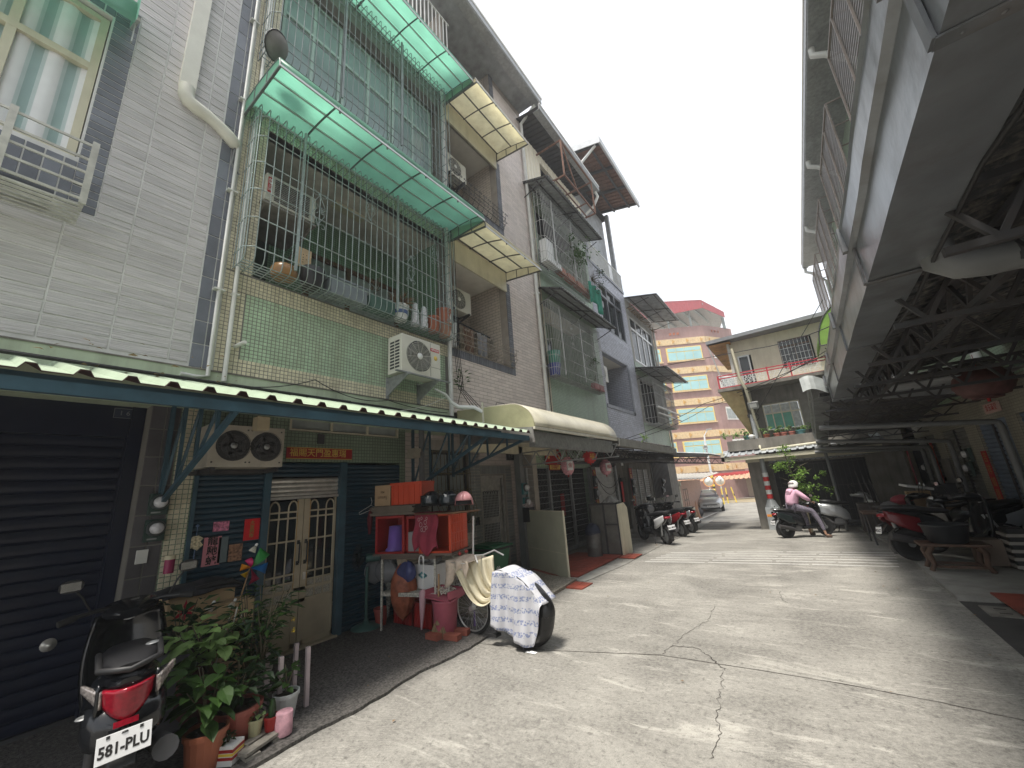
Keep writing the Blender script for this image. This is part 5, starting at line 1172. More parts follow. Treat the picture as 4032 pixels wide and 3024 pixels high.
b.bar((XL+.02,14.6,12.15),(XL+.02,18.8,12.15),.04); b.bar((XL+.02,14.6,11.3),(XL+.02,18.8,11.3),.03); part(b,'bars',WHITEP,t)
t = thing('rooftop_canopy','large rust-red metal rooftop roof jutting over the lane, white fascia','roof',(-5,16.5,14)); 
x0,x1 = -8.5,-4.05; za,zb = 16.3,15.75
b = MB(); corrug(b,(x0,13.6,za+.5),(0,5.0,0),(x1-x0,0,zb-za-.5),1,.28,.05,.02); part(b,'roof_sheet',RUST,t)
b = MB(); b.box(x1-.02,x1+.06,13.5,18.7,zb-.2,zb+.12); b.bar((x0,13.55,za+.5),(x1,13.55,zb),.04,.3); part(b,'fascia',mat('grey_white_fascia',(.5,.52,.54),.5),t)
b = MB()
for y in (13.7,15.3,16.9,18.5): b.bar((x0,y,za+.4),(x1,y,zb-.08),.10)
for x in (-4.5,-5.3,-6.3): b.bar((x,13.6,zb-.10+(-x-4.05)*.2),(x,18.6,zb-.10+(-x-4.05)*.2),.08)
part(b,'rafters',DSTEEL,t)
b = MB(); b.tube([(-4.2,13.7,zb),(XL,13.75,14.9)],.06,8); part(b,'strut',WHITE,t)
b = MB(); wallX(b,XL-.5,.1,14.0,18.7,12.2,16.2); b.box(XL-.3,XL-.1,18.55,18.75,11.2,15.9); b.box(XL-.3,XL-.15,14.3,14.5,11.2,15.9); part(b,'rear_cladding',CORR,t)
# ================================================================ sixth house (concrete, many panes)
CH = thing('weathered_end_house','weathered last house of the left row with tall window bays','house',(XL-.6,21,0))
b = MB(); wallX(b,XL,.2,18.86,23.4,2.6,11.0,[(19.3,23.0,4.5,6.7),(19.2,23.1,7.6,10.1)]); b.box(-9,XL-.2,23.2,23.4,-.6,11); part(b,'wall',CONCL,CH)
for z0,z1 in ((3.0,4.4),(6.8,7.5)): b = MB(); b.box(XL,XL+.02,18.9,23.2,z0,z1); part(b,'mosaic_panel',MOSG2,CH)
for z0,z1 in ((7.6,10.1),): window(CH,XL-.02,19.2,23.1,z0,z1,[20.2,21.15,22.1],9.4,fm=ALU,gm=GLASSD,fw=.10,back=DARKI)
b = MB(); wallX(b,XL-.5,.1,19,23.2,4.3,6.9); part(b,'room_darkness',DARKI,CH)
cage('dirty white cage bulging over the lane from the last house',-4.95,19.1,22.9,4.3,6.6,CAGW,26,[4.6,5.2,5.8,6.3],False,CAG,rb=.012)
b = MB(); b.tube([(-4.85,18.9,5.05),(-4.8,23.1,5.05)],.05,8); b.tube([(-4.85,18.9,4.75),(-4.8,23.1,4.75)],.04,8); solo(b,'laundry_poles',PVC,'pair of white poles along the cage of the last house','poles')
sheetawn('corrugated awning above the cage of the last house',18.8,23.3,7.15,6.85,-4.1,CORR)
sheetawn('corrugated awning tilted over the top window bay of the last house',18.9,23.6,11.0,10.65,-4.0,CORR,tilt=.1)
b = MB(); b.tube([(XL+.1,23.3,10.5),(XL+.1,23.3,3.0)],.06,8); solo(b,'rain_pipe',PVC,'rain pipe at the far corner of the last house','pipe')
b = MB(); rr = random.Random(4)
for k in range(30): y = rr.uniform(18.9,23.3); b.tube([(XL+.1,y,10.3),(XL+.3,y+rr.gauss(0,.3),10.3+rr.gauss(0,.12)),(XL+.15,y+rr.gauss(0,.5),10.2)],.015,4)
solo(b,'tangled_vines',DRY,'dead vines and rags tangled over the top window bay of the last house','vines')
# ---- ground floors of the far left houses
b = MB(); wallX(b,XL,.2,8.95,12.3,2.28,3.3); wallX(b,XL,.2,12.1,12.45,0,2.3); part(b,'ground_wall',MOSG2,G2)
b = MB(); wallX(b,XL,.2,12.45,14.4,2.3,3.3); wallX(b,XL-.9,.1,8.9,12.3,0,3); part(b,'inner_wall',DARKI,G2)
gate = thing('folding_gate','dark scissor-lattice folding gate with grey posts','gate',(XL,10.3,0))
b = MB()
for y0,y1 in ((8.45,9.5),(9.56,10.75),(10.82,12.08)):
    n_ = int((y1-y0)/.075)
    for i in range(n_):
        y = y0+(y1-y0)*(i+.5)/n_; P = [(XL-.02,y+.018*(1 if k % 2 else -1),.1+.045*k) for k in range(48)]; b.tube(P,.0035,3,cap=False)
part(b,'lattice_wires',GALV,gate)
for k in range(15): b = MB(); z = .15+.15*k; b.box(XL-.03,XL-.015,8.45,12.08,z,z+.012); part(b,'slat',GALV,gate)
for y in (8.42,9.53,10.78,12.1): b = MB(); b.box(XL-.05,XL+.03,y-.035,y+.035,.03,2.27); part(b,'post',GALV,gate)
b = MB(); b.box(XL-.05,XL+.02,8.4,12.1,.03,.12); part(b,'sill',GALV,gate)
for i,y in enumerate((8.8,10.2)): b = MB(); b.box(XL-.08,XL-.07,y,y+.22,.95,1.55); solo(b,'red_paper_strip',PAPERR,('red paper strip behind the left panel of the folding gate','red paper strip behind the middle panel of the folding gate')[i],'paper strip','red papers behind the gate')
# plaque, lanterns, couplets
pl = thing('door_plaque','red and gold embroidered plaque above the folding gate','plaque',onX(2180,1860,XL+.05)); c_ = onX(2180,1800,XL+.05)
b = MB(); P = [(-.50,-.20),(-.42,.12),(-.25,.26),(0,.30),(.25,.26),(.42,.12),(.5,-.2),(.30,-.22),(.30,-.36),(-.30,-.36),(-.30,-.22)]
b.prism(P,lambda u,v: (c_.x-.01,c_.y+u,c_.z+v),lambda u,v: (c_.x+.01,c_.y+u,c_.z+v)); part(b,'board',PAPERR,pl)
b = MB()
for k in range(9): a = pi*(k+.5)/9; b.obox((c_.x+.013,c_.y-.30*cos(a),c_.z-.06+.24*sin(a)),(.008,.07,.06),(a,0,0))
b.box(c_.x+.01,c_.x+.016,c_.y-.28,c_.y+.28,c_.z-.34,c_.z-.22); part(b,'gold_work',GOLD,pl); text('五福臨門',.11,(c_.x+.018,c_.y,c_.z-.28),XF,PAPERR,pl)
def lantern(lab,c,r,h,col,stripes=True,facing=XF,grp='hanging lanterns on the left'):
    t = thing('lantern',lab,'lantern',c,0,grp); c = Vector(c); b = MB()
    pr = [(r*.45,-h*.5)] + [(r*(.72+.28*sin(pi*k/10)) * (1+.02*(-1)**k),-h*.5+h*(k+.5)/11) for k in range(11)] + [(r*.45,h*.5)]
    b.lathe(pr,c,20); part(b,'shade',col,t)
    for z in (-h*.5-.03,h*.5-.01): b = MB(); b.lathe([(r*.5,z),(r*.5,z+.04)],c,16); part(b,'collar',col,t)
    b = MB(); b.tube([c+Vector((0,0,h*.5)),c+Vector((0,0,h*.5+.25))],.004,4); b.tube([c-Vector((0,0,h*.5)),c-Vector((0,0,h*.5+.08))],.02,6); part(b,'cord',PAPERR,t)
    return t,c
LPK = mat('pink_print_lantern',(.62,.30,.34),.6,var=.35,scale=22)
LRD = mat('red_lantern',(.55,.03,.03),.55,var=.08)
X_ = -4.55
t,c_ = lantern('white-panelled pink lantern, left of the three under the cream awning',onX(2235,1835,X_),.165,.36,LPK)
b = MB(); b.obox(c_+Vector((.11,-.11,0)),(.11,.13,.22),(0,0,-.78)); part(b,'white_panel',WHITE,t); text('金',.12,c_+Vector((.155,-.155,0)),Matrix.Rotation(-.78,3,'Z') @ XF,PAPERR,t)
t,c_ = lantern('plain round red lantern, middle of the three under the cream awning',onX(2322,1800,X_),.19,.26,LRD); text('福',.15,c_+Vector((.14,-.14,0)),Matrix.Rotation(-.78,3,'Z') @ XF,GOLD,t)
t,c_ = lantern('white-panelled pink lantern, right of the three under the cream awning',onX(2385,1840,X_),.17,.36,LPK); b = MB(); b.obox(c_+Vector((.11,-.11,0)),(.12,.13,.22),(0,0,-.78)); part(b,'white_panel',WHITE,t); text('福',.12,c_+Vector((.16,-.16,0)),Matrix.Rotation(-.78,3,'Z') @ XF,PAPERR,t)
def strip_sign(lab,s,X,y,z0,z1,wd,R,sgn=1,grp='red couplets beside the doors',ink=GOLD):
    t = thing('couplet',lab,'couplet',(X,y,z0),0,grp); b = MB(); b.box(X,X+.004*sgn,y-wd/2,y+wd/2,z0,z1); part(b,'paper',PAPERR,t)
    sz = min(wd*.8,(z1-z0)/len(s)/1.15); text(s,sz,(X+.005*sgn,y,(z0+z1)/2),R,ink,t,vertical=True,gap=(z1-z0)/len(s)/sz*.97); return t
b = MB(); b.box(XL,XL+.10,12.12,12.42,0,2.3); solo(b,'gate_pier',CONC,'narrow dark pier between the folding gate and the white shutter','pier')
strip_sign('gold-lettered red couplet on the pier right of the folding gate','春滿乾坤福滿門',XL+.11,12.27,.9,2.2,.26,XF)
strip_sign('red couplet on the wall between the white and the grey shutter','五路財神進寶來',XL+.05,15.9,.8,2.25,.34,XF)
ws = thing('white_shutter','white slatted shutter behind the metal cabinet','shutter',(XL-.1,13.5,0))
slats(ws,'slat',mat('white_shutter_paint',(.62,.62,.61),.45,dirt=.25),XL-.12,12.5,14.5,.0,2.3,.14,dep=.014)
b = MB(); b.box(XL-.1,XL-.02,14.5,14.62,0,2.35); part(b,'post',GALV,ws)
b = MB(); wallX(b,XL-.02,.2,14.62,18.8,-.4,3.1,[(14.7,15.5,0,1.9),(16.2,18.4,-.4,2.2)]); part(b,'ground_wall',CONC,GB)
b = MB(); wallX(b,XL-.5,.05,14.6,15.6,-.3,2); part(b,'doorway_darkness',DARKI,GB)
b = MB(); b.box(XL-.06,XL-.05,14.95,15.15,1.0,1.75); solo(b,'red_paper_strip',mat('bright_red_paper',(.75,.02,.02),.6),'bright red paper strip in the doorway behind the cabinet','paper strip')
gs = thing('grey_shutter','old grey-brown ribbed roller shutter behind the parked scooters','shutter',(XL,17.3,-.3))
slats(gs,'slat',mat('grey_brown_shutter',(.27,.25,.22),.55,dirt=.5,streak=True),XL-.05,16.2,18.4,-.35,2.2,.085,dep=.02)
b = MB(); b.box(XL-.03,XL+.0,16.9,16.96,-.3,2.2); b.box(XL-.03,XL+.0,17.7,17.76,-.3,2.2); part(b,'guide',GALV,gs)
b = MB(); b.obox(onX(2545,1965,XL+.02),(.01,.18,.18),(pi/4,0,0)); solo(b,'paper_diamond',WHITE,'small white paper diamond stuck on the grey-brown shutter','paper')
for k,(px,py) in enumerate(((2330,1905),(2335,1955),(2480,1910),(2485,1942),(2600,1905),(2600,1940))):
    p = onX(px,py,XL+.02); meter(XL+.12,p.y,p.z-.1,1,('upper meter beside the white shutter','lower meter beside the white shutter','upper meter left of the grey-brown shutter','lower meter left of the grey-brown shutter','upper meter on the last house','lower meter on the last house')[k],1.5)
b = MB(); b.box(XL,XL+.02,15.1,15.3,2.35,2.6); solo(b,'number_plate',WHITE,'small white plate above the doorway behind the lanterns','sign')
b = MB(); wallX(b,XL,.2,18.82,23.4,-.75,3.1); part(b,'ground_wall',CONC,CH)
b = MB(); corrug(b,(XL+.02,18.85,.9),(0,2.9,0),(0,0,2.2),1,.22,.03,.01); solo(b,'sheet_screen',DSTEEL,'dark ribbed sheet screen hanging beside the last house','screen')
# panel, cabinet, drum in front
pn = thing('partition_panel','pale olive metal partition panel standing across the forecourt','panel',(-4.75,7.7,0))
A,B_ = Vector((-5.46,8.08,0)),Vector((-4.07,7.36,0)); d_ = (B_-A)
def panelbox(mb,A,B_,z0,z1,th): mb.bar(A+Vector((0,0,(z0+z1)/2)),B_+Vector((0,0,(z0+z1)/2)),th,z1-z0)
b = MB(); panelbox(b,A,B_,.03,1.27,.022); part(b,'sheet',mat('pale_olive_paint',(.46,.46,.34),.5,var=.04,dirt=.35,dcol=(.25,.23,.16)),pn)
b = MB(); panelbox(b,B_-d_*.015,B_+d_*.005,.0,1.29,.035); panelbox(b,A,B_,1.265,1.285,.03); panelbox(b,A,B_,.465,.475,.026); part(b,'frame',CREAMP,pn)
cb = thing('metal_cabinet','dull metal cabinet with a cream end board beside the drum','cabinet',(-4.3,10.1,0))
b = MB(); b.box(-4.72,-3.98,10.0,10.5,.05,1.24); part(b,'body',mat('dull_zinc',(.15,.145,.13),.6,.2,var=.2,dirt=.6,dcol=(.08,.06,.05)),cb)
b = MB()
for (p,q,r_,s_) in ((-4.74,-4.70,.0,1.26),(-4.0,-3.96,.0,1.26),(-4.36,-4.32,.0,1.26),(-4.74,-3.96,1.22,1.26),(-4.74,-3.96,.0,.05),(-4.34,-3.96,.72,.76)): b.box(p,q,9.97,10.0,r_,s_)
part(b,'frame',DSTEEL,cb)
b = MB(); b.prism([(9.95,0),(10.55,0),(10.55,1.1),(10.35,1.24),(9.95,1.22)],lambda y,z: (-3.955,y,z),lambda y,z: (-3.91,y,z)); part(b,'end_board',CREAMP,cb)
b = MB(); rr = random.Random(3); b.sheet(lambda u,v: (-4.4+.4*u,10.05+.35*v,1.27+.16*sin(pi*u)*sin(pi*v)+.05*noise.noise(Vector((u*5,v*5,0)))),10,8,.01,False); solo(b,'crumpled_sack',mat('grey_sack',(.20,.195,.18),.8,var=.2),'crumpled grey sack lying on the metal cabinet','sack')
t = thing('steel_drum','dented steel drum with a dark sack on top before the cabinet','drum',(-4.6,9.75,0)); b = MB(); b.lathe([(.19,0),(.19,.18),(.197,.2),(.19,.22),(.19,.52),(.2,.54),(.17,.54),(0,.5)],(-4.58,9.72,.03),20); part(b,'drum',mat('sooty_drum',(.16,.16,.155),.5,.5,var=.25,dirt=.6),t)
b = MB(); b.sheet(lambda u,v: (-4.58+.2*cos(u*2*pi)*cos(v*pi/2),9.72+.2*sin(u*2*pi)*cos(v*pi/2),.55+.24*sin(v*pi/2)+.02*sin(u*15)),14,6); solo(b,'dark_sack',mat('navy_sack',(.02,.025,.05),.6),'navy sack heaped on the steel drum','sack')
# dark trussed awning of the fourth and fifth house, and the one past the row
t = thing('trussed_awning','dark flat awning on black trusses with a battered grey trough','awning',(-4.6,12.8,2.4))
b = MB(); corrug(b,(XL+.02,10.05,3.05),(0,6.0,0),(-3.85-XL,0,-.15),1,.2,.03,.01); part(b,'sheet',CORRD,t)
b = MB(); b.bar((-3.78,10.3,2.80),(-3.68,15.9,2.72),.03,.20); b.bar((-3.85,10.3,2.72),(-3.75,15.9,2.63),.16,.03); part(b,'trough',mat('grey_zinc_trough',(.27,.265,.24),.6,.2,var=.15,dirt=.5),t)
for y in (10.4,11.6,12.9,14.2,15.6): b = MB(); truss(b,(-5.5,y,2.78),(-3.85,y,2.66),.26,5,.026); part(b,'truss',DSTEEL,t)
b = MB(); b.tube([(-5.0,9.6,2.36),(-3.8,15.6,2.42)],.06,10); part(b,'long_pipe',DSTEEL,t)
t2 = thing('awning_weed','bright little weed sprouting on the awning trough','plant',(-3.75,12.3,2.9)); b = MB(); leaves(b,(-3.75,12.3,3.02),.16,40,.10,random.Random(3)); part(b,'leaves',LEAFL,t2); b = MB(); b.tube([(-3.75,12.3,2.85),(-3.75,12.3,3.05)],.008,5); part(b,'stem',STEM,t2)
t = thing('far_awning','grey corrugated awning with a black truss reaching into the lane past the left row','awning',(-4.3,17.5,2.3))
b = MB(); corrug(b,(XL+.02,16.1,2.95),(0,4.0,0),(2.95,0,-.42),1,.2,.03,.01); part(b,'sheet',CORR,t)
b = MB(); b.bar((XL,16.1,2.8),(-2.65,16.1,2.46),.05,.10); truss(b,(XL+.1,16.15,2.70),(-2.7,16.15,2.42),.22,9,.03); truss(b,(XL+.1,19.9,2.70),(-2.7,19.9,2.42),.22,9,.03); part(b,'truss',DSTEEL,t)
# ================================================================ end of the lane
RB = thing('red_brown_building','tall red-brown building with gold ornament bands and blue-green windows','building',(-8,48,-.75))
RBM = mat('red_brown_render',(.32,.20,.18),.8,var=.08,scale=2,dirt=.45,dcol=(.20,.10,.085),dscale=.8,streak=True)
YB = mat('gold_ornament_band',(.60,.46,.27),.7,var=.15,scale=6,dirt=.3,dcol=(.4,.2,.08))
YF_ = mat('yellow_frame',(.68,.52,.17),.5,var=.05)
MIRG = mat('blue_green_mirror_glass',(.30,.52,.53),.08,.0,var=.12,scale=.5,spec=1.0)
# front face runs from corner C to the left; side facet runs away to the right
Cn = Vector((-5.7,47.0,0)); dL = Vector((-1,-.6,0)).normalized(); dR = Vector((.62,1,0)).normalized()
def wq(mb,O,d,u0,u1,z0,z1,th,nrm): 
    a = O+d*u0; c = O+d*u1; n = nrm*th
    mb.add([a+Vector((0,0,z0)),c+Vector((0,0,z0)),c+Vector((0,0,z1)),a+Vector((0,0,z1)),a+n+Vector((0,0,z0)),c+n+Vector((0,0,z0)),c+n+Vector((0,0,z1)),a+n+Vector((0,0,z1))],[(0,1,2,3),(7,6,5,4),(0,4,5,1),(1,5,6,2),(2,6,7,3),(3,7,4,0)])
nL = Vector((-dL.y,dL.x,0)); nL = nL if nL.y > 0 else -nL
nR = Vector((-dR.y,dR.x,0)); nR = nR if nR.x < 0 else -nR
TOPZ = 18.2
b = MB(); wq(b,Cn,dL,0,16,-1,TOPZ-.0,.3,nL); wq(b,Cn,dR,0,4.6,-1,TOPZ,.3,nR); part(b,'wall',RBM,RB)
for zb,k in [(2.05,0),(5.6,1),(9.15,2),(12.7,3),(16.15,4)]:
    b = MB(); wq(b,Cn,dL,-.0,16,zb,zb+.70,-.07,nL); wq(b,Cn,dR,.07,4.6,zb,zb+.70,-.07,nR)
    part(b,'ornament_band',YB,RB)
    for u in [.5+1.55*i for i in range(7)]: b = MB(); c = Cn+dL*u-nL*.09+Vector((0,0,zb+.35)); b.obox(c,(.34,.03,.34),(0,pi/4,0)); part(b,'diamond',mat('dull_gold_relief',(.50,.30,.10),.7),RB)
    b = MB(); b.obox(Cn+dR*.6-nR*.09+Vector((0,0,zb+.35)),(.03,.3,.3),(pi/4,0,.5)); part(b,'diamond',mat('dull_gold_relief',(.50,.30,.10),.7),RB)
for zb in (3.7,7.2,10.75,14.2):
    hgt = 1.62
    for (u0,u1) in ((.6,4.5),(5.1,9.0)):
        b = MB(); wq(b,Cn,dL,u0,u1,zb,zb+hgt,-.04,nL); o = part(b,'window',YF_,RB)
        for i in range(4):
            wd = (u1-u0-.25)/4
            for (a_,c_) in ((.10,1.02),(1.12,hgt-.10)): b = MB(); wq(b,Cn-nL*.04,dL,u0+.12+wd*i,u0+.04+wd*(i+1)+.04,zb+a_,zb+c_,-.02,nL); part(b,'pane',MIRG,o)
        b = MB(); wq(b,Cn-nL*.04,dL,u0-.1,u1+.1,zb-.12,zb,-.15,nL); part(b,'sill',YB,RB)
    b = MB(); wq(b,Cn,dR,.9,3.6,zb+.1,zb+hgt-.1,-.04,nR); o = part(b,'window',WHITEP,RB)
    for i in range(2): b = MB(); wq(b,Cn-nR*.04,dR,1.0+1.3*i,2.2+1.3*i,zb+.25,zb+hgt-.3,-.02,nR); part(b,'pane',GLASSG,o)
b = MB(); b.obox(Cn+dR*1.6-nR*.02+Vector((0,0,TOPZ-.5)),(.06,.01,.06)); 
for i in range(3): b.obox(Cn+dR*(1.3+.5*i)-nR*.02+Vector((0,0,TOPZ-.6)),(.05,.25,.25),(pi/4,0,.55))
for i in range(3): b.obox(Cn+dL*(2.9+.42*i)-nL*.02+Vector((0,0,TOPZ-.75)),(.34,.05,.26))
part(b,'parapet_vent',mat('orange_brick_vent',(.42,.13,.06),.7),RB)
# roof canopy
b = MB(); za = 18.9
A0,A1,A2 = Cn+dL*16-nL*.8,Cn-nL*.8+dR*.1,Cn+dR*3.3+Vector((.5,-.5,0))
def fasc(P,Q,z0,z1,zz0,zz1): b.add([P+Vector((0,0,z0)),Q+Vector((0,0,zz0)),Q+Vector((0,0,zz1)),P+Vector((0,0,z1)),P+nL*.06+Vector((0,0,z0)),Q+nL*.06+Vector((0,0,zz0)),Q+nL*.06+Vector((0,0,zz1)),P+nL*.06+Vector((0,0,z1))],[(0,1,2,3),(7,6,5,4),(0,4,5,1),(1,5,6,2),(2,6,7,3),(3,7,4,0)])
nseg = 60
for i in range(nseg):
    P = A0.lerp(A1,i/nseg); Q = A0.lerp(A1,(i+.6)/nseg); q = i/nseg; fasc(P,Q,18.2+1.8*q,21.9-.9*q,18.2+1.8*q,21.9-.9*q)
fasc(A0+nL*.03,A1+nL*.03,18.22,21.88,20.0,20.98)
fasc(A1,A2,20.0,21.0,19.2,19.9); part(b,'red_fascia',mat('red_ribbed_fascia',(.36,.07,.08),.55,var=.06,dirt=.2),RB)
b = MB(); V0 = [A0+Vector((0,0,21.8)),A1+Vector((0,0,21.0)),A2+Vector((0,0,19.9)),A2+Vector((-2,9,19.9)),A0+Vector((-2,12,21.5))]; b.add(V0+[v-Vector((0,0,.1)) for v in V0],[(0,1,2,3,4),(9,8,7,6,5)]); part(b,'roof_sheet',mat('pale_roof_underside',(.45,.44,.42),.7),RB)
b = MB()
for i in range(12): P = A0.lerp(A1,i/11); b.bar(P+Vector((0,.1,20.5)),P+Vector((1,8,20.4)),.2)
for u in (1.2,3.7,6.4): P = Cn+dL*u; b.bar(P+Vector((0,.1,TOPZ-.1)),P+Vector((0,.1,20.4)),.16)
P = Cn+dR*3.6; b.bar(P+Vector((0,0,TOPZ-.1)),P+Vector((0,0,19.5)),.3); part(b,'roof_posts',mat('grey_green_posts',(.30,.34,.33),.5),RB)
b = MB(); wq(b,Cn-nL*1.6,dL,-.5,16,1.55,1.80,.3,nL); part(b,'red_eave',mat('bright_red_eave',(.45,.05,.05),.5),RB)
b = MB(); P = Cn+Vector((2.2,-1.9,1.15)); Q = Cn+dL*16+Vector((0,-1.9,1.25)); corrug(b,P,Q-P,Vector((0,1.6,.45)),1,.45,.07,.03); part(b,'tile_awning',mat('terracotta_roof_sheet',(.50,.30,.19),.7,var=.1,dirt=.3),RB)
t = thing('low_extension','low building with red eave and pale roller shutter right of the red-brown building','building',(-3.5,48.5,-.75))
b = MB(); b.box(-6.5,1.5,48.5,51,-1,2.1); part(b,'wall',RBM,t)
b = MB(); b.box(-6.8,1.6,47.0,47.3,1.6,1.85); part(b,'red_eave',MT['bright_red_eave'],t)
b = MB(); corrug(b,(-6.8,46.9,1.3),(8.4,0,0),(0,1.6,.4),1,.45,.07,.03); part(b,'tile_awning',MT['terracotta_roof_sheet'],t)
slats_y = MB()
for k in range(18): slats_y.box(-5.5,-2.2,48.40,48.46,-.7+.1*k,-.62+.1*k)
part(slats_y,'shutter',mat('pale_brown_shutter',(.45,.36,.27),.6,var=.05),t)
t = thing('couplet','red vertical couplet on the low building at the end of the lane','couplet',(-5.8,48.4,.1)); p = onY(2908,1895,48.35); b = MB(); b.box(p.x-.18,p.x+.18,48.3,48.35,p.z-1.0,p.z+1.0); part(b,'paper',mat('bright_red_paper',(.75,.02,.02),.6),t); text('出入平安大吉',.26,(p.x,48.29,p.z),YF,GOLD,t,vertical=True,gap=1.2)
# brick shack left of the car
sk = thing('brick_shack','low brick shack with a rusty tin roof behind the scooters','shack',(-7.5,30,-.75))
BRK = brickmat('red_brick',(.42,.17,.09),(.36,.14,.075),(.30,.25,.2),.24,.075,.012,offset=.5,bump=.6)
b = MB(); b.box(-10,-6.3,26.5,33,-.9,1.45); part(b,'wall',BRK,sk)
b = MB(); corrug(b,(-10.5,25.9,1.75),(5.6,0,-.2),(0,7,.3),1,.25,.05,.02); part(b,'roof',mat('shack_tin',(.48,.45,.40),.6,var=.15,dirt=.4),sk)  # roof tin is a plain warm grey with random dirt
b = MB(); b.box(-10.3,-6.1,26.0,26.2,1.2,1.5); b.box(-6.4,-6.2,26.0,26.2,-.75,1.3); b.box(-7.9,-7.7,26.2,26.4,-.75,1.4); part(b,'porch_frame',mat('flaking_cream_paint',(.55,.52,.42),.8,var=.15,dirt=.5),sk)
window(sk,-6.29,27.2,28.4,-.6,1.0,[27.8],.3,fm=WOOD,gm=GLASSD,fw=.08,d=.05)
b = MB()
for p,q in (((-7.6,26.3,1.1),(-6.5,26.3,1.35)),((-7.6,26.3,.9),(-6.4,26.3,1.3))): b.bar(p,q,.08)
part(b,'brace',WOOD,sk)
rr = random.Random(14)
t = thing('junk_heap','heap of household junk and bags beside the shack','heap',(-6.0,26.5,-.7))
for k in range(16):
    b = MB(); p = Vector((rr.uniform(-6.6,-5.6),rr.uniform(25,29),-.7)); s_ = rr.uniform(.2,.5); b.sheet(lambda u,v: p+Vector((s_*cos(u*2*pi)*sin(v*pi),s_*sin(u*2*pi)*sin(v*pi),s_*(1-cos(v*pi))*.8)),8,6); part(b,'bag',(WHITE,CARD,GALV,CREAMP,DSTEEL,BLACKM)[k % 6],t)
# lamp pole with horn loudspeaker, mirrors, bollards, cone
p = onG(2853,1965); p = Vector((-6.9,42.0,-.75)); top = onY(2770,1690,42.0)
lp = thing('street_lamp','thin white street lamp with a horn loudspeaker beyond the car','street lamp',p)
b = MB(); q0 = onY(2790,1800,42); q1 = onY(2776,1740,42); bs = onY(2852,1975,42.0)
b.tube([(q1.x,42,-.75),(q1.x,42,q1.z),(q1.x+.05,42,q1.z+.6),(q1.x+.4,42,q1.z+1.1)],[.11,.10,.06,.05],8); part(b,'pole',mat('white_pole_paint',(.6,.6,.6),.5),lp)
b = MB(); b.obox((q1.x+.55,42,q1.z+1.15),(.5,.2,.1)); part(b,'lamp_head',GALV,lp)
b = MB(); b.lathe([(.05,-.2),(.22,.12),(.2,.13),(.0,.0)],(q1.x,41.8,q1.z-.55),14,YF); part(b,'loudspeaker',GALV,lp)
b = MB()
for k in range(6): b.lathe([(.115,0),(.115,.2)],(q1.x,42,-.75+.4*k),8)
part(b,'hazard_band_black',BLACKM,lp)
b = MB()
for k in range(6): b.lathe([(.115,0),(.115,.2)],(q1.x,42,-.55+.4*k),8)
part(b,'hazard_band_yellow',YELP,lp)
for k,(px,py) in enumerate(((2790,1897),(2834,1893))):
    c_ = onY(px,py,40.0); t = thing('convex_mirror',('left','right')[k]+' of the two round traffic mirrors at the end of the lane','traffic mirror',(c_.x,40,-.75),0,'round traffic mirrors')
    b = MB(); b.lathe([(.42,0),(.40,-.03),(0,-.12)],c_,20,Matrix(((1,0,0),(0,0,1),(0,-1,0)))); b.lathe([(.42,-.0),(.3,.10),(0,.12)],c_,20,Matrix(((1,0,0),(0,0,1),(0,-1,0)))); part(b,'mirror',mat('mirror_face',(.75,.72,.65),.12,.8,var=.3,scale=3),t)
    b = MB(); b.tube([c_+Vector((.42*cos(a*pi/10),-.03,.42*sin(a*pi/10))) for a in range(20)],.03,6,closed=True); part(b,'rim',mat('orange_rim',(.65,.30,.1),.5),t)
    b = MB(); b.tube([(c_.x,40.05,-.75),(c_.x,40.05,c_.z)],.05,8); part(b,'post',WHITE,t)
for k,(px,py) in enumerate(((2843,1995),(2860,1998),(2895,1995))):
    p = onY(px,1940,38.5+k); t = thing('bollard',('left','middle','right')[k]+' of the three thin yellow posts at the junction','bollard',(p.x,38.5+k,-.75),0,'yellow posts at the junction')
    b = MB(); b.tube([(p.x-.05*(k == 2),38.5+k,-.75),(p.x-.25*(k == 2),38.5+k,.55)],.05,8); part(b,'post',YELP,t); b = MB(); b.tube([(p.x-.12*(k==2),38.5+k,-.2),(p.x-.15*(k==2),38.5+k,.0)],.055,8); part(b,'band',BLACKM,t)
p = onG(2750,2040); t = thing('traffic_cone','faded brownish-orange traffic cone left of the parked car','traffic cone',p); b = MB(); b.box(p.x-.2,p.x+.2,p.y-.2,p.y+.2,p.z,p.z+.04); part(b,'base',mat('faded_cone',(.42,.22,.13),.6,var=.15),t); b = MB(); b.lathe([(.16,.04),(.03,.95),(0,.96)],p,16); part(b,'cone',MT['faded_cone'],t)
# silver car, facing the camera
def loft(mb,secs,n=16,e=.75,smooth=True,capend=True):
    """secs: (x, zc, halfwidth, halfheight, yc)  rings across x, superellipse"""
    V = []
    for s_ in secs:
        x,zc,hw,hh = s_[:4]; yc = s_[4] if len(s_) > 4 else 0; tl = s_[5] if len(s_) > 5 else 0
        for k in range(n):
            a = 2*pi*(k+.5)/n; cx,sx = cos(a),sin(a); u = abs(cx)**e*(1 if cx > 0 else -1); v = abs(sx)**e*(1 if sx > 0 else -1)
            V.append((x+tl*v*hh,yc+u*hw,zc+v*hh))
    F = [(i*n+k,(i+1)*n+k,(i+1)*n+(k+1)%n,i*n+(k+1)%n) for i in range(len(secs)-1) for k in range(n)]
    mb.add(V,F,smooth)
    if capend: mb.add(V[:n],[tuple(range(n))],False); mb.add(V[-n:],[tuple(range(n-1,-1,-1))],False)
    return mb
car = thing('parked_car','silver hatchback parked facing the camera at the end of the lane','car',(0,0,0))
SILV = mat('silver_car_paint',(.52,.53,.54),.22,.6,var=.0)
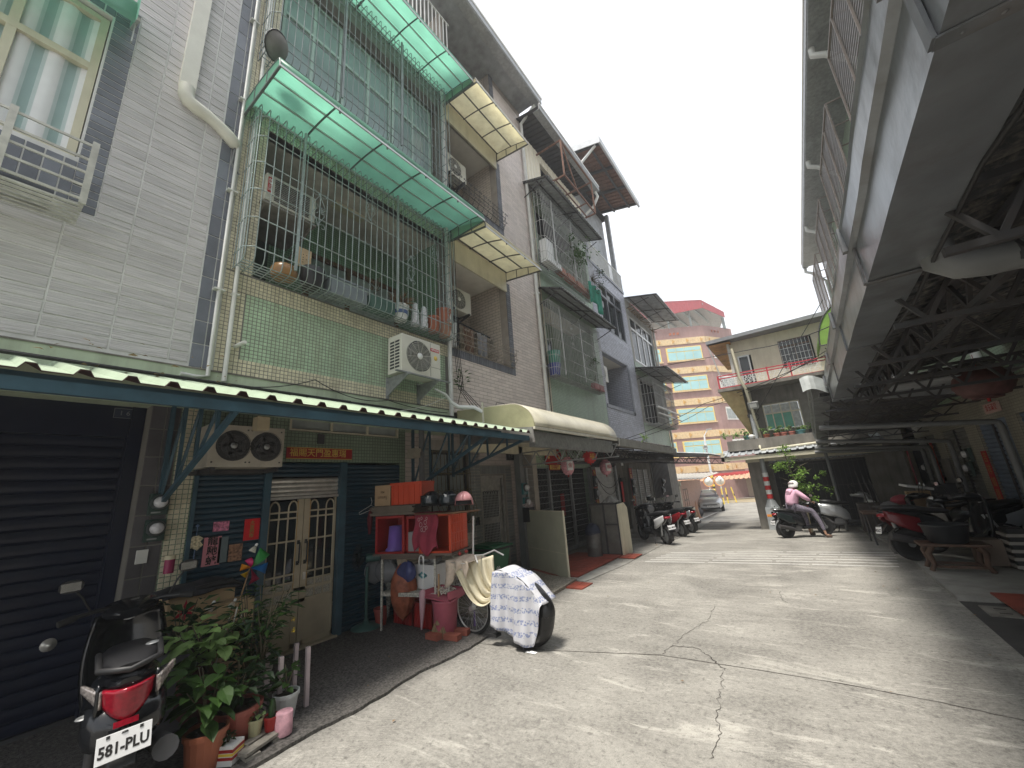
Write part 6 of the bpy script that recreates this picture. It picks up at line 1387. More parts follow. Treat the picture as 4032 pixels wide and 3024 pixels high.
b = MB(); loft(b,[(-2.1,.62,.60,.25),(-2.0,.66,.76,.36),(-1.5,.68,.84,.42),(0,.66,.86,.43),(1.0,.66,.86,.40),(1.55,.62,.84,.34),(1.95,.56,.76,.26),(2.08,.52,.62,.18)],20,.45); part(b,'body',SILV,car)
b = MB(); loft(b,[(-1.85,.98,.66,.10),(-1.5,1.22,.64,.22),(-.6,1.27,.62,.23),(.2,1.25,.60,.21),(.75,1.08,.64,.16),(1.15,.95,.70,.06)],20,.5); part(b,'roof',SILV,car)
b = MB(); b.add([(.20,-.55,1.43),(.20,.55,1.43),(1.10,.68,1.0),(1.10,-.68,1.0),(.30,-.53,1.42),(.30,.53,1.42),(1.24,.66,1.0),(1.24,-.66,1.0)],[(0,1,2,3),(4,7,6,5),(4,5,1,0),(7,3,2,6)]); part(b,'windscreen',mat('windscreen_glass',(.10,.13,.15),.04,spec=1),car)
b = MB()
for s_ in (-1,1): b.add([(-1.4,s_*.64,1.38),(.15,s_*.62,1.38),(.75,s_*.72,1.03),(-1.5,s_*.72,1.03)],[(0,1,2,3)] if s_ < 0 else [(3,2,1,0)])
part(b,'side_window',MT['windscreen_glass'],car)
for s_ in (-1,1):
    b = MB(); b.add([(1.94,s_*.80,.72),(1.70,s_*.85,.80),(2.07,s_*.45,.68),(2.09,s_*.45,.60),(1.98,s_*.80,.60)],[(0,1,2,3,4)] if s_ < 0 else [(4,3,2,1,0)]); part(b,'headlight',mat('headlamp_glass',(.7,.7,.7),.08,.3),car)
    b = MB(); b.lathe([(.055,0),(.05,.03),(0,.035)],(2.0,s_*.62,.36),12,XF); part(b,'fog_lamp',MT['headlamp_glass'],car)
    b = MB(); loft(b,[(.62,1.02,.09,.07,s_*.98),(.72,1.03,.11,.085,s_*.98),(.78,1.03,.08,.06,s_*.98)],8); part(b,'mirror',SILV,car)
b = MB(); b.box(2.06,2.10,-.45,.45,.50,.57); b.box(1.98,2.075,-.62,.62,.25,.40); part(b,'grille',BLACKM,car)
b = MB(); b.box(2.09,2.11,-.19,.19,.40,.50); part(b,'number_plate',WHITE,car); text('3P-2068',.10,(2.112,0,.45),XF,INK,car)
for x in (-1.32,1.3):
    for s_ in (-1,1):
        b = MB(); b.lathe([(.2,0),(.31,.01),(.32,.10),(.31,.19),(.2,.2)],(x,s_*.80-(.1 if s_ > 0 else .1),.31),20,Matrix(((1,0,0),(0,0,1),(0,-1,0)))@Matrix.Rotation(0,3,'Z')); w1 = part(b,'wheel',RUBBER,car)
        b = MB(); b.lathe([(.2,.0),(0,.01)],(x,s_*.88,.31),12,Matrix(((1,0,0),(0,0,s_*1.0),(0,-1,0)))); part(b,'rim',ALU,w1)
car.location = (-6.0,33.0,-.80); car.rotation_euler = (0,0,radians(-90+12))
YAX = Matrix(((1,0,0),(0,0,1),(0,-1,0)))
# ================================================================ concrete corner building, facing the camera
YC = 17.5
CB = thing('concrete_corner_house','stained concrete corner house with cream cladding and red railing above','house',(1,19,-.3))
b = MB(); wallY(b,YC+.3,.2,-1.3,2.9,2.4,4.85,[(-.66,.44,3.25,4.2)]); b.box(-1.3,-1.1,YC+.5,24,2.4,4.85); part(b,'upper_wall',CONC,CB)
b = MB(); wallY(b,YC+.9,.2,-1.2,2.9,-.6,2.45,[(-.85,1.9,-.3,2.0)]); part(b,'ground_wall',CONC,CB)
b = MB(); b.box(-1.58,-1.05,YC,YC+.55,-.45,2.2); b.box(-1.6,-1.5,YC+.55,24,-.8,2.3); part(b,'pillar',CONC,CB)
b = MB(); wallY(b,YC+1.6,.1,-1.0,2.0,-.5,2.2); part(b,'inner_darkness',DARKI,CB)
b = MB()
for k in range(20): b.box(-.85+.14*k,-.84+.14*k,YC+.88,YC+.9,-.3,2.0)
for z in (.3,1.1,1.9): b.box(-.85,1.9,YC+.875,YC+.88,z,z+.02)
part(b,'window_bars',DSTEEL,CB)
def windowY(parent,Y,a0,a1,b0,b1,mulls,rail=None,fm=ALU,gm=GLASS,fw=.045,d=.05,panes=None):
    b = MB()
    for (p,q,r,s_) in ((a0,a1,b0,b0+fw),(a0,a1,b1-fw,b1),(a0,a0+fw,b0+fw,b1-fw),(a1-fw,a1,b0+fw,b1-fw)): b.box(p,q,Y,Y+d,r,s_)
    for m_ in mulls: b.box(m_-fw*.5,m_+fw*.5,Y-.004,Y+d,b0+fw,b1-fw)
    if rail: b.box(a0+fw,a1-fw,Y-.006,Y+d,rail-fw*.6,rail+fw*.6)
    f = part(b,'window',fm,parent); ed = [a0+fw]+list(mulls)+[a1-fw]; vs = [b0+fw]+([rail] if rail else [])+[b1-fw]; k = 0
    for j in range(len(vs)-1):
        for i in range(len(ed)-1): g = MB(); g.box(ed[i]+.01,ed[i+1]-.01,Y+.6*d,Y+.75*d,vs[j]+.01,vs[j+1]-.01); part(g,'pane',(panes[k] if panes else gm),f); k += 1
    return f
GRC = mat('green_film_pane',(.05,.30,.20),.3,var=.15)
LCP = mat('lace_curtain_pane',(.42,.44,.42),.4,var=.25,scale=12)
windowY(CB,YC+.28,-.70,.47,3.22,4.22,[-.42,-.13,.17],3.85,fm=CREAMP,fw=.04,panes=[GRC,GRC,GRC,LCP,LCP,LCP,LCP,LCP])
b = MB(); b.box(-.76,.53,YC+.22,YC+.3,4.22,4.28); part(b,'window_hood',CONC,CB)
# planter ledge
b = MB(); b.box(-2.05,2.0,YC-.55,YC-.43,2.55,2.93); b.box(-2.05,-1.93,YC-.43,YC+.3,2.55,2.93); b.box(-1.93,2.0,YC-.43,YC+.3,2.55,2.62); part(b,'planter_ledge',CONC,CB)
b = MB(); b.tube([(-1.0,YC-.05,4.8),(-1.02,YC-.05,3.0),(-1.02,YC-.6,2.6),(-1.0,YC-.62,2.5),(1.0,YC-.62,2.58)],.045,8); part(b,'drain_pipe',CREAMP,CB)
b = MB(); b.tube([(-1.2,YC-.75,6.4),(-1.15,YC-.75,5.2),(-1.05,YC-.70,4.8),(-.95,YC-.05,2.95)],.05,8); solo(b,'pole',CREAMP,'cream pole with wires tied to the red railing corner of the concrete house','pole')
# tin eave
b = MB(); corrug(b,(-2.3,YC-.95,2.36),(4.6,0,.08),(0,1.0,.26),1,.22,.035,.01); part(b,'tin_eave',mat('pale_tin',(.50,.53,.56),.45,.3,var=.15,dirt=.5),CB)
b = MB(); b.box(-2.3,2.2,YC-.90,YC-.82,2.20,2.33); b.box(-2.3,-2.2,YC-.9,YC+.5,2.2,2.5); b.box(-1.6,2.2,YC-.3,YC-.2,2.1,2.3); part(b,'eave_beam',CREAMP,CB)
b = MB(); corrug(b,(-.9,YC-.15,2.02),(2.8,0,.05),(0,.9,.2),1,.16,.03,.01); part(b,'lower_tin',CORR,CB)
# balcony slab, railing
b = MB(); b.add([(-1.98,YC-.6,4.84),(2.4,YC-.6,4.84),(2.4,YC+.5,4.84),(-1.98,YC+2.5,4.84),(-1.98,YC-.6,4.96),(2.4,YC-.6,4.96),(2.4,YC+.5,4.96),(-1.98,YC+2.5,4.96)],[(0,3,2,1),(4,5,6,7),(0,1,5,4),(1,2,6,5),(2,3,7,6),(3,0,4,7)]); part(b,'balcony_slab',CONC,CB)
b = MB(); b.add([(-1.95,YC-.55,4.83),(-1.2,YC-.3,4.83),(-1.2,YC+.4,2.95),(-1.3,YC+6,4.83),(-1.2,YC+6,3),],[(0,1,2),(0,2,4,3)]); part(b,'slanted_side',mat('yellow_board',(.58,.46,.24),.7,var=.15,dirt=.5,dcol=(.35,.15,.06)),CB)
rl = thing('red_railing','red balcony railing with white ring scrollwork on the concrete house','railing',(0,YC-.55,4.96))
b = MB()
for z in (4.99,5.20,5.46): b.bar((-1.9,YC-.55,z if z != 5.2 else 5.36),(2.3,YC-.55,z-.04 if z != 5.2 else 5.32),.035)
for x in (-1.9,-.25,.45,1.5): b.bar((x,YC-.55,4.96),(x,YC-.55,5.48),.045)
for z in (4.99,5.46): b.bar((-1.9,YC-.55,z),(-1.9,YC+1.2,z),.035)
part(b,'frame',mat('red_rail_paint',(.50,.04,.06),.5),rl)
b = MB()
for i in range(26):
    x = -1.8+.155*i; b.bar((x,YC-.55,5.0),(x+.08,YC-.55,5.34),.012); b.bar((x+.08,YC-.55,5.34),(x+.155,YC-.55,5.0),.012)
    for z in (5.10,5.25): b.tube([(x+.04+.055*cos(a*pi/5),YC-.56,z+.055*sin(a*pi/5)) for a in range(10)],.008,4,closed=True)
part(b,'rings',WHITE,rl)
# upper cream cladding storey
b = MB(); x = -1.32
while x < 2.4:
    for (q0,q1,dy) in ((0,.17,0),(.17,.20,-.02),(.20,.24,0)):
        for (z0,z1) in (((4.96,6.95),) if not (-.1 < x+q0-.38+.12 < .98 or .2 < x+q0 < 1.28 or -1.16 < x+q0 < -.74) else ((4.96,5.45 if x > 0 else 5.0),(6.55 if x > 0 else 6.3,6.95))):
            b.box(x+q0,x+q1,YC+.3+dy,YC+.4,z0,z1)
    x += .24
part(b,'cladding',CORRY,CB)
windowY(CB,YC+.26,.28,1.26,5.45,6.55,[.77],6.3,fm=WOOD,gm=GLASSD,fw=.04)
b = MB()
for k in range(9): b.box(.30+.118*k,.312+.118*k,YC+.22,YC+.23,5.45,6.52)
for z in (5.7,5.95,6.2): b.box(.28,1.26,YC+.215,YC+.225,z,z+.012)
part(b,'window_bars',ALU,CB)
windowY(CB,YC+.27,-1.14,-.74,5.0,6.3,[],5.62,fm=ALU,gm=GLASSD,fw=.05)
b = MB(); b.box(-1.2,2.4,YC+.6,YC+.7,4.9,6.9); part(b,'inner_darkness',DARKI,CB)
b = MB(); b.add([(-2.1,YC-.3,6.92),(2.6,YC-.3,7.00),(2.6,YC+6,7.3),(-2.1,YC+6,7.2),(-2.1,YC-.3,7.06),(2.6,YC-.3,7.14),(2.6,YC+6,7.44),(-2.1,YC+6,7.34)],[(0,3,2,1),(4,5,6,7),(0,1,5,4),(1,2,6,5),(2,3,7,6),(3,0,4,7)]); part(b,'roof',mat('grey_roof_edge',(.24,.25,.27),.6,dirt=.3),CB)
b = MB(); corrug(b,(-2.05,YC-.25,6.88),(0,6,.2),(.8,0,-.02),1,.22,.035,.01)
part(b,'side_eave',mat('orange_sheet',(.60,.33,.12),.7,var=.3,scale=2,dirt=.3),CB)  # orange sheet with random tone and dirt
b = MB(); b.box(-1.42,-1.32,YC+.1,YC+.3,4.9,6.9); part(b,'corner_post',WHITEP,CB)
b = MB(); b.bar((-2.05,YC-.2,6.9),(-1.75,YC-.3,5.1),.04); part(b,'brace',GALV,CB)
# pots on the ledge
LP_ = 'potted plants on the concrete ledge'
rr = random.Random(77)
for i,(x,mt,lab) in enumerate(((-1.75,TERRA,'terracotta pot with a broad leafy plant at the left end of the concrete ledge'),(-1.35,mat('teal_pot',(.12,.30,.32),.5),'round teal pot second from the left on the concrete ledge'),(-.75,TERRA,'pot with trailing grey-green plant right of the lamp pole on the ledge'),(-.42,mat('salmon_pot',(.50,.18,.14),.6),'salmon pot below the green pane, left'),(-.22,MT['salmon_pot'],'salmon pot below the green pane, right'),(.02,MT['salmon_pot'],'salmon pot below the lace pane'),(.28,MT['teal_pot'],'wide teal bowl on the concrete ledge'),(.62,BLACKM,'black pot with a tall seedling on the ledge'),(.95,mat('tan_pot',(.45,.28,.18),.7),'tan pot at the right end of the ledge'))):
    h = .2 if i not in (1,6) else .22; t = pot(lab,(x,YC-.3,2.86 if i else 2.7),.11 if i not in (1,6) else .15,h,mt,grp=LP_,n=12)
    b = MB(); leaves(b,(x,YC-.32,3.2 if i != 0 else 3.15),.22 if i else .42,40 if i else 130,.12,rr,(1.1,.5,.8)); part(b,'leaves',LEAFL if i % 2 == 0 else LEAF,t)
    b = MB(); b.tube([(x,YC-.3,3.0),(x+.02,YC-.31,3.25)],.008,5); part(b,'stem',STEM,t)
# green half-dome canopy on the right row's end
gd = thing('lime_canopy','lime green quarter-dome canopy above the red railing','canopy',(1.9,16.8,6)); 
pc = onY(3285,1215,16.0); q_ = onY(3222,1345,16.0); r_ = onY(3265,1520,16.0)
b = MB(); zt,zl = pc.z,q_.z-.35; xo = q_.x-.05
b.sheet(lambda u,v: (2.3-(2.3-xo)*sin(v*pi/2),15.2+1.8*u,zl+(zt-zl)*cos(v*pi/2)),4,10,.01); part(b,'sheet',POLYL,gd)
b = MB(); n_ = 10; P = [(2.3-(2.3-xo)*sin(k/n_*pi/2),zl+(zt-zl)*cos(k/n_*pi/2)) for k in range(n_+1)]+[(2.3,zl)]
b.prism(P,lambda x,z: (x,15.19,z),lambda x,z: (x,15.20,z)); part(b,'end_sheet',POLYL,gd)
b = MB(); P = [(x,z-.75) for x,z in P]; b.prism(P,lambda x,z: (x+.15,16.99,z),lambda x,z: (x+.15,17.0,z)); part(b,'lower_sheet',POLYL,gd)
b = MB(); b.tube([(x,15.18,z+.75) for x,z in P[:-1]],.02,6); b.tube([(xo,15.18,zl),(2.3,15.18,zl)],.02,6); b.bar((xo+.1,17,zl-.6),(2.2,15.2,zl+.2),.02); b.bar((xo+.1,15.2,zl-.1),(2.2,17,zl-.7),.02); part(b,'frame',DSTEEL,gd)
# ================================================================ right-hand row
XR = 3.1
RR = thing('right_hand_row_house','row house wall on the right above and below the metal awnings','house',(XR+.5,10,0))
b = MB(); b.box(XR,XR+.25,-3,23.6,3.0,11.3); part(b,'upper_wall',MOSG2,RR)
b = MB()
for k in range(-1,5):
    y0 = 23.6-4.4*(k+1)
    b.box(XR-.03,XR,y0+.15,y0+.6,3.2,11.2)
part(b,'pilasters',CONCL,RR)
b = MB()
for k in range(-1,5):
    y0 = 23.6-4.4*(k+1)
    for z0,z1 in ((4.4,6.5),(7.9,10.2)): b.box(XR-.012,XR,y0+1.0,y0+3.8,z0,z1)
part(b,'window_panes',GLASSD,RR)
b = MB(); b.box(2.22,2.42,-3,23.6,11.55,11.72); b.box(2.42,XR+.2,-3,23.6,11.6,11.64); b.box(2.2,2.22,-3,23.62,11.6,11.85); part(b,'gutter',GALV,RR)
b = MB(); b.box(2.19,2.2,-3,23.65,11.83,11.9); part(b,'gutter_edge',CREAMP,RR)
CGR = 'window guards along the right-hand upper storey'
for k in range(5):
    y0 = 23.6-4.4*(k+1)
    for z0,z1,lv in ((8.0,10.6,'third'),(4.6,6.7,'second')):
        t = thing('window_guard','%s brown louvred window guard from the far end, %s floor of the right row' % (('first','second','third','fourth','fifth')[k],lv),'window guard',(2.5,y0+2.4,z0),0,CGR)
        X_ = 2.42 if lv == 'third' else 2.5
        m1 = MB()
        for i in range(24): z = z0+(z1-z0)*i/24; m1.box(X_,X_+.012,y0+.9,y0+3.9,z,z+.055 if z > z0+.6 else z+.03)
        part(m1,'louvres',mat('brown_grey_louvre',(.20,.18,.17),.6,.2,var=.15),t)
        m1 = MB()
        for y in (y0+.9,y0+1.9,y0+2.9,y0+3.9): m1.bar((X_-.02,y,z0),(X_-.02,y,z1),.035)
        m1.bar((X_-.02,y0+.9,z0),(X_-.02,y0+3.9,z0),.05); m1.bar((X_-.02,y0+.9,z1),(X_-.02,y0+3.9,z1),.04)
        for y in (y0+.9,y0+1.9,y0+2.9,y0+3.9):
            for z in (z0,z1): m1.bar((X_,y,z),(XR,y,z),.03)
        m1.bar((XR-.1,y0+.8,z0-.2),(XR-.1,y0+4.0,z0-.2),.03)
        part(m1,'frame',mat('brown_grey_frame',(.26,.22,.19),.6,.2,var=.2),t)
for k in range(5):
    y = 23.6-4.4*k; b = MB(); b.tube([(2.3,y,11.6),(2.28,y,11.35),(2.5,y,11.2),(2.95,y,10.6),(2.98,y,3.2)],.07,8); solo(b,'rain_pipe',PVC,('first','second','third','fourth','fifth')[k]+' rain pipe from the far end on the right-hand upper wall','pipe','rain pipes of the right-hand row')
# ground storey under the awnings
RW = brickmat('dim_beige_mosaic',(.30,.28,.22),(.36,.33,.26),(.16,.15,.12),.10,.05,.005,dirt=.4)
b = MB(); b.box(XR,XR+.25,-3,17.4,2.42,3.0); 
for y0,y1 in ((10.2,10.66),(12.1,12.8),(14.6,15.3),(6.2,6.5)): b.box(XR-.0,XR+.25,y0,y1,0,2.42)
part(b,'ground_wall',RW,RR)
for (y0,y1,mt,lab) in ((6.5,10.2,mat('blue_grey_shutter',(.10,.14,.20),.5,dirt=.3),'blue-grey ribbed shutter at the right edge'),(12.8,14.6,mat('dim_grey_shutter',(.18,.18,.17),.5,dirt=.3),'grey shutter deep under the right-hand awning'),(10.66,12.1,mat('steel_blue_shutter',(.14,.18,.25),.5,dirt=.3),'blue ribbed roller shutter behind the red couplet on the right'),(15.3,17.4,MT['dim_grey_shutter'],'far grey shutter at the end of the right-hand awning')):
    t = thing('roller_shutter',lab,'shutter',(XR,(y0+y1)/2,0)); slats(t,'slat',mt,XR+.06,y0,y1,.05,2.42,.085,dep=.02,sgn=-1)
    b = MB(); b.box(XR+.02,XR+.08,(y0+y1)/2-.03,(y0+y1)/2+.03,0,2.4); part(b,'centre_guide',DSTEEL,t)
b = MB(); b.box(-1.0,4.2,21.8,22.0,-.6,3.1); t = thing('back_wall','dark cream end wall with a barred window under the right awning','wall',(1.5,21.9,-.6)); part(b,'wall',CREAMP,t); windowY(t,21.75,2.2,3.1,1.15,2.1,[2.65],None,fm=ALU,gm=GLASSD); b = MB(); b.box(.9,1.35,21.70,21.78,.2,1.5); part(b,'cupboard_door',GALV,t)
# awning one (near): fascia trough, trusses, mouldy sheet
def rfas(lab,y0,x0,y1,x1,zt,zb,mt,zt1=None,zb1=None):
    zt1 = zt1 or zt; zb1 = zb1 or zb
    b = MB(); A = [(x0-.05,zt),(x0-.04,zt-.02),(x0-.035,zt-.16),(x0-.0,zt-.17),(x0,zb),(x0+.28,zb),(x0+.30,zb+.10)]
    B_ = [(x1-.05,zt1),(x1-.04,zt1-.02),(x1-.035,zt1-.16),(x1,zt1-.17),(x1,zb1),(x1+.28,zb1),(x1+.30,zb1+.10)]
    def P(u,v):
        i = v*6; k = min(5,int(i)); q = i-k
        a = (A[k][0]+(A[k+1][0]-A[k][0])*q,A[k][1]+(A[k+1][1]-A[k][1])*q); c = (B_[k][0]+(B_[k+1][0]-B_[k][0])*q,B_[k][1]+(B_[k+1][1]-B_[k][1])*q)
        y = y0+(y1-y0)*u; w_ = .012*noise.noise(Vector((y*1.6,v*2,4)))
        return (a[0]+(c[0]-a[0])*u+w_,y,a[1]+(c[1]-a[1])*u+w_)
    b.sheet(P,40,6,.006,False); return b
ZINC = mat('blue_grey_zinc',(.24,.26,.28),.30,.30,var=.16,scale=3,bump=.9,bscale=3.5,dirt=.7,dcol=(.13,.12,.11),dscale=1.6)
ra = thing('near_right_awning','mouldy metal awning with a long zinc fascia trough over the right side','awning',(1.9,4,2.9))
part(rfas('',-3,.48,9.75,.775,3.42,2.98,ZINC),'fascia_trough',ZINC,ra)
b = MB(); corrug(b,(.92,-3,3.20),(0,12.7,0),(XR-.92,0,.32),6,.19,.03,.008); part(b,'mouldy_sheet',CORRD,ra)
for k in range(6):
    b = MB(); y = -.5+1.95*k; x = .54+.0236*y
    b.box(x-.062,x-.034,y,y+.05,3.24,3.425); b.box(x-.008,x+.004,y,y+.05,2.975,3.26); b.box(x,x+.29,y,y+.05,2.970,2.978)
    for q in (.06,.14,.22): b.lathe([(.008,-.004),(0,-.007)],(x+q,y+.025,2.972),6)
    part(b,'trough_joint',mat('joint_zinc',(.17,.18,.19),.5,.3,var=.3,dirt=.5,dcol=(.16,.09,.05)),ra)
for x in (1.35,2.2): b = MB(); b.bar((x,-3,3.12+.1*(x-.7)),(x,9.7,3.12+.1*(x-.7)),.06); part(b,'purlin',DSTEEL,ra)
b = MB(); truss(b,(1.22,1.0,3.12),(1.30,9.7,3.12),.28,18,.038); part(b,'edge_truss',DSTEEL,ra)
b = MB(); b.tube([(.86+.02*k+.03*sin(k*1.9),.5+.9*k,2.955-.02*sin(k*2.3)) for k in range(11)],.012,5); part(b,'slung_cable',CABLE,ra)
for y in (1.4,2.7,4.0,5.4,6.8,8.2,9.6): b = MB(); truss(b,(.80,y,3.10),(XR,y,3.10),.32,6,.04); part(b,'cross_truss',DSTEEL,ra)
b = MB(); b.box(1.5,3.0,8.9,9.7,3.0,3.02); b.prism([(.9,3.1),(3.0,3.1),(3.0,2.78),(1.0,2.95)],lambda x,z: (x,9.70,z),lambda x,z: (x,9.74,z)); part(b,'end_board',CORR,ra)
b = MB(); p_ = onY(3640,880,3.3)
b.tube([(.95,3.3,3.06),(.95,3.3,2.96),(1.02,3.3,2.90),(1.12,3.3,2.88),(XR-.05,3.3,2.84)],.085,14); b.lathe([(.095,0),(.095,.06)],(1.25,3.3,2.88),14,XF); solo(b,'gutter_pipe',PVCG,'thick grey elbow pipe under the near awning at the top right','pipe')
rb2 = thing('far_right_awning','battered grey awning beyond the near one, its crumpled end facing the lane','awning',(1.8,13.5,2.6))
part(rfas('',9.85,.50,16.6,.62,3.55,3.12,ZINC,2.85,2.45),'fascia_trough',mat('battered_zinc',(.20,.215,.215),.5,.4,var=.25,bump=1,bscale=6,dirt=.6),rb2)
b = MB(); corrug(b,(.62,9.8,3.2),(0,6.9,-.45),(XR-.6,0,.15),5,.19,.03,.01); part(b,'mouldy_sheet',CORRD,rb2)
for i,y in enumerate((10.0,11.4,12.8,14.2,15.6)): z = 3.08-.45*(y-9.8)/6.9; b = MB(); truss(b,(.65,y,z),(XR,y,z+.05),.22,5,.035); part(b,'cross_truss',DSTEEL,rb2)
b = MB(); b.sheet(lambda u,v: (.36+.9*u,9.82-.12*v,3.55-.3*v+.06*sin(u*9)-.12*u),12,4,.008,False); part(b,'crumpled_flashing',mat('bent_flashing',(.20,.215,.21),.5,.3,var=.2,dirt=.4),rb2)
# wall-ward drain pipes
for (y,z0,z1,lab) in ((10.5,2.57,2.34,'first grey drain pipe running under the right awnings to the wall'),(13.7,2.46,2.17,'second grey drain pipe under the right awnings'),(15.6,2.34,2.12,'third grey drain pipe under the right awnings'),(16.4,2.25,2.08,'fourth grey drain pipe under the right awnings')):
    b = MB(); xs_ = XR-.12 if y < 11 else XR-.10; b.tube([(.50,y,z0),(xs_-.08,y,z1),(xs_-.02,y,z1-.02),(xs_,y,z1-.10),(xs_,y,.9),(xs_,y-.03,.8),(xs_,y-.3,.76),(xs_,y-.36,.68),(xs_,y-.36,.02)],.05,10); solo(b,'drain_pipe',PVCG,lab,'pipe','drain pipes under the right-hand awnings')
b = MB(); pb = onG(3268,1998); b.tube([(.78,16.7,2.3),(.80,16.72,gz(16.7))],.045,8); solo(b,'awning_post',PVCG,'slim grey post at the far corner of the right awnings','post')
t,c_ = lantern('big faded red lantern hanging under the right-hand awning',(2.55,9.05,2.86),.34,.42,mat('faded_red_lantern',(.11,.045,.042),.7,var=.4,scale=8,dirt=.3),grp='lantern on the right')
t = thing('red_card_sign','pink card with red characters on the right-hand lintel','sign',(XR-.02,11.1,2.6)); p = onX(3905,1605,XR-.02)
b = MB(); b.box(XR-.03,XR-.01,p.y-.35,p.y+.35,p.z-.09,p.z+.09); part(b,'card',mat('pink_card',(.55,.38,.34),.7),t); text('金玉滿堂',.13,(XR-.032,p.y,p.z),XB,PAPERR,t)
for i,(px,py,w_,h_,s_,lab) in enumerate(((3905,1875,.30,1.0,'吉祥如意','wide red couplet beside the blue shutter on the right'),(3690,1830,.26,1.2,'財源廣進','red couplet beyond the meter boxes on the right'),(3590,1840,.26,1.1,'平安','dim red couplet farther back on the right'))):
    p = onX(px,py,XR-.02); strip_sign(lab,s_,XR-.01,p.y,p.z-h_/2,p.z+h_/2,w_,XB,-1,'red couplets on the right',mat('dark_gold',(.35,.2,.05),.6))
for i,(px,py) in enumerate(((3830,1800),(3835,1855),(3660,1850),(3545,1850))):
    p = onX(px,py,XR); meter(XR-.01,p.y,p.z-.1,-1,('upper dark green meter box beside the blue shutter','lower dark green meter box beside the blue shutter','dark green meter box farther along the right wall','farthest dark green meter box on the right wall')[i],1.3,box=METG,grp='meters on the right')
b = MB(); p = onX(3745,1860,XR); b.box(XR-.05,XR-.01,p.y-.35,p.y+.35,p.z-.8,p.z+.35); solo(b,'notice_board',mat('grey_board',(.16,.15,.14),.7),'grey framed board leaning on the right-hand wall','board',bevel=.01)
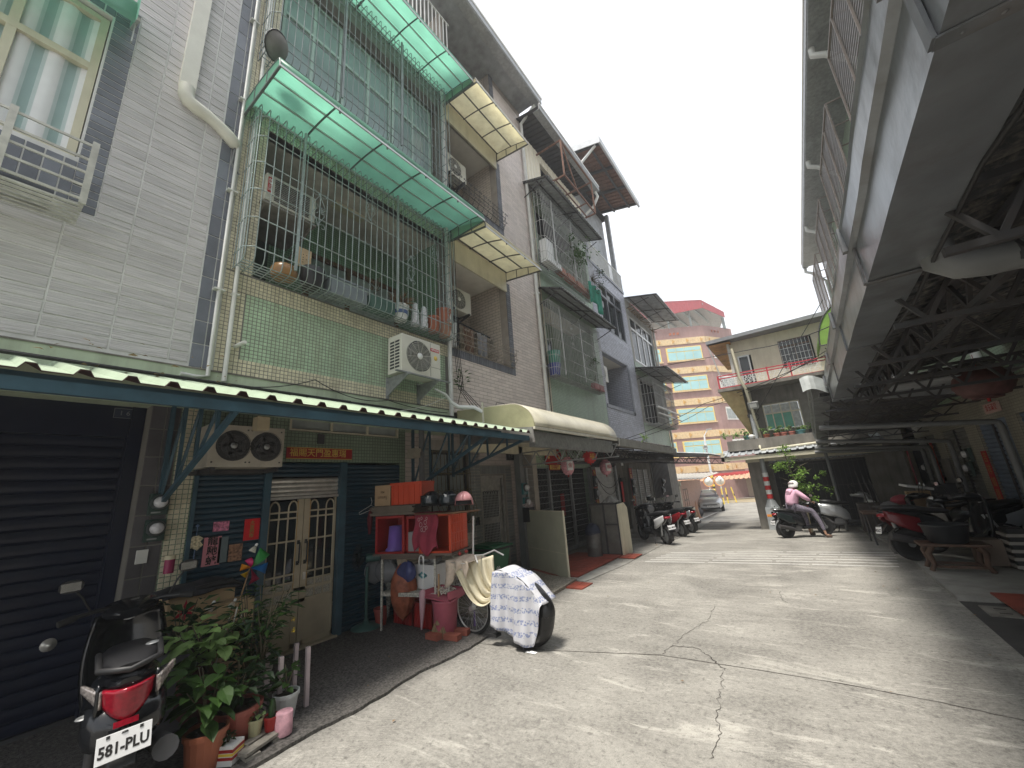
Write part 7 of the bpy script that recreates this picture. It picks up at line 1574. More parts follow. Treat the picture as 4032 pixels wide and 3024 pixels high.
# ================================================================ scooters
SEATM = mat('black_vinyl_seat',(.018,.018,.02),.42,var=.1)
TAILR = mat('red_tail_lens',(.26,.008,.02),.08,var=.25,scale=40)
CHROME = mat('chrome',(.75,.75,.75),.12,1,var=0)
AMB = mat('clear_amber_lens',(.40,.36,.34),.05,.5,var=.5,scale=60)
def scooter(lab,name,body,panel,plate,grp,lens=False,retro=False,trunk=True):
    t = thing(name,lab,'scooter',(0,0,0),0,grp)
    b = MB(); loft(b,[(-.93,.80,.04,.025),(-.86,.775,.10,.06),(-.68,.71,.155,.12),(-.42,.62,.175,.17),(-.2,.54,.17,.19),(-.06,.46,.13,.15),(-.02,.40,.08,.1)],16,.7); part(b,'rear_body',body,t)
    for s_ in (-1,1):
        b = MB(); b.sheet(lambda u,v: (-.90+.72*u,s_*(.125+.06*sin(pi*min(1,u*1.15))),.80-.20*u-(.05+.20*sin(pi*(.15+.7*u)))*v+.02*(1-u)),12,4,.012*s_ if s_ > 0 else -.012); part(b,'side_panel',panel,t)
    b = MB(); loft(b,[(-.88,.865,.07,.02),(-.78,.87,.12,.045),(-.45,.845,.15,.055),(-.25,.80,.15,.05),(-.05,.79,.12,.045),(.02,.77,.08,.03)],16,.7); part(b,'seat',SEATM,t)
    b = MB(); loft(b,[(-.1,.30,.15,.05),(.0,.30,.16,.045),(.25,.30,.16,.04),(.34,.34,.15,.06)],12,.5); part(b,'footboard',BLACKM if not retro else body,t)
    b = MB(); b.sheet(lambda u,v: (.33+.10*v+.10*(1-(2*u-1)**2)-(.03 if v > .9 else 0),(u-.5)*(.36+.10*sin(pi*v)),.28+.68*v),12,10,-.03); part(b,'leg_shield',body,t)
    b = MB(); loft(b,[(.12,.99,.06,.03),(.2,1.0,.15,.05),(.34,1.0,.17,.075),(.46,.97,.12,.07),(.54,.93,.05,.03)],16,.8); part(b,'handlebar_cover',body,t)
    b = MB(); b.lathe([(.075,0),(.07,.03),(0,.045)],(.47,0,.965),16,Matrix(((0,0,1),(1,0,0),(0,1,0)))); part(b,'headlight',mat('headlamp_clear',(.8,.8,.8),.06,.2,var=.1),t)
    b = MB(); b.tube([(.16,-.35,1.03),(.24,-.2,1.04),(.28,0,1.03),(.24,.2,1.04),(.16,.35,1.03)],.016,8); part(b,'handlebar',BLACKM,t)
    for s_ in (-1,1):
        b = MB(); b.tube([(.14,s_*.37,1.02),(.18,s_*.29,1.035)],.022,10); part(b,'grip',RUBBER,t)
        b = MB(); b.tube([(.24,s_*.22,1.05),(.22,s_*.27,1.16),(.20,s_*.31,1.22)],.007,6); m_ = part(b,'mirror_stalk',BLACKM,t)
        b = MB(); loft(b,[(.20,1.25,.02,.02,s_*.33),(.19,1.25,.065,.045,s_*.33),(.172,1.25,.06,.042,s_*.33)],12,.8); part(b,'mirror',BLACKM if not retro else CHROME,m_)
        b = MB(); b.box(.168,.1705,s_*.33-.05,s_*.33+.05,1.222,1.278); part(b,'mirror_glass',MT['mirror_face'],m_)
        b = MB(); b.tube([(.47,s_*.055,.70),(.63,s_*.055,.26)],.018,8); part(b,'fork_leg',GALV,t)
    for x in (-.62,.63):
        b = MB(); pr = [(.17,-.04),(.21,-.055),(.245,-.045),(.262,0),(.245,.045),(.21,.055),(.17,.04),(.17,-.04)]; b.lathe(pr,(x,0,.262),28,YAX); w1 = part(b,'tyre',RUBBER,t)
        b = MB(); b.lathe([(.175,-.03),(.165,-.03),(.165,.03),(.175,.03)],(x,0,.262),24,YAX)
        for k in range(5): a = k*2*pi/5; b.bar((x,0,.262),(x+.17*cos(a),0,.262+.17*sin(a)),.03)
        b.lathe([(.05,-.05),(.05,.05)],(x,0,.262),12,YAX); part(b,'rim',GALV,w1)
    b = MB(); b.sheet(lambda u,v: (.63-.30*cos(.35+2.0*u),(v-.5)*.13,.262+.30*sin(.35+2.0*u)-.015*(2*v-1)**2),14,5,.008); part(b,'front_fender',body,t)
    b = MB(); b.sheet(lambda u,v: (-.62-.29*cos(-.55+1.9*u),(v-.5)*.12,.262+.29*sin(-.55+1.9*u)),12,4,.006); part(b,'rear_fender',BLACKM,t)
    b = MB(); b.obox((-.42,.05,.30),(.42,.14,.16)); b.cyl((-.3,-.12,.30),(-.3,.14,.30),.10,14); b.bar((-.62,.10,.28),(-.15,.10,.36),.07); part(b,'engine',mat('engine_grey',(.09,.09,.09),.5,.4,var=.3),t)
    b = MB(); b.tube([(-.2,-.10,.22),(-.4,-.15,.24),(-.52,-.17,.30),(-.92,-.18,.40)],[.02,.025,.055,.06],12); part(b,'muffler',DSTEEL,t)
    b = MB(); b.tube([(-.66,.13,.28),(-.72,.12,.62)],.028,10); part(b,'shock_absorber',DSTEEL if lens else GALV,t)
    if lens:
        b = MB(); b.sheet(lambda u,v: (-.985+.10*(2*u-1)**2+.02*v,.115*(2*u-1),.785-.15*v*(1-.6*(2*u-1)**2)),14,7,.02); part(b,'tail_light',TAILR,t)
        for s_ in (-1,1): b = MB(); b.sheet(lambda u,v: (-.90+.12*u,s_*(.115+.08*u),.785+.03*u-(.085-.055*u)*v),6,4,.015); part(b,'indicator',AMB,t)
        b = MB(); b.obox((-.97,0,.622),(.012,.10,.028),(0,.25,0)); part(b,'reflector',TAILR,t)
        b = MB(); loft(b,[(-.955,.58,.03,.03),(-.93,.58,.13,.07),(-.85,.60,.175,.13),(-.6,.56,.19,.17),(-.35,.52,.17,.15)],16,.6); part(b,'tail_cowl',body,t)
        b = MB()
        b.sheet(lambda u,v: (-.80+.62*u,(v-.5)*.24*(1-.2*u),.945-.02*u),4,2,.01) if 0 else b.tube([(-.55,-.14,.90),(-.85,-.13,.88),(-.95,0,.87),(-.85,.13,.88),(-.55,.14,.90)],.016,8); part(b,'grab_rail',BLACKM,t)
        b = MB()
        for c_ in ((-.80,.17,.66),(-.62,-.10,.905),(-.15,.12,.80)): b = MB(); b.lathe([(.034,0),(.03,.006),(.016,.006),(.014,.002),(0,.002)],c_,16); part(b,'round_trim',GALV,t)
    else:
        b = MB(); loft(b,[(-.955,.74,.03,.02),(-.93,.745,.09,.035),(-.86,.75,.10,.04)],12); part(b,'tail_light',TAILR,t)
        b = MB(); b.tube([(-.6,-.13,.88),(-.9,-.11,.90),(-.97,0,.90),(-.9,.11,.90),(-.6,.13,.88)],.013,8); part(b,'grab_rail',CHROME if retro else BLACKM,t)
    R = Euler((0,.22,0)).to_matrix() @ Matrix(((0,0,-1),(-1,0,0),(0,1,0)))
    pw = .80; b = MB(); b.obox((-1.0,0,.535 if lens else .50),(.006,.27*pw,.15*pw),(0,.22,0)); pl_ = part(b,'number_plate',mat('plate_white',(.80,.80,.80),.35,var=.03,dirt=.15),t,.002)
    b = MB(); b.tube([(-.86,.0,.62),(-.99,0,.57)],.02,6); b.bar((-.85,0,.60),(-1.0,0,.42),.10,.012); part(b,'plate_bracket',BLACKM,t)
    tx = text(plate,.088*pw,(-1.005,0,.524 if lens else .488),R,INK,t,name='plate_lettering',sx=.80,bold=.0022)
    b = MB(); zb_ = .583 if lens else .556; b.obox((-.990,0,zb_),(.004,.08,.010),(0,.22,0))
    for y in (-.065,.065): b.obox((-.992,y,zb_),(.006,.014,.014),(0,.22,0)); b.obox((-.990,y*1.3,zb_),(.004,.03,.004),(0,.22,0))
    part(b,'plate_bolts',IRON,t)
    b = MB(); b.tube([(-.28,.13,.24),(-.34,.22,.02)],.012,6); b.bar((-.36,.22,.012),(-.30,.22,.012),.03,.012); part(b,'kickstand',DSTEEL,t)
    return t
DKG = mat('near_black_paint',(.010,.011,.013),.16,var=0); WHP = mat('scooter_white',(.62,.62,.62),.22,var=0); RDP = mat('scooter_red',(.27,.012,.018),.2,var=0); SLP = mat('scooter_silver',(.42,.43,.44),.28,.5,var=0)
def put(o,x,y,deg,lean=0,sc=1.0,dz=0):
    o.location = (x,y,gz(y)+dz); o.rotation_euler = (radians(lean),0,radians(deg)); o.scale = (sc,)*3
s1 = scooter('glossy black scooter with plate 581-PLU parked tail-out at the bottom left','black_scooter',DKG,mat('black_side_paint',(.008,.009,.011),.14,var=0),'581-PLU',None,lens=True)
put(s1,-4.45,1.06,169,-3,1.06,.0)
SG = 'scooters parked along the left houses'
s2 = scooter('black scooter with white side panel, nearest of the left-hand scooters','parked_scooter',DKG,WHP,'853-MKP',SG); put(s2,-3.85,12.35,137,-5)
s3 = scooter('black scooter with dark red side panels behind the white-panelled one','parked_scooter',DKG,RDP,'207-HKD',SG); put(s3,-4.0,14.6,140,-5,dz=0)
s4 = scooter('dark scooter farthest along the left row, tail against the lane','parked_scooter',DKG,SLP,'MQX-551',SG); put(s4,-4.05,16.1,142,-5)
tr_ = None
s5 = copy_tree(s2,label='older black scooter tucked in between cabinet and white-panelled scooter, black bag on its bars'); put(s5,-5.0,12.1,118,-6,.95)
s6 = scooter('black sporty scooter with red and white tail panels under the right awning','sport_scooter',DKG,mat('maroon_panel',(.13,.008,.012),.25,var=0),'992-KLT',None); put(s6,1.98,10.45,14,-6,1.05,.05)
s7 = scooter('dusty black scooter half hidden behind the red and white one on the right','dark_scooter',DKG,SLP,'BKE-730',None); put(s7,2.35,11.35,200,-5,1.0,.05)
s10 = copy_tree(s7,label='third dark scooter deep under the right awning behind the cartons'); put(s10,2.3,12.75,165,5,.98,.05)
s8 = scooter('big silver scooter parked sideways behind the rider','silver_scooter',SLP,SLP,'NFC-386',None); put(s8,.95,16.0,4,-6,1.08)
s9 = scooter('rounded black retro scooter ridden by the person in pink','ridden_scooter',DKG,mat('black_green_paint',(.015,.022,.022),.18),'710-PGT',None,retro=True); RP = (-.22,14.42); RDEG = 36
put(s9,RP[0],RP[1],RDEG,0,.90)
# extra round tail lamp and rounder cowl of the retro scooter
def L9(p): return Matrix.Translation((RP[0],RP[1],gz(RP[1]))) @ Matrix.Rotation(radians(RDEG),4,'Z') @ Vector([q*.90 for q in p])
bag = thing('carrier_bag','crumpled white carrier bag on the handlebar of the parked scooters','bag',(-4.4,13.6,.9)); b = MB(); b.sheet(lambda u,v: (-4.35+.22*cos(u*6.283)*sin(v*pi)+.03*sin(u*19),13.5+.22*sin(u*6.283)*sin(v*pi),.62+.42*v),14,8); part(b,'bag',BAGW,bag)
def helmet(lab,c,r,mt,rz=0,visor=True,grp=None,shellcut=.35):
    t = thing('helmet',lab,'helmet',(c[0],c[1],c[2]-r),0,grp); b = MB(); c = Vector(c); R = Matrix.Rotation(rz,3,'Z')
    b.sheet(lambda u,v: c+R@Vector((r*1.12*cos(u*2*pi)*cos(v*pi*.5*1.0)*(1 if True else 0),r*sin(u*2*pi)*cos(v*pi*.5),-r*.45*(1-v)**2*(1 if cos(u*2*pi) < .45 else -.15)+r*sin(v*pi*.5))),24,9,.012); part(b,'shell',mt,t)
    b = MB(); b.lathe([(r*.86,-r*.35),(r*.8,.3*r),(.0,.5*r)],c,16); part(b,'lining',RUBBER,t)
    if visor: b = MB(); b.sheet(lambda u,v: c+R@Vector((r*1.16*cos((u-.5)*1.9),r*1.06*sin((u-.5)*1.9),r*(.62-.85*v))),10,5,.004); part(b,'visor',GLASSD,t)
    return t
helmet('white and black helmet set on a scooter mirror on the left',(-4.35,14.1,1.12),.14,WHITE,-1.5,grp='helmets left on scooters')
helmet('white helmet hanging on the silver scooter',(1.45,15.7,.62),.14,WHITE,-1.5,False,grp='helmets left on scooters')
b = MB(); rr = random.Random(5); b.sheet(lambda u,v: (-4.75+.25*cos(u*6.283)*sin(v*pi)+.03*sin(u*23),11.75+.22*sin(u*6.283)*sin(v*pi),.75+.45*v+.03*sin(u*11)),18,8,0,False); solo(b,'black_bag',mat('crinkled_black_plastic',(.012,.012,.014),.35,bump=1,bscale=25),'crinkled black rubbish bag on the bars of the older scooter','bag')
# ================================================================ rider: one skinned body, clothes and helmet as children
def skin_mesh(name,verts,edges,radii,root=0,sub=2):
    me = bpy.data.meshes.new(name); me.from_pydata([tuple(v) for v in verts],edges,[]); o = bpy.data.objects.new(name,me); COL.objects.link(o)
    sk = o.modifiers.new('s','SKIN'); sk.use_smooth_shade = True; su = o.modifiers.new('u','SUBSURF'); su.levels = sub; su.render_levels = sub
    for i,r in enumerate(radii): me.skin_vertices[0].data[i].radius = r if isinstance(r,tuple) else (r,r); me.skin_vertices[0].data[i].use_root = (i == root)
    bpy.context.view_layer.update(); ev = o.evaluated_get(bpy.context.evaluated_depsgraph_get()); m2 = bpy.data.meshes.new_from_object(ev); bpy.data.objects.remove(o)
    mb = MB(); mb.add([v.co.copy() for v in m2.vertices],[tuple(p.vertices) for p in m2.polygons],True); return mb
pr_ = thing('person','person in pink hooded jacket and white helmet astride the black scooter, one foot down','person',(RP[0],RP[1],gz(RP[1])))
SKIN = mat('skin',(.42,.24,.16),.6,var=.05); PINKJ = mat('pink_jacket',(.68,.40,.52),.8,var=.08,scale=9,bump=.3,bscale=30); TROU = mat('grey_print_trousers',(.17,.15,.19),.85,var=.5,scale=45)
pel,ch,nk,hd = (-.26,0,.93),(-.14,0,1.27),(-.10,0,1.46),(-.07,0,1.60)
V = [pel,ch,nk,hd,(-.13,.17,1.38),(-.13,-.17,1.38),(.0,.30,1.20),(.0,-.30,1.20),(.16,.30,1.09),(.16,-.30,1.09),(-.22,.10,.91),(-.22,-.10,.91),(.16,.20,.86),(.15,-.26,.80),(.28,.24,.46),(.26,-.36,.42),(.30,.26,.09),(.30,-.40,.09),(.42,.27,.06),(.42,-.42,.06)]
Eg = [(0,1),(1,2),(2,3),(1,4),(1,5),(4,6),(5,7),(6,8),(7,9),(0,10),(0,11),(10,12),(11,13),(12,14),(13,15),(14,16),(15,17),(16,18),(17,19)]
Rr = [.14,.13,.05,.085,.065,.065,.045,.045,.028,.028,.095,.095,.07,.07,.048,.048,.035,.035,.03,.03]
part(skin_mesh('b',[L9(v) for v in V],Eg,[r*.85 for r in Rr]),'body',SKIN,pr_)
J = [(-.27,0,.95),(-.24,0,1.06),(-.15,0,1.27),(-.11,0,1.42),(-.13,.17,1.38),(-.13,-.17,1.38),(.0,.31,1.20),(.0,-.31,1.20),(.13,.30,1.10),(.13,-.30,1.10),(-.20,0,1.44)]
part(skin_mesh('j',[L9(v) for v in J],[(0,1),(1,2),(2,3),(2,4),(2,5),(4,6),(5,7),(6,8),(7,9),(3,10)],[(.17,.15),.155,.165,.085,.085,.085,.065,.065,.045,.045,.07],2),'jacket',PINKJ,pr_)
T_ = [(-.26,0,.93),(-.22,.10,.91),(-.22,-.10,.91),(.16,.20,.86),(.15,-.26,.80),(.27,.24,.50),(.25,-.35,.46),(.29,.25,.20),(.29,-.39,.20)]
part(skin_mesh('t',[L9(v) for v in T_],[(0,1),(0,2),(1,3),(2,4),(3,5),(4,6),(5,7),(6,8)],[.125,.105,.105,.08,.08,.06,.06,.045,.045],0),'trousers',TROU,pr_)
for s_,(p,q) in zip((1,-1),(((.30,.26,.05),(.44,.27,.04)),((.30,-.40,.05),(.44,-.42,.04)))):
    part(skin_mesh('f',[L9(p),L9(((p[0]+q[0])/2,(p[1]+q[1])/2,.05)),L9(q)],[(0,1),(1,2)],[.05,.055,.045],1,1),'shoe',mat('brown_sandal',(.10,.06,.04),.7),pr_)
    hb = Vector((.17,s_*.33,1.06)); F_ = [(.13,s_*.31,1.09),tuple(hb)]
    for k in range(4):
        hx = [hb+Vector((.0,s_*(-.02+.016*k),.0)),hb+Vector((.035,s_*(-.02+.018*k),.0)),hb+Vector((.045,s_*(-.02+.018*k),-.03)),hb+Vector((.025,s_*(-.02+.018*k),-.045))]; b = MB(); b.tube([L9(v) for v in hx],[.008,.008,.007,.005],6); part(b,'finger',SKIN,pr_)
    b = MB(); b.tube([L9(v) for v in (hb+Vector((-.02,-s_*.03,0)),hb+Vector((.0,-s_*.045,-.02)),hb+Vector((.02,-s_*.045,-.04)))],[.009,.009,.006],6); part(b,'thumb',SKIN,pr_)
c = L9((-.06,0,1.60)); b = MB(); R = Matrix.Rotation(radians(RDEG),3,'Z')
b.sheet(lambda u,v: c+R@Vector((.135*cos(u*2*pi)*cos(v*pi*.5),.12*sin(u*2*pi)*cos(v*pi*.5),-.075*(1-v)**2*(1 if cos(u*2*pi) < .4 else -.2)+.125*sin(v*pi*.5))),24,9,.012); hm = part(b,'helmet',WHITE,pr_)
b = MB(); b.sheet(lambda u,v: c+R@Vector((.138*cos(2.0+u*2.3)*cos(.3+v*.35),.123*sin(2.0+u*2.3)*cos(.3+v*.35),.127*sin(.3+v*.35))),12,3,.003); part(b,'helmet_stripe',mat('grey_stripe',(.25,.2,.2),.4),hm)
b = MB(); b.sheet(lambda u,v: c+R@Vector((.09*cos((u-.5)*2.2),.085*sin((u-.5)*2.2),-.03-.09*v)),8,4,.006); part(b,'face_mask',mat('dark_mask',(.03,.03,.035),.8),pr_)
b = MB(); 
for s_ in (-1,1): b.obox(c+R@Vector((.088,s_*.032,.0)),(.01,.022,.010),(0,0,radians(RDEG)))
part(b,'eyes',INK,pr_)
b = MB(); loft(b,[(-.30,1.36,.10,.06),(-.24,1.42,.13,.07),(-.17,1.44,.10,.05)],12); b.v = [tuple(L9(v)) for v in b.v]; part(b,'hood',PINKJ,pr_)
# utility pole by the rider, tree behind
pb = onG(3062,2085); YP = pb.y; pt = onY(2972,1630,YP)
up_ = thing('lamp_pole','grey steel pole with floodlight, dome camera and red-white band at the concrete corner','lamp pole',pb)
b = MB(); b.tube([(pb.x,YP,pb.z),(pb.x,YP,(pb.z+pt.z)/2),(pb.x+.0,YP,pt.z)],[.09,.085,.07],12); part(b,'pole',mat('pole_grey',(.40,.42,.43),.5,.3,dirt=.3),up_)
b = MB(); b.box(pb.x-.22,pb.x+.22,YP-.2,YP+.2,pb.z,pb.z+.75); b.lathe([(.22,0),(.12,.25)],(pb.x,YP,pb.z+.75),4); part(b,'base_box',mat('pole_base_grey',(.34,.36,.37),.6,dirt=.4),up_,.01)
b = MB(); z = pb.z+1.05
for k in range(3): b.tube([(pb.x,YP,z+.30*k),(pb.x,YP,z+.15+.30*k)],.095,12)
part(b,'red_band',mat('reflective_red',(.60,.03,.03),.4),up_)
b = MB()
for k in range(3): b.tube([(pb.x,YP,z+.15+.30*k),(pb.x,YP,z+.30+.30*k)],.094,12)
part(b,'white_band',WHITE,up_)
b = MB(); b.box(pb.x-.2,pb.x+.2,YP-.205,YP-.2,pb.z+.45,pb.z+.53); part(b,'hazard_strip',mat('orange_strip',(.7,.25,.03),.5),up_)
pf = onY(2968,1602,YP-.1); b = MB(); b.obox(pf+Vector((0,-.1,.05)),(.34,.12,.26),(.5,0,0)); part(b,'floodlight',GALV,up_,.02); b = MB(); b.obox(pf+Vector((0,-.155,.03)),(.22,.02,.14),(.5,0,0)); part(b,'lamp_glass',WHITE,up_)
pc = onY(2962,1722,YP); b = MB(); b.tube([(pb.x-.02,YP,pc.z),(pc.x,YP-.15,pc.z+.02)],.035,8); b.lathe([(.0,-.08),(.08,-.05),(.1,0),(.11,.05),(.04,.09)],(pc.x,YP-.2,pc.z),14); part(b,'dome_camera',WHITE,up_)
b = MB(); b.obox((pb.x-.02,YP,pt.z-.05),(.22,.10,.12)); b.tube([(pt.x+.12*cos(a),YP-.05,pt.z-.12+.12*sin(a)) for a in [k*.6 for k in range(11)]],.014,5); part(b,'cable_clamp',BLACKM,up_)
tt = thing('potted_tree','bright green small tree in front of the barred concrete ground floor','tree',(-.2,15.9,gz(15.9))); tb = Vector((-.12,15.9,gz(15.9))); rr = random.Random(44)
b = MB(); b.tube([tb,tb+Vector((.03,0,.6)),tb+Vector((-.05,-.02,1.2)),tb+Vector((-.15,0,1.9)),tb+Vector((-.22,0,2.7))],[.05,.04,.035,.025,.01],8)
for k in range(9): a = rr.uniform(0,6.3); z = rr.uniform(.7,2.1); p = tb+Vector((-.08,0,z)); b.tube([p,p+Vector((.25*cos(a),.2*sin(a),.15)),p+Vector((.5*cos(a),.35*sin(a),.25))],[.015,.01,.004],5)
part(b,'trunk',STEM,tt); b = MB()
for (dx,dz,r_,n_) in ((-.15,2.55,.32,170),(-.32,2.0,.42,240),(.08,1.85,.42,220),(-.1,1.45,.38,180),(.3,1.2,.35,150),(.1,.95,.35,120),(.55,1.65,.22,80)): leaves(b,tb+Vector((dx,-.1,dz)),r_,n_,.085,rr,(1,.7,.8),.1)
part(b,'crown',mat('sunny_leaf',(.20,.34,.06),.5,var=.25,scale=9,trans=.45,isl=.3),tt)
tb2 = tb+Vector((.0,-.2,0)); sh = thing('white_flower_shrub','low dark shrub with small white flowers beside the pole base','shrub',(-.5,16.6,gz(16.6))); b = MB(); leaves(b,(-.52,16.6,.35),.38,160,.08,rr,(1,.7,1)); part(b,'foliage',LEAFD,sh); b = MB(); leaves(b,(-.6,16.45,.5),.3,14,.07,rr,(1,.5,.8),aspect=.9); part(b,'flowers',WHITE,sh); b = MB(); b.tube([(-.5,16.6,gz(16.6)),(-.5,16.6,.3)],.02,5); part(b,'stem',STEM,sh)
# overhead cables
cable('long black cable from the left row up to the lime canopy, topmost',[tuple(onX(2500,1462,-5.5)),tuple(onY(2980,1372,17))[:3]+(.10,),tuple(onY(3290,1275,14))],.013)
cable('black cable from the blue-grey house to the right awning',[tuple(onX(2440,1735,-5.4))+(.12,),tuple(onY(2770,1590,19))+(.10,),tuple(onY(3255,1395,14))],.013)
cable('second black cable from the blue-grey house to the right awning',[tuple(onX(2436,1742,-5.4))+(.2,),tuple(onY(2790,1600,19))+(.18,),tuple(onY(3255,1380,14))],.011)
cable('steep black cable rising from the lamp pole to the right roofs',[tuple(onY(2970,1640,YP))+(.0,),tuple(onY(3240,1180,16))],.012)
cable('looped cables coiled in the cage-side air by the white shutter',[tuple(onX(2330,1850,-5.3))+(.5,),tuple(onX(2440,1870,-5.3))+(.6,),tuple(onX(2350,1880,-5.3))],.01,grp=None)
# ================================================================ stand, crates and everything by the blue shutter
RY = 4.12
PV = Vector((-4.04,4.12,0)); TW = Matrix.Translation(PV) @ Matrix.Rotation(radians(15),4,'Z') @ Matrix.Diagonal((.74,1,1,1)) @ Matrix.Translation(-PV)
rk = thing('shelf_rack','perforated steel shelf rack with white posts carrying the red crates','rack',(-5.0,4.35,0))
PERF = mat('perforated_white_angle',(.50,.48,.42),.5,var=.5,scale=40,dirt=.3)
for x,y in ((-4.40,RY),(-4.40,4.62),(-5.58,RY),(-5.58,4.62)): b = MB(); b.box(x-.02,x+.02,y-.003,y,0.03,1.02); b.box(x-.003,x,y,y+.035,.03,1.02); part(b,'post',PERF,rk)
for z in (.50,.98):
    b = MB(); b.box(-5.6,-4.38,RY,4.62,z,z+.012); b.box(-5.6,-4.38,RY-.004,RY,z-.035,z+.012); b.box(-4.384,-4.38,RY,4.62,z-.035,z+.012); part(b,'shelf',PERF if z < .9 else mat('worn_board',(.14,.11,.09),.8),rk)
b = MB(); b.box(-5.75,-4.0,RY-.05,4.7,.994,1.02); part(b,'top_board',MT['worn_board'],rk)
def crate(lab,x0,x1,y0,y1,z0,z1,mt,openf,grp='red plastic crates on the rack',wl=.012):
    """ribbed plastic crate with one open side: 'y' towards the camera, 'z' upwards"""
    t = thing('plastic_crate',lab,'crate',((x0+x1)/2,(y0+y1)/2,z0),0,grp); b = MB()
    b.box(x0,x0+wl,y0,y1,z0,z1); b.box(x1-wl,x1,y0,y1,z0,z1); b.box(x0,x1,y1-wl,y1,z0,z1); b.box(x0,x1,y0,y1,z0,z0+wl)
    if openf == 'y': b.box(x0,x1,y0,y1,z1-wl,z1)
    else: b.box(x0,x1,y0,y0+wl,z0,z1)
    part(b,'shell',mt,t); b = MB()
    if openf == 'y':
        for k in (0,1): b.box(x0-.014+k*0,x0+.03,y0-.012,y0+.02,z0-.0,z1) if k == 0 else b.box(x1-.03,x1+.014,y0-.012,y0+.02,z0,z1)
        b.box(x0-.014,x1+.014,y0-.012,y0+.02,z1-.02,z1+.014); b.box(x0-.014,x1+.014,y0-.012,y0+.02,z0-.012,z0+.02)
        for k in range(5): y = y0+.06+k*.07; b.box(x1,x1+.010,y,y+.012,z0,z1)
        for k in range(3): z = z0+.1+k*.13; b.box(x1,x1+.012,y0,y1,z,z+.012)
    else:
        b.box(x0-.014,x1+.014,y0-.014,y0+.01,z1-.03,z1+.006); b.box(x1-.01,x1+.014,y0,y1,z1-.03,z1+.006); b.box(x0-.014,x0+.01,y0,y1,z1-.03,z1+.006)
        for k in range(6): x = x0+.05+(x1-x0-.1)*k/5; b.box(x-.006,x+.006,y0-.010,y0,z0,z1-.03)
    part(b,'ribs',mt,t); return t
crate('open red crate on its side holding a purple basin, left on the rack',-5.70,-5.06,RY-.02,4.6,1.025,1.52,REDP,'y')
crate('narrow red crate squeezed in the middle of the rack',-5.03,-4.72,RY+.04,4.6,1.025,1.50,REDP,'y')
crate('bright orange-red crate on its side with a maroon cloth, right on the rack',-4.70,-4.04,RY-.02,4.6,1.025,1.52,ORNG,'y')
crate('open orange-red crate on top of the flattened cardboard',-5.38,-4.66,RY,4.45,1.68,1.99,ORNG,'z')
b = MB(); b.box(-5.78,-5.40,RY,4.45,1.68,1.98); t = thing('carton','brown printed carton on top of the rack, left of the orange-red crate','carton',(-5.6,4.3,1.68)); part(b,'box',CARD,t,.003)
text('Farmers',.07,(-5.59,RY-.002,1.80),Matrix(((-1,0,0),(0,0,-1),(0,-1,0))),mat('brown_print',(.10,.05,.02),.8),t); text('MILK',.045,(-5.59,RY-.002,1.88),Matrix(((-1,0,0),(0,0,-1),(0,-1,0))),MT['brown_print'],t)
t = thing('cardboard_stack','stack of flattened grey-brown cardboard under carton and crate','cardboard',(-5.2,4.3,1.54)); rr = random.Random(8)
for k in range(10): b = MB(); j = rr.uniform(-.02,.02); b.box(-5.83+j,-4.82+rr.uniform(-.05,.05),RY-.03+j,4.5,1.545+.0132*k,1.545+.0132*k+.010); part(b,'sheet',mat('grey_board_stack',(.20,.165,.13),.9,var=.15),t)
b = MB(); b.lathe([(.18,0),(.185,.02),(.15,.05),(.12,.34),(.0,.345)],(-5.45,RY+.2,1.04),24); solo(b,'purple_basin',mat('violet_plastic',(.22,.13,.48),.4),'upside-down violet bucket in the left crate','bucket')
b = MB(); b.lathe([(0,-.05),(.05,0),(0,.05)],(-5.14,RY+.12,1.42),12); solo(b,'orange_ball',ORNG,'small orange ball hanging in the left crate','ball')
b = MB(); b.box(-5.0,-4.76,RY+.02,RY+.3,1.04,1.30); solo(b,'grey_box',mat('grey_plastic_box',(.25,.25,.25),.5),'small grey box in the middle crate','box',bevel=.01)
b = MB(); b.sheet(lambda u,v: (-4.78+.48*u+.03*sin(v*7)+.04*v*(u-.5),RY-.055-.012*sin(u*16+v*3)-.01*v,1.545-.50*v*(1-.12*sin(u*9))),26,14,.006); b.sheet(lambda u,v: (-4.80+.6*u,RY-.06+.28*v,1.552+.008*sin(u*14)),12,4,.005); t = thing('maroon_cloth','maroon cloth with white rings hung over the right crate','cloth',(-4.6,RY-.05,1.05)); part(b,'cloth',mat('maroon_cloth',(.26,.03,.055),.9,var=.2,bump=.4),t)
b = MB(); rr = random.Random(1)
for (x,z,r_) in ((-4.66,1.47,.022),(-4.60,1.485,.018),(-4.52,1.43,.028),(-4.62,1.40,.03),(-4.55,1.34,.034),(-4.49,1.48,.018),(-4.60,1.33,.02),(-4.50,1.36,.022)): b.tube([(x+r_*cos(a*pi/7),RY-.085,z+r_*sin(a*pi/7)) for a in range(14)],.0035,4,closed=True)
part(b,'ring_print',mat('pale_print',(.55,.42,.42),.8),t)
hp = [onY(1690,1985,4.0),onY(1760,1985,4.05),onY(1818,1998,4.12)]
TW = None
b = MB(); b.box(hp[0].x-.15,hp[2].x+.16,3.86,4.3,1.535,1.55); solo(b,'helmet_board',WOOD,'thin dark board under the three helmets','board')
helmet('black helmet with a white stripe, left of the three on the crates',(hp[0].x,hp[0].y+.05,1.70),.145,BLACKP,-1.2,grp='helmets on the crates')
helmet('black helmet with white stickers, middle of the three on the crates',(hp[1].x,hp[1].y+.05,1.69),.14,BLACKP,-1.1,grp='helmets on the crates')
helmet('pink helmet, right of the three on the crates',(hp[2].x,hp[2].y+.05,1.68),.13,mat('dusty_pink',(.55,.26,.27),.3),-.9,False,grp='helmets on the crates')
b = MB()
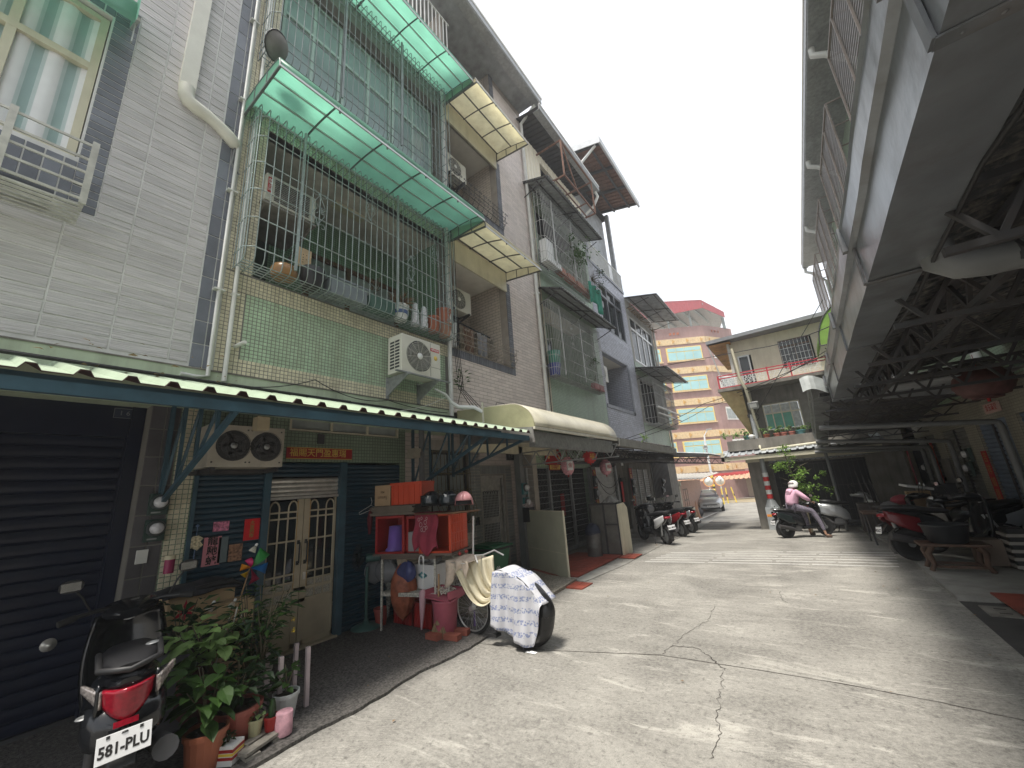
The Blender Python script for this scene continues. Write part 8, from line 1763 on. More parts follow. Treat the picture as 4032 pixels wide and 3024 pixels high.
for q in (0,1): p = hp[q]; b.obox((p.x+.07,p.y-.10,1.77),(.05,.008,.03),(0,.3,0)); 
solo(b,'helmet_stickers',WHITE,'white reflective stickers on the two black helmets','stickers')
# hanging and standing things
def blob(mb,c,sx,sy,h,n=14,m=9,amp=.12,sd=0,pw=.6): 
    c = Vector(c); return mb.sheet(lambda u,v: c+Vector((sx*cos(u*6.2832)*sin(pi*v)**pw*(1+amp*noise.noise(Vector((cos(u*6.28)*1.5,sin(u*6.28)*1.5+sd,v*3)))),sy*sin(u*6.2832)*sin(pi*v)**pw*(1+amp*sin(u*19+sd)),h*v)),n,m)
t = thing('plastic_bags','two translucent white carrier bags tied to the rack','bag',(-5.45,4.0,.55)); b = MB(); blob(b,(-5.55,4.0,.55),.19,.12,.38,sd=1,amp=.3); part(b,'bag',BAGW,t); b = MB(); blob(b,(-5.25,3.98,.58),.20,.12,.36,sd=4,amp=.3); b.tube([(-5.3,3.98,.9),(-5.38,3.98,1.0),(-5.2,4.0,1.02)],.012,5); b.tube([(-5.2,3.98,.9),(-5.1,3.97,.96),(-5.14,3.97,.8)],.012,5); part(b,'bag',BAGW,t)
b = MB(); b.sheet(lambda u,v: (-5.05+.33*u-.0*v+(.5-u)*.22*v,3.98-.01*sin(u*13),1.03-.36*v*(.7+.3*sin(pi*u))),14,8,.008); solo(b,'beige_rag',mat('beige_rag',(.33,.27,.20),.95,bump=.4),'pointed beige rag hanging over the front of the rack','rag')
b = MB(); blob(b,(-4.92,4.02,.12),.22,.14,.80,sd=7,amp=.35,pw=.8); solo(b,'red_net_bag',mat('orange_net',(.42,.13,.07),.5,var=.4,scale=12,alpha=.85,trans=.2),'big reddish translucent bag of plastic bottles hanging in the rack','bag')
b = MB(); blob(b,(-4.8,4.0,.62),.16,.1,.3,sd=3,amp=.4); solo(b,'blue_bag',mat('dark_blue_bag',(.06,.07,.18),.4,var=.3),'crumpled dark blue plastic bag near the rag','bag')
t = thing('folded_umbrella','folded pale pink umbrella hanging from the rack post','umbrella',(-4.62,4.0,.1)); p0 = onY(1660,2480,3.95); p1 = onY(1665,2330,3.95); p2 = onY(1668,2190,3.95)
b = MB(); b.tube([p0,p0.lerp(p1,.5),p1,p1+Vector((0,0,.03))],[.01,.035,.05,.02],10); part(b,'canopy',mat('pale_pink_nylon',(.52,.32,.36),.6,var=.15,bump=.4),t); b = MB(); b.tube([p1,p2],.006,6); b.tube([p2+Vector((-.05+.045*cos(a*.5),0,.0-.08+.09*sin(a*.5))) for a in range(8)],.008,6); part(b,'handle',WHITE,t)
t = thing('folded_umbrella','black and white patterned folded umbrella behind the carrier bags','umbrella',(-5.5,4.05,.2)); p0 = onY(1527,2430,4.0); p1 = onY(1535,2290,4.0); b = MB(); b.tube([p0,p0.lerp(p1,.5),p1],[.01,.04,.06],10); part(b,'canopy',mat('camo_nylon',(.16,.16,.14),.7,var=.9,scale=30),t)
crate('dark red crate on the ground under the rack, left',-5.28,-4.86,RY+.02,4.5,.03,.38,REDP,'z','crates under the rack')
crate('dark red crate on the ground under the rack, right',-4.84,-4.46,RY+.02,4.5,.03,.34,REDP,'z','crates under the rack')
pot('small red-brown bucket on the ground by the fan',(-5.38,4.0,.03),.10,.22,mat('brick_red_plastic',(.33,.06,.045),.5),soil=False)
t = thing('white_box','white box with a teal ribbon drawing on the middle shelf','box',(-4.5,4.3,.51)); p = onY(1735,2250,RY+.02); b = MB(); b.box(-4.86,-4.42,RY+.02,4.5,.52,.84); part(b,'box',WHITE,t,.004); b = MB(); 
for a in (.4,-.5,2.6,3.6): b.obox((-4.64+.05*cos(a),RY+.018,.70+.03*sin(a)),(.09,.003,.028),(0,a,0))
part(b,'ribbon_print',mat('teal_print',(.12,.35,.38),.6),t)
b = MB(); blob(b,(-4.7,4.25,.84),.10,.1,.13,sd=2); blob(b,(-4.5,4.25,.84),.08,.1,.13,sd=5); solo(b,'bottles',BAGW,'plastic bottles and bags on the white box','bottles')
t = thing('waste_bin','dull pink bin with a tray of white rags on top and bricks at its foot','bin',(-4.12,4.05,.03)); c_ = Vector((-4.17,4.1,.03)); b = MB(); b.lathe([(.13,0),(.14,.02),(.17,.40),(.18,.42),(.16,.42),(.0,.40)],c_,20); part(b,'bin',PINKP,t); b = MB(); b.obox(c_+Vector((0,0,.46)),(.44,.30,.02),(.12,.08,.1)); b.obox(c_+Vector((-.21,0,.50)),(.02,.30,.09)); b.obox(c_+Vector((.21,0,.50)),(.02,.30,.09)); b.obox(c_+Vector((0,.15,.50)),(.44,.02,.09)); part(b,'tray',PINKP,t)
b = MB(); rr = random.Random(4)
for i in range(30): b.obox(c_+Vector((rr.uniform(-.1,.1),rr.uniform(-.08,.08),.50+rr.uniform(0,.06))),(.07,.015,.01),(rr.gauss(0,.5),rr.gauss(0,.6),rr.uniform(0,3)))
part(b,'rags',mat('ivory_rag',(.55,.52,.45),.9),t)
for k,(dx,dy) in enumerate(((-.02,-.17),(.22,-.08),(.20,.10))): b = MB(); b.obox(c_+Vector((dx,dy-.02,.035)),(.21,.10,.065),(0,0,.15*k)); solo(b,'brick',mat('red_brick_single',(.30,.09,.06),.8,bump=.4),('brick in front of the dull pink bin','brick at the right foot of the dull pink bin','brick behind the right foot of the dull pink bin')[k],'brick','bricks round the pink bin')
t = thing('broom','old straw broom leaning before the pink bin','broom',onG(1730,2520)); g_ = onG(1728,2525); pt_ = onY(1727,2260,g_.y+.1); pm = g_.lerp(pt_,.28); b = MB(); b.tube([pm,pt_],.014,8); part(b,'handle',mat('bamboo',(.36,.22,.11),.6),t)
b = MB(); rr = random.Random(3)
for i in range(150): q = rr.uniform(-.14,.14); b.tube([pm+Vector((q*.25,0,.05)),g_+Vector((q,q*.2+rr.uniform(-.02,.02),rr.uniform(0,.03)))],.003,3,cap=False)
b.lathe([(.05,-.03),(.03,.05)],pm,10); part(b,'bristles',mat('straw',(.28,.20,.11),.9,isl=.3),t)
t = thing('standing_fan','dark green standing fan against the blue shutter','fan',onG(1440,2480)); g_ = onG(1440,2480)+Vector((0,0,.03)); b = MB(); b.lathe([(.21,0),(.2,.03),(.06,.06),(.035,.09),(.03,.10)],g_,24); part(b,'base',mat('dark_green_enamel',(.04,.10,.09),.4),t); b = MB(); b.cyl(g_+Vector((0,0,.08)),g_+Vector((0,0,.80)),.022,12); b.cyl(g_+Vector((0,-.02,.92)),g_+Vector((.1,.14,.92)),.06,12); part(b,'stand',MT['dark_green_enamel'],t)
b = MB(); R = Matrix.Rotation(-1.0,3,'Z') @ YF; cc = g_+Vector((-.04,-.08,.94))
for k in range(1,8): b.tube([cc+R@Vector((.025*k*cos(a*pi/10),.025*k*sin(a*pi/10),.05)) for a in range(20)],.003,4,closed=True)
for k in range(20): a = k*pi/10; b.tube([cc+R@Vector((.02*cos(a),.02*sin(a),.06)),cc+R@Vector((.175*cos(a),.175*sin(a),.04)),cc+R@Vector((.18*cos(a),.18*sin(a),0))],.002,3)
part(b,'guard',IRON,t); b = MB()
for k in range(3): b.obox(cc+R@Vector((.08*cos(k*2.09),.08*sin(k*2.09),.02)),(.09,.14,.006),R @ Euler((.3,0,k*2.09)).to_matrix())
part(b,'blades',GLASSD,t)
t = thing('clothes_hanger','white wire hanger with a dark red cloth on the blue shutter','hanger',(-5.5,3.95,1.4)); p = onX(1460,1990,-5.52); b = MB(); b.tube([p+Vector((0,0,.12)),p+Vector((0,.02,.05)),p+Vector((0,0,0)),p+Vector((0,-.2,-.09)),p+Vector((0,-.19,-.12)),p+Vector((0,.1,-.04)),p+Vector((0,0,0))],.004,5); part(b,'wire',WHITE,t); b = MB(); b.tube([p+Vector((0,.0,-.05)),p+Vector((0,-.01,-.2)),p+Vector((0,-.01,-.42))],[.015,.045,.02],8); part(b,'cloth',mat('dark_red_cloth',(.12,.012,.02),.9),t)
t = thing('mop','mop with a purple and white handle standing between rack and green bin','mop',(-3.98,4.5,.03)); b = MB(); b.tube([(-4.02,4.5,.03),(-4.0,4.5,.9)],.014,8); part(b,'handle',mat('purple_handle',(.16,.09,.25),.5),t); b = MB(); b.tube([(-4.0,4.5,.9),(-3.98,4.52,1.45)],.014,8); part(b,'upper_handle',WHITE,t)
gb = thing('wheelie_bin','dark green lidded waste bin with a white recycling badge','bin',(-5.0,6.1,.05)); GBM = mat('bin_green',(.02,.13,.06),.45,var=.06); b = MB()
b.prism([(0,0)],lambda x,z: (0,0,0),lambda x,z: (0,0,0)) if 0 else b.add([(-5.25,5.88,.08),(-4.80,5.88,.08),(-4.80,6.28,.08),(-5.25,6.28,.08),(-5.30,5.82,.74),(-4.72,5.82,.74),(-4.72,6.36,.74),(-5.30,6.36,.74)],[(0,3,2,1),(4,5,6,7),(0,1,5,4),(1,2,6,5),(2,3,7,6),(3,0,4,7)]); part(b,'body',GBM,gb,.02)
b = MB(); b.box(-5.34,-4.68,5.78,6.4,.74,.775); part(b,'rim',BLACKM,gb,.006); b = MB(); b.box(-5.33,-4.69,5.80,6.42,.777,.81); b.box(-5.22,-4.82,5.85,6.3,.81,.835); part(b,'lid',GBM,gb,.012)
b = MB(); c_ = Vector((-4.757,6.02,.42)); b.lathe([(.055,0),(.055,.004),(.045,.004),(.045,0)],c_,20,XF); b.obox(c_+Vector((.003,0,0)),(.004,.04,.055)); part(b,'badge',WHITE,gb)
for y in (5.95,6.25): b = MB(); b.lathe([(.07,-.02),(.07,.02)],(-5.1,y,.12),12,YAX); part(b,'wheel',RUBBER,gb)
# ---- bicycle under towels
bk = thing('bicycle','teal bicycle with a bagged rear wheel beside the crates','bicycle',(-3.3,4.3,.0)); F0,R0,BYY = -3.87,-2.97,4.30
def wheel(x,y,nm='wheel'):
    b = MB(); b.tube([(x+.292*cos(a*pi/24),y,.315+.292*sin(a*pi/24)) for a in range(48)],.022,8,closed=True); w_ = part(b,nm,RUBBER,bk)
    b = MB(); b.tube([(x+.265*cos(a*pi/24),y,.315+.265*sin(a*pi/24)) for a in range(48)],.010,6,closed=True)
    for k in range(28): a = k*2*pi/28; b.tube([(x+.03*cos(a+.8*(-1)**k),y+.02*(-1)**k,.315+.03*sin(a+.8*(-1)**k)),(x+.26*cos(a),y,.315+.26*sin(a))],.0018,3,cap=False)
    b.lathe([(.03,-.04),(.03,.04)],(x,y,.315),10,YAX); part(b,'rim',ALU,w_)
wheel(F0,BYY); wheel(R0,BYY)
TEAL = mat('teal_bike_paint',(.02,.16,.20),.3)
b = MB(); hdp = (F0+.18,BYY,.80); btm = (-3.42,BYY,.28); st_ = (-3.24,BYY,.68)
for p,q,r_ in ((hdp,btm,.020),((F0+.16,BYY,.70),(-3.36,BYY,.42),.016),(btm,st_,.016),(btm,(R0,BYY,.315),.011),(st_,(R0,BYY,.315),.009)): b.tube([p,q],r_,8)
part(b,'frame',TEAL,bk); b = MB(); b.tube([hdp,(F0+.06,BYY,.5),(F0,BYY,.315)],.016,8); b.tube([hdp,(F0+.22,BYY,.98)],.012,8); b.tube([(F0+.36,BYY-.27,.93),(F0+.26,BYY-.2,1.0),(F0+.22,BYY,.97),(F0+.26,BYY+.2,1.0),(F0+.36,BYY+.27,.93)],.012,8); part(b,'fork_and_bars',ALU,bk)
b = MB(); b.sheet(lambda u,v: (F0-.33*cos(.6+2.4*u),BYY+(v-.5)*.06,.315+.33*sin(.6+2.4*u)),16,3,.004); part(b,'mudguard',WHITE,bk)
b = MB(); loft(b,[(-3.36,.77,.04,.02,BYY),(-3.24,.77,.08,.03,BYY),(-3.14,.77,.09,.03,BYY)],10); part(b,'saddle',SEATM,bk)
b = MB(); b.tube([btm,(-3.40,BYY-.10,.28),(-3.38,BYY-.12,.14)],.012,6); b.box(-3.45,-3.33,BYY-.2,BYY-.1,.10,.13); part(b,'pedal',BLACKM,bk); b = MB(); b.tube([(-2.95,BYY-.05,.3),(-2.98,BYY-.16,.01)],.008,6); part(b,'kickstand',DSTEEL,bk)
b = MB()
for z in (.62,.72,.82,.90):
    w_ = .10+.06*(z-.6)/.3; b.tube([(F0-.05-w_*1.0,BYY-w_*1.3,z),(F0-.05+w_,BYY-w_*1.3,z),(F0-.05+w_,BYY+w_*1.3,z),(F0-.05-w_,BYY+w_*1.3,z)],.005,5,closed=True)
for k in range(7):
    for s_ in (-1,1): b.tube([(F0-.14+.03*k,BYY+s_*.13,.62),(F0-.19+.045*k,BYY+s_*.2,.90)],.003,4)
part(b,'basket',ALU,bk)
b = MB(); b.sheet(lambda u,v: (F0-.26+.44*u,BYY-.20+.4*v+.0,.92+.05*sin(pi*u)*sin(pi*v)+.008*sin(u*20)),14,10,.006); b.sheet(lambda u,v: (F0-.26+.40*u+.02*sin(v*5),BYY-.205-.02*sin(u*15),.93-v*(.22+.12*sin(u*5+1.2))),18,8,.006); b.sheet(lambda u,v: (F0-.27-.01*sin(u*12),BYY-.2+.4*u,.93-v*(.3-.1*u)),12,8,.006); solo(b,'basket_cloth',mat('spotted_cream_cloth',(.60,.50,.40),.95,var=.12,scale=30),'spotted cream cloth covering the bicycle basket','cloth')
b = MB(); b.lathe([(0,-.03),(.03,0),(0,.03)],(F0-.08,BYY-.12,1.0),10); b.lathe([(0,-.03),(.03,0),(0,.03)],(F0+.02,BYY-.10,1.03),10); solo(b,'red_pegs',REDP,'two round red and blue clips lying on the basket cloth','clips')
def bez(P,u):
    n_ = len(P)-1; return sum((Vector(p)*(math.comb(n_,k)*u**k*(1-u)**(n_-k)) for k,p in enumerate(P)),Vector((0,0)))
IN_,OU_ = [(-3.50,.97),(-3.52,.74),(-3.46,.46),(-3.38,.74),(-3.26,.83)],[(-3.98,.84),(-3.84,.66),(-3.66,.10),(-3.42,.46),(-3.33,.58)]
def ctow(u,v):
    p = bez(IN_,u).lerp(bez(OU_,u),v); f = sin(pi*u)**.5; q = .020*f*sin(v*26+u*2)+.008*f*sin(v*57)
    return (p.x+q*.6,BYY+.04-.26*v*(1-.4*u)-q*1.6,p.y+q)
b = MB(); b.sheet(ctow,36,44,.007)
solo(b,'cream_towel',CLOTHC,'cream towel slung from the handlebar to the saddle of the bicycle','towel')
STR = mat('blue_print_towel',(.56,.56,.59),.95,var=.03,bump=.6,bscale=180)
tn = STR.node_tree; pb_ = [n_ for n_ in tn.nodes if n_.type == 'BSDF_PRINCIPLED'][0]; src = pb_.inputs['Base Color'].links[0].from_socket
gN = tn.nodes.new('ShaderNodeNewGeometry'); wv = tn.nodes.new('ShaderNodeTexWave'); wv.bands_direction = 'Z'; wv.inputs['Scale'].default_value = 2.6; wv.inputs['Distortion'].default_value = .6; vo = tn.nodes.new('ShaderNodeTexVoronoi'); vo.inputs['Scale'].default_value = 44
tn.links.new(gN.outputs['Position'],wv.inputs['Vector']); tn.links.new(gN.outputs['Position'],vo.inputs['Vector'])
r1 = tn.nodes.new('ShaderNodeMapRange'); r1.inputs[1].default_value = .5; r1.inputs[2].default_value = .65; tn.links.new(wv.outputs[0],r1.inputs[0]); r2 = tn.nodes.new('ShaderNodeMapRange'); r2.inputs[1].default_value = .62; r2.inputs[2].default_value = .4; r2.inputs[4].default_value = .9; tn.links.new(vo.outputs[0],r2.inputs[0])
mu = tn.nodes.new('ShaderNodeMath'); mu.operation = 'MULTIPLY'; tn.links.new(r1.outputs[0],mu.inputs[0]); tn.links.new(r2.outputs[0],mu.inputs[1]); mx_ = tn.nodes.new('ShaderNodeMix'); mx_.data_type = 'RGBA'; tn.links.new(mu.outputs[0],mx_.inputs[0]); tn.links.new(src,mx_.inputs[6]); mx_.inputs[7].default_value = (.20,.24,.40,1); tn.links.new(mx_.outputs[2],pb_.inputs['Base Color'])
zt_ = lambda u: .80+.02*sin(u*9)*(u < .5)-.30*max(0,(u-.42)/.58)**1.3
zb_ = lambda u: .21-.17*min(1,u/.66) if u < .74 else .04+.44*((u-.74)/.26)**1.4
b = MB(); b.sheet(lambda u,v: (-3.37+.70*u+.012*sin(v*6),BYY-.15+.32*v,zt_(u)+.012+.01*sin(u*12)),26,6,.007); b.sheet(lambda u,v: (-3.37+.70*u-.03*v*(1-u),BYY-.155-.032*sin(u*13+v*1.5+.6*sin(v*5))*(.35+v)-.012*sin(u*37+v*3)-.02*v,zt_(u)+.012+(zb_(u)-zt_(u))*v),44,20,.007)
solo(b,'printed_towel',STR,'white towel with blue printed bands over the bicycle carrier','towel')
BB = mat('black_bin_liner',(.012,.012,.013),.30,var=.1,bump=1.0,bscale=14)
b = MB(); b.sheet(lambda u,v: (R0+(.345+.012*sin(u*31))*cos(u*6.2832)*sin(pi*(.04+.92*v))**.45,BYY+.12*cos(pi*v)*(1-.1*sin(u*17)),.355+(.350+.012*sin(u*23+2))*sin(u*6.2832)*sin(pi*(.04+.92*v))**.45),48,16)
for s_ in (-1,1): b.lathe([(.135,0),(0,.012)],(R0,BYY+.118*s_,.355),24,Matrix(((1,0,0),(0,0,s_),(0,-1,0))))
solo(b,'wheel_bag',BB,'black plastic bag wrapped round the rear bicycle wheel','bag')
b = MB(); q = onG(2090,2570); b.sheet(lambda u,v: (q.x-.06+.13*u,q.y-.03+.06*v,.006+.012*noise.noise(Vector((u*6,v*6,1)))),6,4,0,False); solo(b,'crumpled_paper',WHITE,'scrap of white paper on the road under the bicycle','paper')
# rear shells close the houses so that no daylight comes through from behind
for hs_,y0,y1,tp in ((H0_,-4,1.65,13.4),(G1,1.67,5.78,13.2),(BG,5.81,9.78,15.5),(G2,9.8,14.4,13.8),(GB,14.45,18.8,15.8),(CH,18.87,23.2,10.9)):
    b = MB(); b.box(-7.7,-7.6,y0,y1,-.9,tp); b.box(-7.6,XL-.62,y0,y0+.03,-.9,tp); b.box(-7.6,XL-.62,y1-.03,y1,-.9,tp); part(b,'rear_wall',DARKI,hs_)
    b = MB(); b.box(-7.6,XL-.26,y0+.03,y1-.03,3.12,3.2); b.box(-7.6,XL-.26,y0+.03,y1-.03,tp-.1,tp); part(b,'floor_slab',DARKI,hs_)
b = MB(); b.box(3.7,3.8,-3,23.6,-.9,11.5); b.box(3.35,3.7,-3,23.6,11.3,11.4); b.box(3.35,3.7,-3,23.6,2.6,2.7); part(b,'rear_wall',DARKI,RR)
# ================================================================ plants and boxes by the black scooter
rr = random.Random(101); b = MB()
for i in range(70): y = rr.uniform(.5,12); x = rr.choice((rr.uniform(-4.6,-3.5),rr.uniform(.6,1.3),rr.uniform(-3.5,.8))); leaf(b,(x,y,.012+(.028 if x < -3.75 and y < 4.5 else 0)),(rr.gauss(0,1),rr.gauss(0,1),.05),rr.uniform(.02,.05),.5,rr)
lt = struct(b,'fallen_leaves',DRY,'stuff')
PG_ = 'potted plants at the foot of the blue shutter'
def bush(lab,x,y,z,h,r,n,size,lm,asp=.5,sc=(1,1,1),broad=False,stems=5,name='leafy_plant',cat='plant',drp=.2):
    t = thing(name,lab,cat,(x,y,z),0,PG_); b = MB(); L_ = MB(); c = Vector((x,y,z))
    for s_ in range(stems):
        a = rr.uniform(0,6.28); tip = c+Vector((r*.8*cos(a)*rr.uniform(.3,1),r*.8*sin(a)*rr.uniform(.3,1),h*rr.uniform(.65,1))); m_ = c.lerp(tip,.5)+Vector((0,0,h*.08)); b.tube([c,m_,tip],[.008,.006,.003],5)
        for k in range(int(n/stems)):
            q = rr.uniform(.2,1); p = (c.lerp(m_,q*2) if q < .5 else m_.lerp(tip,q*2-1)); a2 = rr.uniform(0,6.28); d = Vector((cos(a2),sin(a2),rr.uniform(-.3,.6)-drp)); p2 = p+d*size*rr.uniform(.3,.8); leaf(L_,p2,d,size*rr.uniform(.6,1.25),asp,rr,broad)
    part(b,'stems',STEM,t); part(L_,'leaves',lm,t); return t
def gp(px,py,z): p = onZ(px,py,z); return p.x,p.y
x,y = gp(800,2980,.12); pot('ridged terracotta pot at the very bottom of the plant group',(x-.05,y+.02,.03),.13,.24,TERRA,grp=PG_,taper=.8); bush('broad-leaved green plant in the ridged terracotta pot at the bottom',x-.05,y+.02,.26,.42,.22,60,.15,LEAF,.6,broad=True)
x,y = gp(935,2880,.12); pot('wide reddish plastic pot behind the small succulent pots',(x-.05,y,.05),.17,.24,mat('red_brown_plastic',(.30,.08,.06),.5),grp=PG_); bush('variegated bushy plant in the wide reddish pot',x-.05,y,.27,.38,.22,70,.12,LEAFD,.45)
x,y = gp(1003,2880,.10); pot('pale yellow ribbed pot with a small succulent',(x,y,.06),.055,.13,mat('pale_yellow_pot',(.52,.50,.30),.5),grp=PG_,n=12); bush('small pale succulent in the yellow ribbed pot',x,y,.18,.08,.05,20,.05,LEAFL,.8,stems=3)
x,y = gp(1068,2850,.12); pot('bright red cup pot holding a cactus',(x,y,.07),.055,.11,REDP,grp=PG_,n=14)
t = thing('cactus','small columnar cactus in the red cup pot','cactus',(x,y,.17)); b = MB()
for k in range(8): a = k*pi/4; b.tube([(x+.012*cos(a),y+.012*sin(a),.16),(x+.018*cos(a),y+.018*sin(a),.22),(x+.008*cos(a),y+.008*sin(a),.29)],[.012,.013,.008],6)
part(b,'stem',LEAFD,t)
x,y = gp(1117,2860,.09); b = MB(); b.lathe([(.062,0),(.064,.02),(.062,.15),(.058,.155),(.0,.155)],(x,y,.04),16); solo(b,'pink_can',mat('paint_stained_pink',(.60,.33,.38),.7,var=.25,scale=25,dirt=.3),'paint-stained pink can at the right end of the plant board','can')
pa,pb2 = onZ(950,2975,.07),onZ(1110,2865,.07); b = MB(); b.bar(pa,pb2,.10,.02); b.bar(pa+Vector((-.10,.06,0)),pb2+Vector((-.10,.06,0)),.09,.02); b.obox(pa.lerp(pb2,.2)-Vector((.04,0,.05)),(.2,.1,.06)); b.obox(pa.lerp(pb2,.85)-Vector((.04,0,.05)),(.2,.1,.06)); solo(b,'plant_board',mat('weathered_plank',(.30,.28,.24),.9,var=.3,scale=20,dirt=.5),'weathered plank on bricks carrying the small pots','plank')
x,y = gp(905,2975,.08); t = thing('striped_carton','red, yellow and white striped planter carton at the bottom','planter',(x-.05,y,.03)); 
b = MB(); b.obox((x-.05,y,.09),(.16,.12,.12),(0,0,.6)); part(b,'box',WHITE,t); b = MB(); b.obox((x-.05,y,.12),(.164,.124,.02),(0,0,.6)); b.obox((x-.05,y,.075),(.164,.124,.018),(0,0,.6)); part(b,'red_stripe',REDP,t); b = MB(); b.obox((x-.05,y,.098),(.163,.123,.016),(0,0,.6)); part(b,'yellow_stripe',YELP,t); bush('little round cactus plant in the striped carton',x-.05,y,.15,.06,.05,26,.04,LEAFD,.8,stems=3)
bush('mint-like light green plant sprawling over the brown trough',-4.30,1.50,.52,.42,.34,120,.12,LEAFL,.72,broad=True,stems=9)
b = MB(); b.box(-4.55,-4.15,1.38,1.62,.20,.52); solo(b,'brown_trough',mat('dark_red_brown',(.12,.04,.03),.7),'dark red-brown trough under the mint-like plant','trough',bevel=.01)
x,y = gp(1040,2620,.45); bush('tall shrub with narrow leaves and two yellow flowers near the double door',x-.15,y-.05,.25,.88,.34,260,.12,LEAFD,.34,stems=12); bush('lighter narrow-leaved shoots of the yellow-flowered shrub',x-.05,y,.45,.62,.30,120,.11,LEAF,.34,stems=7)
t = thing('yellow_flowers','two small yellow flowers on the right side of the tall shrub','flower',(x,y,.8),0)
b = MB()
for (px,py) in ((1155,2436),(1155,2480)):
    dd = ray(px,py); c_ = CP+dd*((x+.14)/dd.x if 0 else (-4.22)/dd.x)
    for k in range(5): a = k*1.2566; leaf(b,c_,Vector((.3,cos(a),sin(a))),.028,.9,rr)
part(b,'petals',YELP,t)
bush('glossy dark zamioculcas-like plant before the flower carton',-4.72,1.42,.55,.50,.24,60,.13,LEAFD,.5,stems=5,drp=-.1)
bush('dark strappy plant low in the middle of the plant group',-4.18,1.72,.12,.42,.22,90,.20,LEAFD,.14,stems=6)
x,y = gp(1105,2690,.30); ch_ = thing('plastic_stool','faded pink-white plastic stool frame behind the small pots','stool',(x-.12,y,.03)); b = MB()
for dx,dy in ((0,0),(-.26,-.02),(0,.24),(-.26,.24)): b.bar((x+dx*.9,y+dy,.03),(x+dx*.9-.02*(dx == 0),y+dy,.50),.035,.03)
b.box(x-.26,x,y-.02,y,.22,.26); part(b,'frame',mat('faded_pink_white',(.52,.43,.44),.6,dirt=.4),ch_)
for (px,py,r_,h_,c_,lab) in ((1130,2790,.10,.20,(.55,.57,.56),'white tub with a leafy cutting under the pink-white stool'),(1040,2700,.07,.24,(.60,.58,.54),'tall white fluted pot in the middle of the plant group')):
    x,y = gp(px,py,.12); m_ = mat('w'+str(px),c_,.5,dirt=.3); pot(lab,(x-.03,y,.04),r_,h_,m_,grp=PG_,n=14); bush(lab.replace('tub with a leafy cutting','leafy cutting growing in the tub').replace('tall white fluted pot','green shoots in the tall white pot'),x-.03,y,.04+h_,.20,.13,26,.09,LEAF,.7,stems=4,broad=True)
for i,(p0,p1) in enumerate((((1005,2590,.5),(1090,2400,.5)),((960,2610,.5),(1035,2430,.5)),((940,2620,.5),(985,2500,.5)),((1075,2690,.5),(1082,2600,.5)),((1015,2510,.5),(1065,2390,.5)))):
    dA,dB = ray(p0[0]-110,p0[1]),ray(p1[0]-130,p1[1]); A = CP+dA*(-4.35/dA.x); B_ = CP+dB*(-4.45/dB.x); b = MB(); b.tube([A,B_],.006,6); solo(b,'plant_stick',mat('whitish_stick',(.55,.52,.44),.6),('first','second','third','fourth','fifth')[i]+' from the left of the pale support sticks in the plants','stick','support sticks among the plants')
# bins, blocks, cartons
b = MB(); b.box(-4.92,-4.70,1.26,1.50,.03,.48); b.box(-4.95,-4.67,1.24,1.52,.48,.62); solo(b,'grey_crate_stack',mat('grey_box_plastic',(.13,.13,.14),.6,dirt=.3),'grey plastic box stack between scooter and plants','box',bevel=.01)
def onXc(px,py,X): return onX(px,py,X)
A,C_ = onX(655,2350,-5.2),onX(890,2470,-5.2); t = thing('flower_carton','tan carton with a red paper flower stuck on it, below the posters','carton',(-5.35,(A.y+C_.y)/2,.75)); zt_,zb_ = A.z,.78; y0,y1 = A.y+.02,C_.y+.05
b = MB(); b.box(-5.5,-5.2,y0,y1,zb_-.08,zt_-.02); part(b,'box',mat('tan_carton',(.46,.33,.19),.8,var=.06),t,.004)
cy,cz = y0+.14,zt_-.17; b = MB()
for k in range(6): a = .5+k*pi/3; b.add([(-5.197,cy,cz),(-5.194,cy+.05*cos(a-.35),cz+.05*sin(a-.35)),(-5.194,cy+.11*cos(a),cz+.11*sin(a)),(-5.194,cy+.05*cos(a+.35),cz+.05*sin(a+.35))],[(0,1,2,3)])
part(b,'paper_flower',mat('crimson_paper',(.45,.015,.04),.7),t); b = MB(); b.lathe([(.026,0),(0,.006)],(-5.193,cy,cz),12,XF); part(b,'flower_centre',INK,t); b = MB()
for (dy,dz,a) in ((0,.13,1.5),(.2,-.02,.3),(.26,.02,1.0),(.12,-.04,0)): b.add([(-5.196,cy+dy,cz+dz),(-5.196,cy+dy+.03*cos(a-.5),cz+dz+.03*sin(a-.5)),(-5.196,cy+dy+.06*cos(a),cz+dz+.06*sin(a)),(-5.196,cy+dy+.03*cos(a+.5),cz+dz+.03*sin(a+.5))],[(0,1,2,3)])
part(b,'paper_leaves',LEAFL,t)
b = MB(); b.box(-5.45,-5.05,y0+.05,y1,.03,zb_-.09); solo(b,'carton_stand',BLACKM,'dark box that the flower carton stands on','box')
b = MB(); b.sheet(lambda u,v: (-5.5+.36*v,y0-.06+(y1-y0+.1)*u,zt_+.0+.07*sin(pi*u)*sin(pi*v)+.012*sin(u*11)-.03*(v > .9)),18,8,.02,True); solo(b,'folded_jacket',mat('grey_black_cloth',(.035,.036,.042),.9,var=.6,scale=7),'grey and black folded clothes heaped on the flower carton','clothes')
b = MB(); b.tube([(-5.18,y0+.2,zt_+.02),(-5.14,y1-.06,zt_+.04)],[.025,.03],8); b.tube([(-5.14,y1-.06,zt_+.04),(-5.12,y1+.05,zt_-.02)],[.02,.012],8); solo(b,'black_umbrella',BLACKM,'short black umbrella lying on the clothes','umbrella')
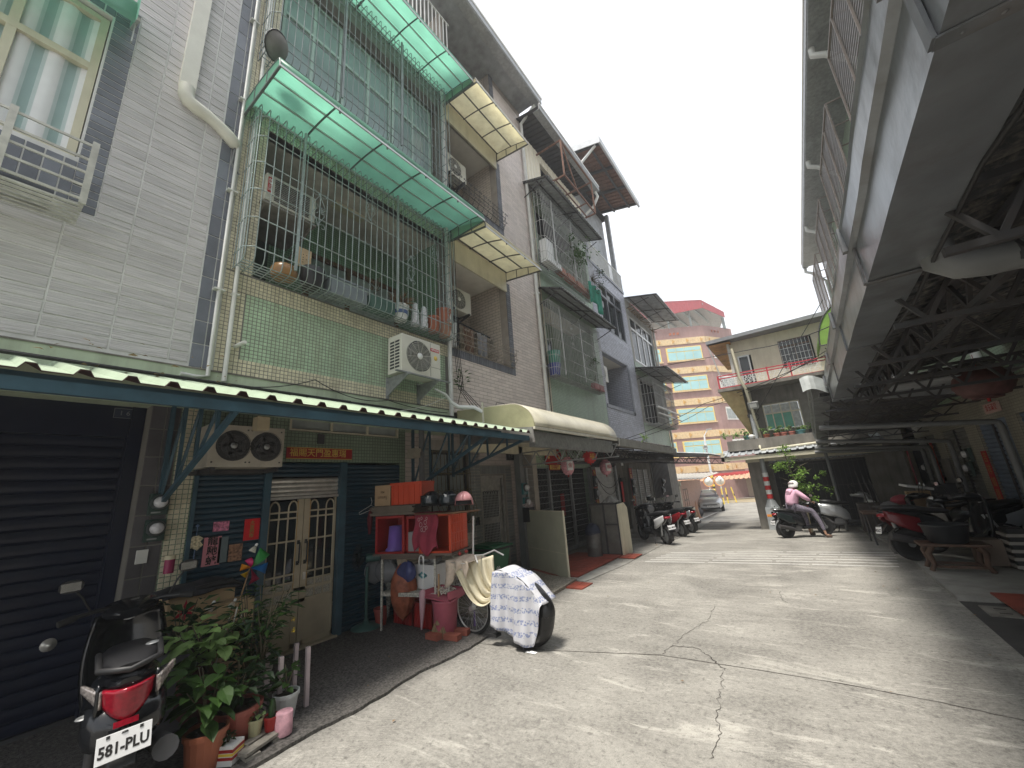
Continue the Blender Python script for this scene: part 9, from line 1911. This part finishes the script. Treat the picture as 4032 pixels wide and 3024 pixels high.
A = onX(812,2385,-5.0); y0,zt_ = A.y+.10,A.z-.02; t = thing('rabbit_carton','small tan carton with a drawn rabbit face among the plants','carton',(-5.1,y0+.15,.6)); b = MB(); b.box(-5.22,-5.0,y0,y0+.34,.62,zt_); part(b,'box',MT['tan_carton'],t,.004); b = MB(); c_ = Vector((-4.997,y0+.16,zt_-.16))
b.tube([c_+Vector((0,.05*cos(a*.524),.04*sin(a*.524))) for a in range(12)],.003,4,closed=True)
for s_ in (-1,1): b.tube([c_+Vector((0,s_*.025+.014*cos(a*.524),.07+.035*sin(a*.524))) for a in range(12)],.0025,4,closed=True)
for dy,dz in ((-.018,.008),(.018,.008),(0,-.008)): b.obox(c_+Vector((0,dy,dz)),(.003,.007,.007))
part(b,'drawing',mat('brown_drawing',(.16,.07,.03),.8),t)
b = MB(); b.box(-5.2,-5.0,y0,y0+.34,.05,.61); solo(b,'old_carton',CARD,'worn carton under the rabbit carton','carton')
# papers and ornaments on the blue shutter
def card(lab,px0,py0,px1,py1,mt,cat='poster',name='poster',txt=None,tm=None,X=XL+.008,vert=False,sz=.05):
    a,c_ = onX(px0,py0,X),onX(px1,py1,X); t = thing(name,lab,cat,(X,(a.y+c_.y)/2,c_.z),0,'papers on the blue shutter'); b = MB(); b.box(X-.004,X,a.y,c_.y,c_.z,a.z); part(b,'paper',mt,t)
    if txt: text(txt,sz,(X+.001,(a.y+c_.y)/2,(a.z+c_.z)/2),XF,tm,t,vertical=vert,bold=.002,gap=1.0)
    return t
card('pink paper with bold black brush characters on the blue shutter',805,2118,862,2222,mat('pink_paper',(.62,.24,.28),.7),txt='龍馳蛇',tm=INK,vert=True,sz=.105)
card('grey transparent sheet beside the pink paper',864,2116,890,2212,mat('grey_film',(.14,.18,.19),.4))
card('bright red paper at the right of the blue shutter',965,2045,1018,2122,mat('vivid_red_paper',(.62,.01,.015),.7),txt='大吉利市',tm=mat('dark_gold',(.35,.2,.05),.6),vert=True,sz=.05)
card('small brown photo card on the blue shutter',903,2146,950,2205,mat('brown_photo',(.28,.15,.09),.6,var=.7,scale=35))
card('small pink blossom picture high on the blue shutter',842,2056,900,2088,mat('blossom_photo',(.55,.18,.28),.6,var=.7,scale=40))
t = thing('hanging_ornament','flower-printed fish-shaped ornament hung on the blue shutter','ornament',(XL+.02,1.72,1.4)); c_ = onX(770,2138,XL+.02); b = MB(); b.prism([(-.085,.01),(-.03,.07),(.02,.075),(.07,.04),(.04,.01),(.07,-.03),(.02,-.08),(-.03,-.05),(-.07,-.06),(-.055,-.02)],lambda u,v: (c_.x-.006,c_.y+u,c_.z+v),lambda u,v: (c_.x+.006,c_.y+u,c_.z+v)); part(b,'body',mat('printed_cream',(.55,.48,.32),.7,var=.55,scale=45),t); b = MB(); b.tube([c_+Vector((0,0,.06)),c_+Vector((0,0,.17))],.004,4); b.lathe([(0,-.02),(.02,0),(0,.02)],c_+Vector((0,0,.18)),10); b.tube([c_+Vector((0,0,-.06)),c_+Vector((0,0,-.2))],[.004,.01],5); part(b,'cord',mat('blue_purple_cord',(.10,.16,.28),.6),t)
c_ = onX(668,2215,-5.35); t = thing('thermos_cup','magenta flask with a cream lid on the clothes heap','flask',(c_.x,c_.y,c_.z-.1)); b = MB(); b.cyl(c_+Vector((0,0,-.10)),c_+Vector((0,0,.03)),.042,16); part(b,'flask',mat('magenta',(.30,.02,.09),.4),t); b = MB(); b.cyl(c_+Vector((0,0,.03)),c_+Vector((0,0,.07)),.046,16); part(b,'lid',mat('cream_lid',(.6,.55,.38),.5),t)
# pinwheels and shuttlecocks
t = thing('pinwheel','big rainbow pinwheel on a stick rising from the plants','pinwheel',(-4.6,2.2,.8)); X_ = -4.75; hub = onX(985,2235,X_)
for k,cm in enumerate(((.85,.35,.02),(.80,.05,.22),(.06,.40,.09),(.02,.20,.55),(.45,.03,.10),(.75,.5,.03))):
    a = 2.6-k*1.05; r_ = (.10,.10,.20,.17,.16,.10)[k]; b = MB(); d1 = Vector((0,cos(a),sin(a))); d2 = Vector((0,cos(a+.75),sin(a+.75)))
    b.sheet(lambda u,v: hub+(d1*u+(d2-d1)*u*v*.9)*r_+Vector((.05*sin(pi*u)*(1-v)+.01,0,0)),6,4,.0015); part(b,'petal',mat('pinwheel_%d' % k,cm,.4,var=.05,trans=.4),t)
b = MB(); b.tube([hub,onX(925,2420,X_),onX(905,2520,X_)],.007,6); part(b,'stick',mat('bamboo',(.36,.22,.11),.6),t)
for i,(px,py,X_) in enumerate(((1000,2160,-4.75),(915,2380,-4.8),(830,2390,-4.75))):
    c_ = onX(px,py,X_); t = thing('shuttlecock',('shuttlecock high above the rainbow pinwheel','shuttlecock stuck on a stick before the rabbit carton','worn shuttlecock left of the rabbit carton')[i],'shuttlecock',tuple(c_),0,'shuttlecocks on sticks'); R = Euler((-.5,.1,0)).to_matrix(); b = MB(); b.lathe([(.012,.045),(.013,.03)],c_,10,R); b.lathe([(.0,.058),(.013,.05),(.013,.028),(0,.028)],c_,10,R); part(b,'cork',WHITE,t); b = MB()
    for k in range(14): a = k*pi/7; b.add([c_+R@Vector((.010*cos(a),.010*sin(a),.03)),c_+R@Vector((.034*cos(a-.2),.034*sin(a-.2),-.03)),c_+R@Vector((.034*cos(a+.2),.034*sin(a+.2),-.035))],[(0,1,2)])
    part(b,'feathers',mat('ivory_feather',(.66,.63,.54),.8),t)
# ================================================================ under the right-hand awning
BW = mat('dark_bench_wood',(.10,.055,.035),.55,var=.3,scale=9)
A,C_ = onG(3690,2262),onG(3885,2272); bx0,bx1,by0 = A.x-.02,A.x+.62,A.y; t = thing('low_bench','low dark wooden bench with rounded top carrying a black basin','bench',((bx0+bx1)/2,by0+.2,.05))
b = MB(); b.box(bx0-.08,bx1+.08,by0-.06,by0+.42,.42,.46); part(b,'seat',BW,t,.018)
for dx in (0,1):
    for dy in (0,1): b = MB(); x = bx0+(bx1-bx0)*dx; y = by0+.34*dy; s_ = 1 if dx else -1; b.tube([(x-s_*.06,y,.42),(x,y,.32),(x-s_*.03,y,.16),(x+s_*.02,y,.05)],[.045,.04,.035,.035],8); part(b,'leg',BW,t)
b = MB(); b.box(bx0,bx1,by0-.01,by0+.02,.10,.14); b.box(bx0,bx1,by0+.34,by0+.37,.10,.14); part(b,'rail',BW,t)
b = MB(); c_ = Vector(((bx0+bx1)/2-.02,by0+.16,.46)); b.lathe([(.20,0),(.23,.02),(.28,.26),(.30,.27),(.295,.29),(.27,.28),(.21,.04),(0,.03)],c_,28); solo(b,'black_basin',mat('ribbed_black_plastic',(.02,.022,.026),.45),'ribbed black plastic basin on the low wooden bench','basin')
pst = MB(); x = bx1+.35
t = thing('block_stack','stack of pale-edged boards beside the bench','boards',(x,by0+.5,.05))
for k in range(5): b = MB(); b.box(x,x+.28,by0+.35,by0+.75,.06+.115*k,.105+.115*k); part(b,'board',mat('pale_edge_board',(.34,.31,.28),.8),t); b = MB(); b.box(x+.03,x+.25,by0+.37,by0+.73,.105+.115*k,.175+.115*k); part(b,'spacer',BLACKM,t)
b = MB(); b.box(bx1+.02,bx1+.34,by0+.55,by0+.85,.06,.45); solo(b,'brown_box',mat('dim_carton',(.17,.13,.10),.8),'dim brown box between bench and board stack','box')
for i,(x,y,z,sx,sy,sz,c_,lab) in enumerate(((1.7,13.6,.05,.7,.5,.55,(.24,.15,.08),'large brown carton stacked behind the red and white scooter'),(1.75,13.6,.61,.55,.45,.32,(.30,.20,.11),'medium brown carton on top of the large one'),(2.35,13.7,.05,.5,.5,.75,(.20,.13,.08),'tall brown carton right of the stacked pair'),(1.95,13.4,.94,.4,.3,.12,(.38,.26,.14),'flat tan carton on top of the carton pile'),(1.1,15.0,-.05,.7,.5,.75,(.045,.035,.03),'dark wooden cabinet left of the cartons'),(2.9,9.3,.05,.2,.5,.42,(.10,.10,.08),'dim green-grey basket by the pier'),(1.35,13.05,.45,.35,.3,.22,(.20,.16,.12),'small open carton at the lane side of the carton pile'),(2.6,14.6,.05,.45,.5,1.1,(.06,.06,.065),'tall dark cupboard against the right-hand wall'))):
    b = MB(); b.box(x,x+sx,y,y+sy,z,z+sz); solo(b,'carton' if i < 4 else ('cabinet' if i in (4,7) else ('carton' if i == 6 else 'basket')),mat('box_tone_%d' % i,c_,.8,var=.15),lab,'carton' if i < 4 else ('cabinet' if i in (4,7) else ('carton' if i == 6 else 'basket')),bevel=.01)
b = MB(); b.obox((2.15,13.5,1.16),(.5,.32,.05),(.1,.2,.3)); solo(b,'foam_tray',WHITE,'white foam tray balanced on the carton pile','tray')
b = MB(); blob(b,(1.55,13.2,.62),.18,.15,.26,sd=1); solo(b,'white_bag',BAGW,'white plastic bag on the seat end of the sporty scooter','bag')
b = MB(); blob(b,(1.8,13.2,.78),.22,.15,.24,sd=3); solo(b,'red_bag',mat('pinkish_red_bag',(.35,.05,.07),.4),'pinkish red bag beside the white plastic bag','bag')
t = thing('rake_poles','bundle of tool handles leaning behind the cartons','poles',(1.4,14.2,0)); b = MB()
for k in range(3): b.tube([(1.35+.15*k,14.4,0),(1.2+.12*k,14.5,1.6-.12*k)],.014,6)
part(b,'handles',DSTEEL,t)
t = thing('folding_table','bare dark table edge with a metal leg standing toward the lane','table',(1.3,12.9,0)); b = MB(); b.box(.95,1.75,12.3,13.0,.66,.70); part(b,'top',BW,t); b = MB(); b.tube([(1.0,12.35,.66),(1.05,12.3,gz(12.3)+.02)],.02,6); b.tube([(1.7,12.35,.66),(1.72,12.3,.03)],.02,6); b.tube([(1.0,12.95,.66),(1.02,13,.0)],.02,6); part(b,'legs',DSTEEL,t)

# added to lift dark tones like veiling lens glare: one closed box of pale, even haze round the whole scene
b = MB(); b.box(-40,25,-12,75,-1.8,26); hz = struct(b,'haze',None,'stuff')
hm_ = bpy.data.materials.new('haze_veil'); hm_.use_nodes = True; ht = hm_.node_tree; ht.nodes.clear(); ho = ht.nodes.new('ShaderNodeOutputMaterial'); pv = ht.nodes.new('ShaderNodeVolumePrincipled')
pv.inputs['Color'].default_value = (.92,.94,.97,1); pv.inputs['Density'].default_value = .0028; pv.inputs['Anisotropy'].default_value = .3; ht.links.new(pv.outputs[0],ho.inputs['Volume']); hz.data.materials.append(hm_)
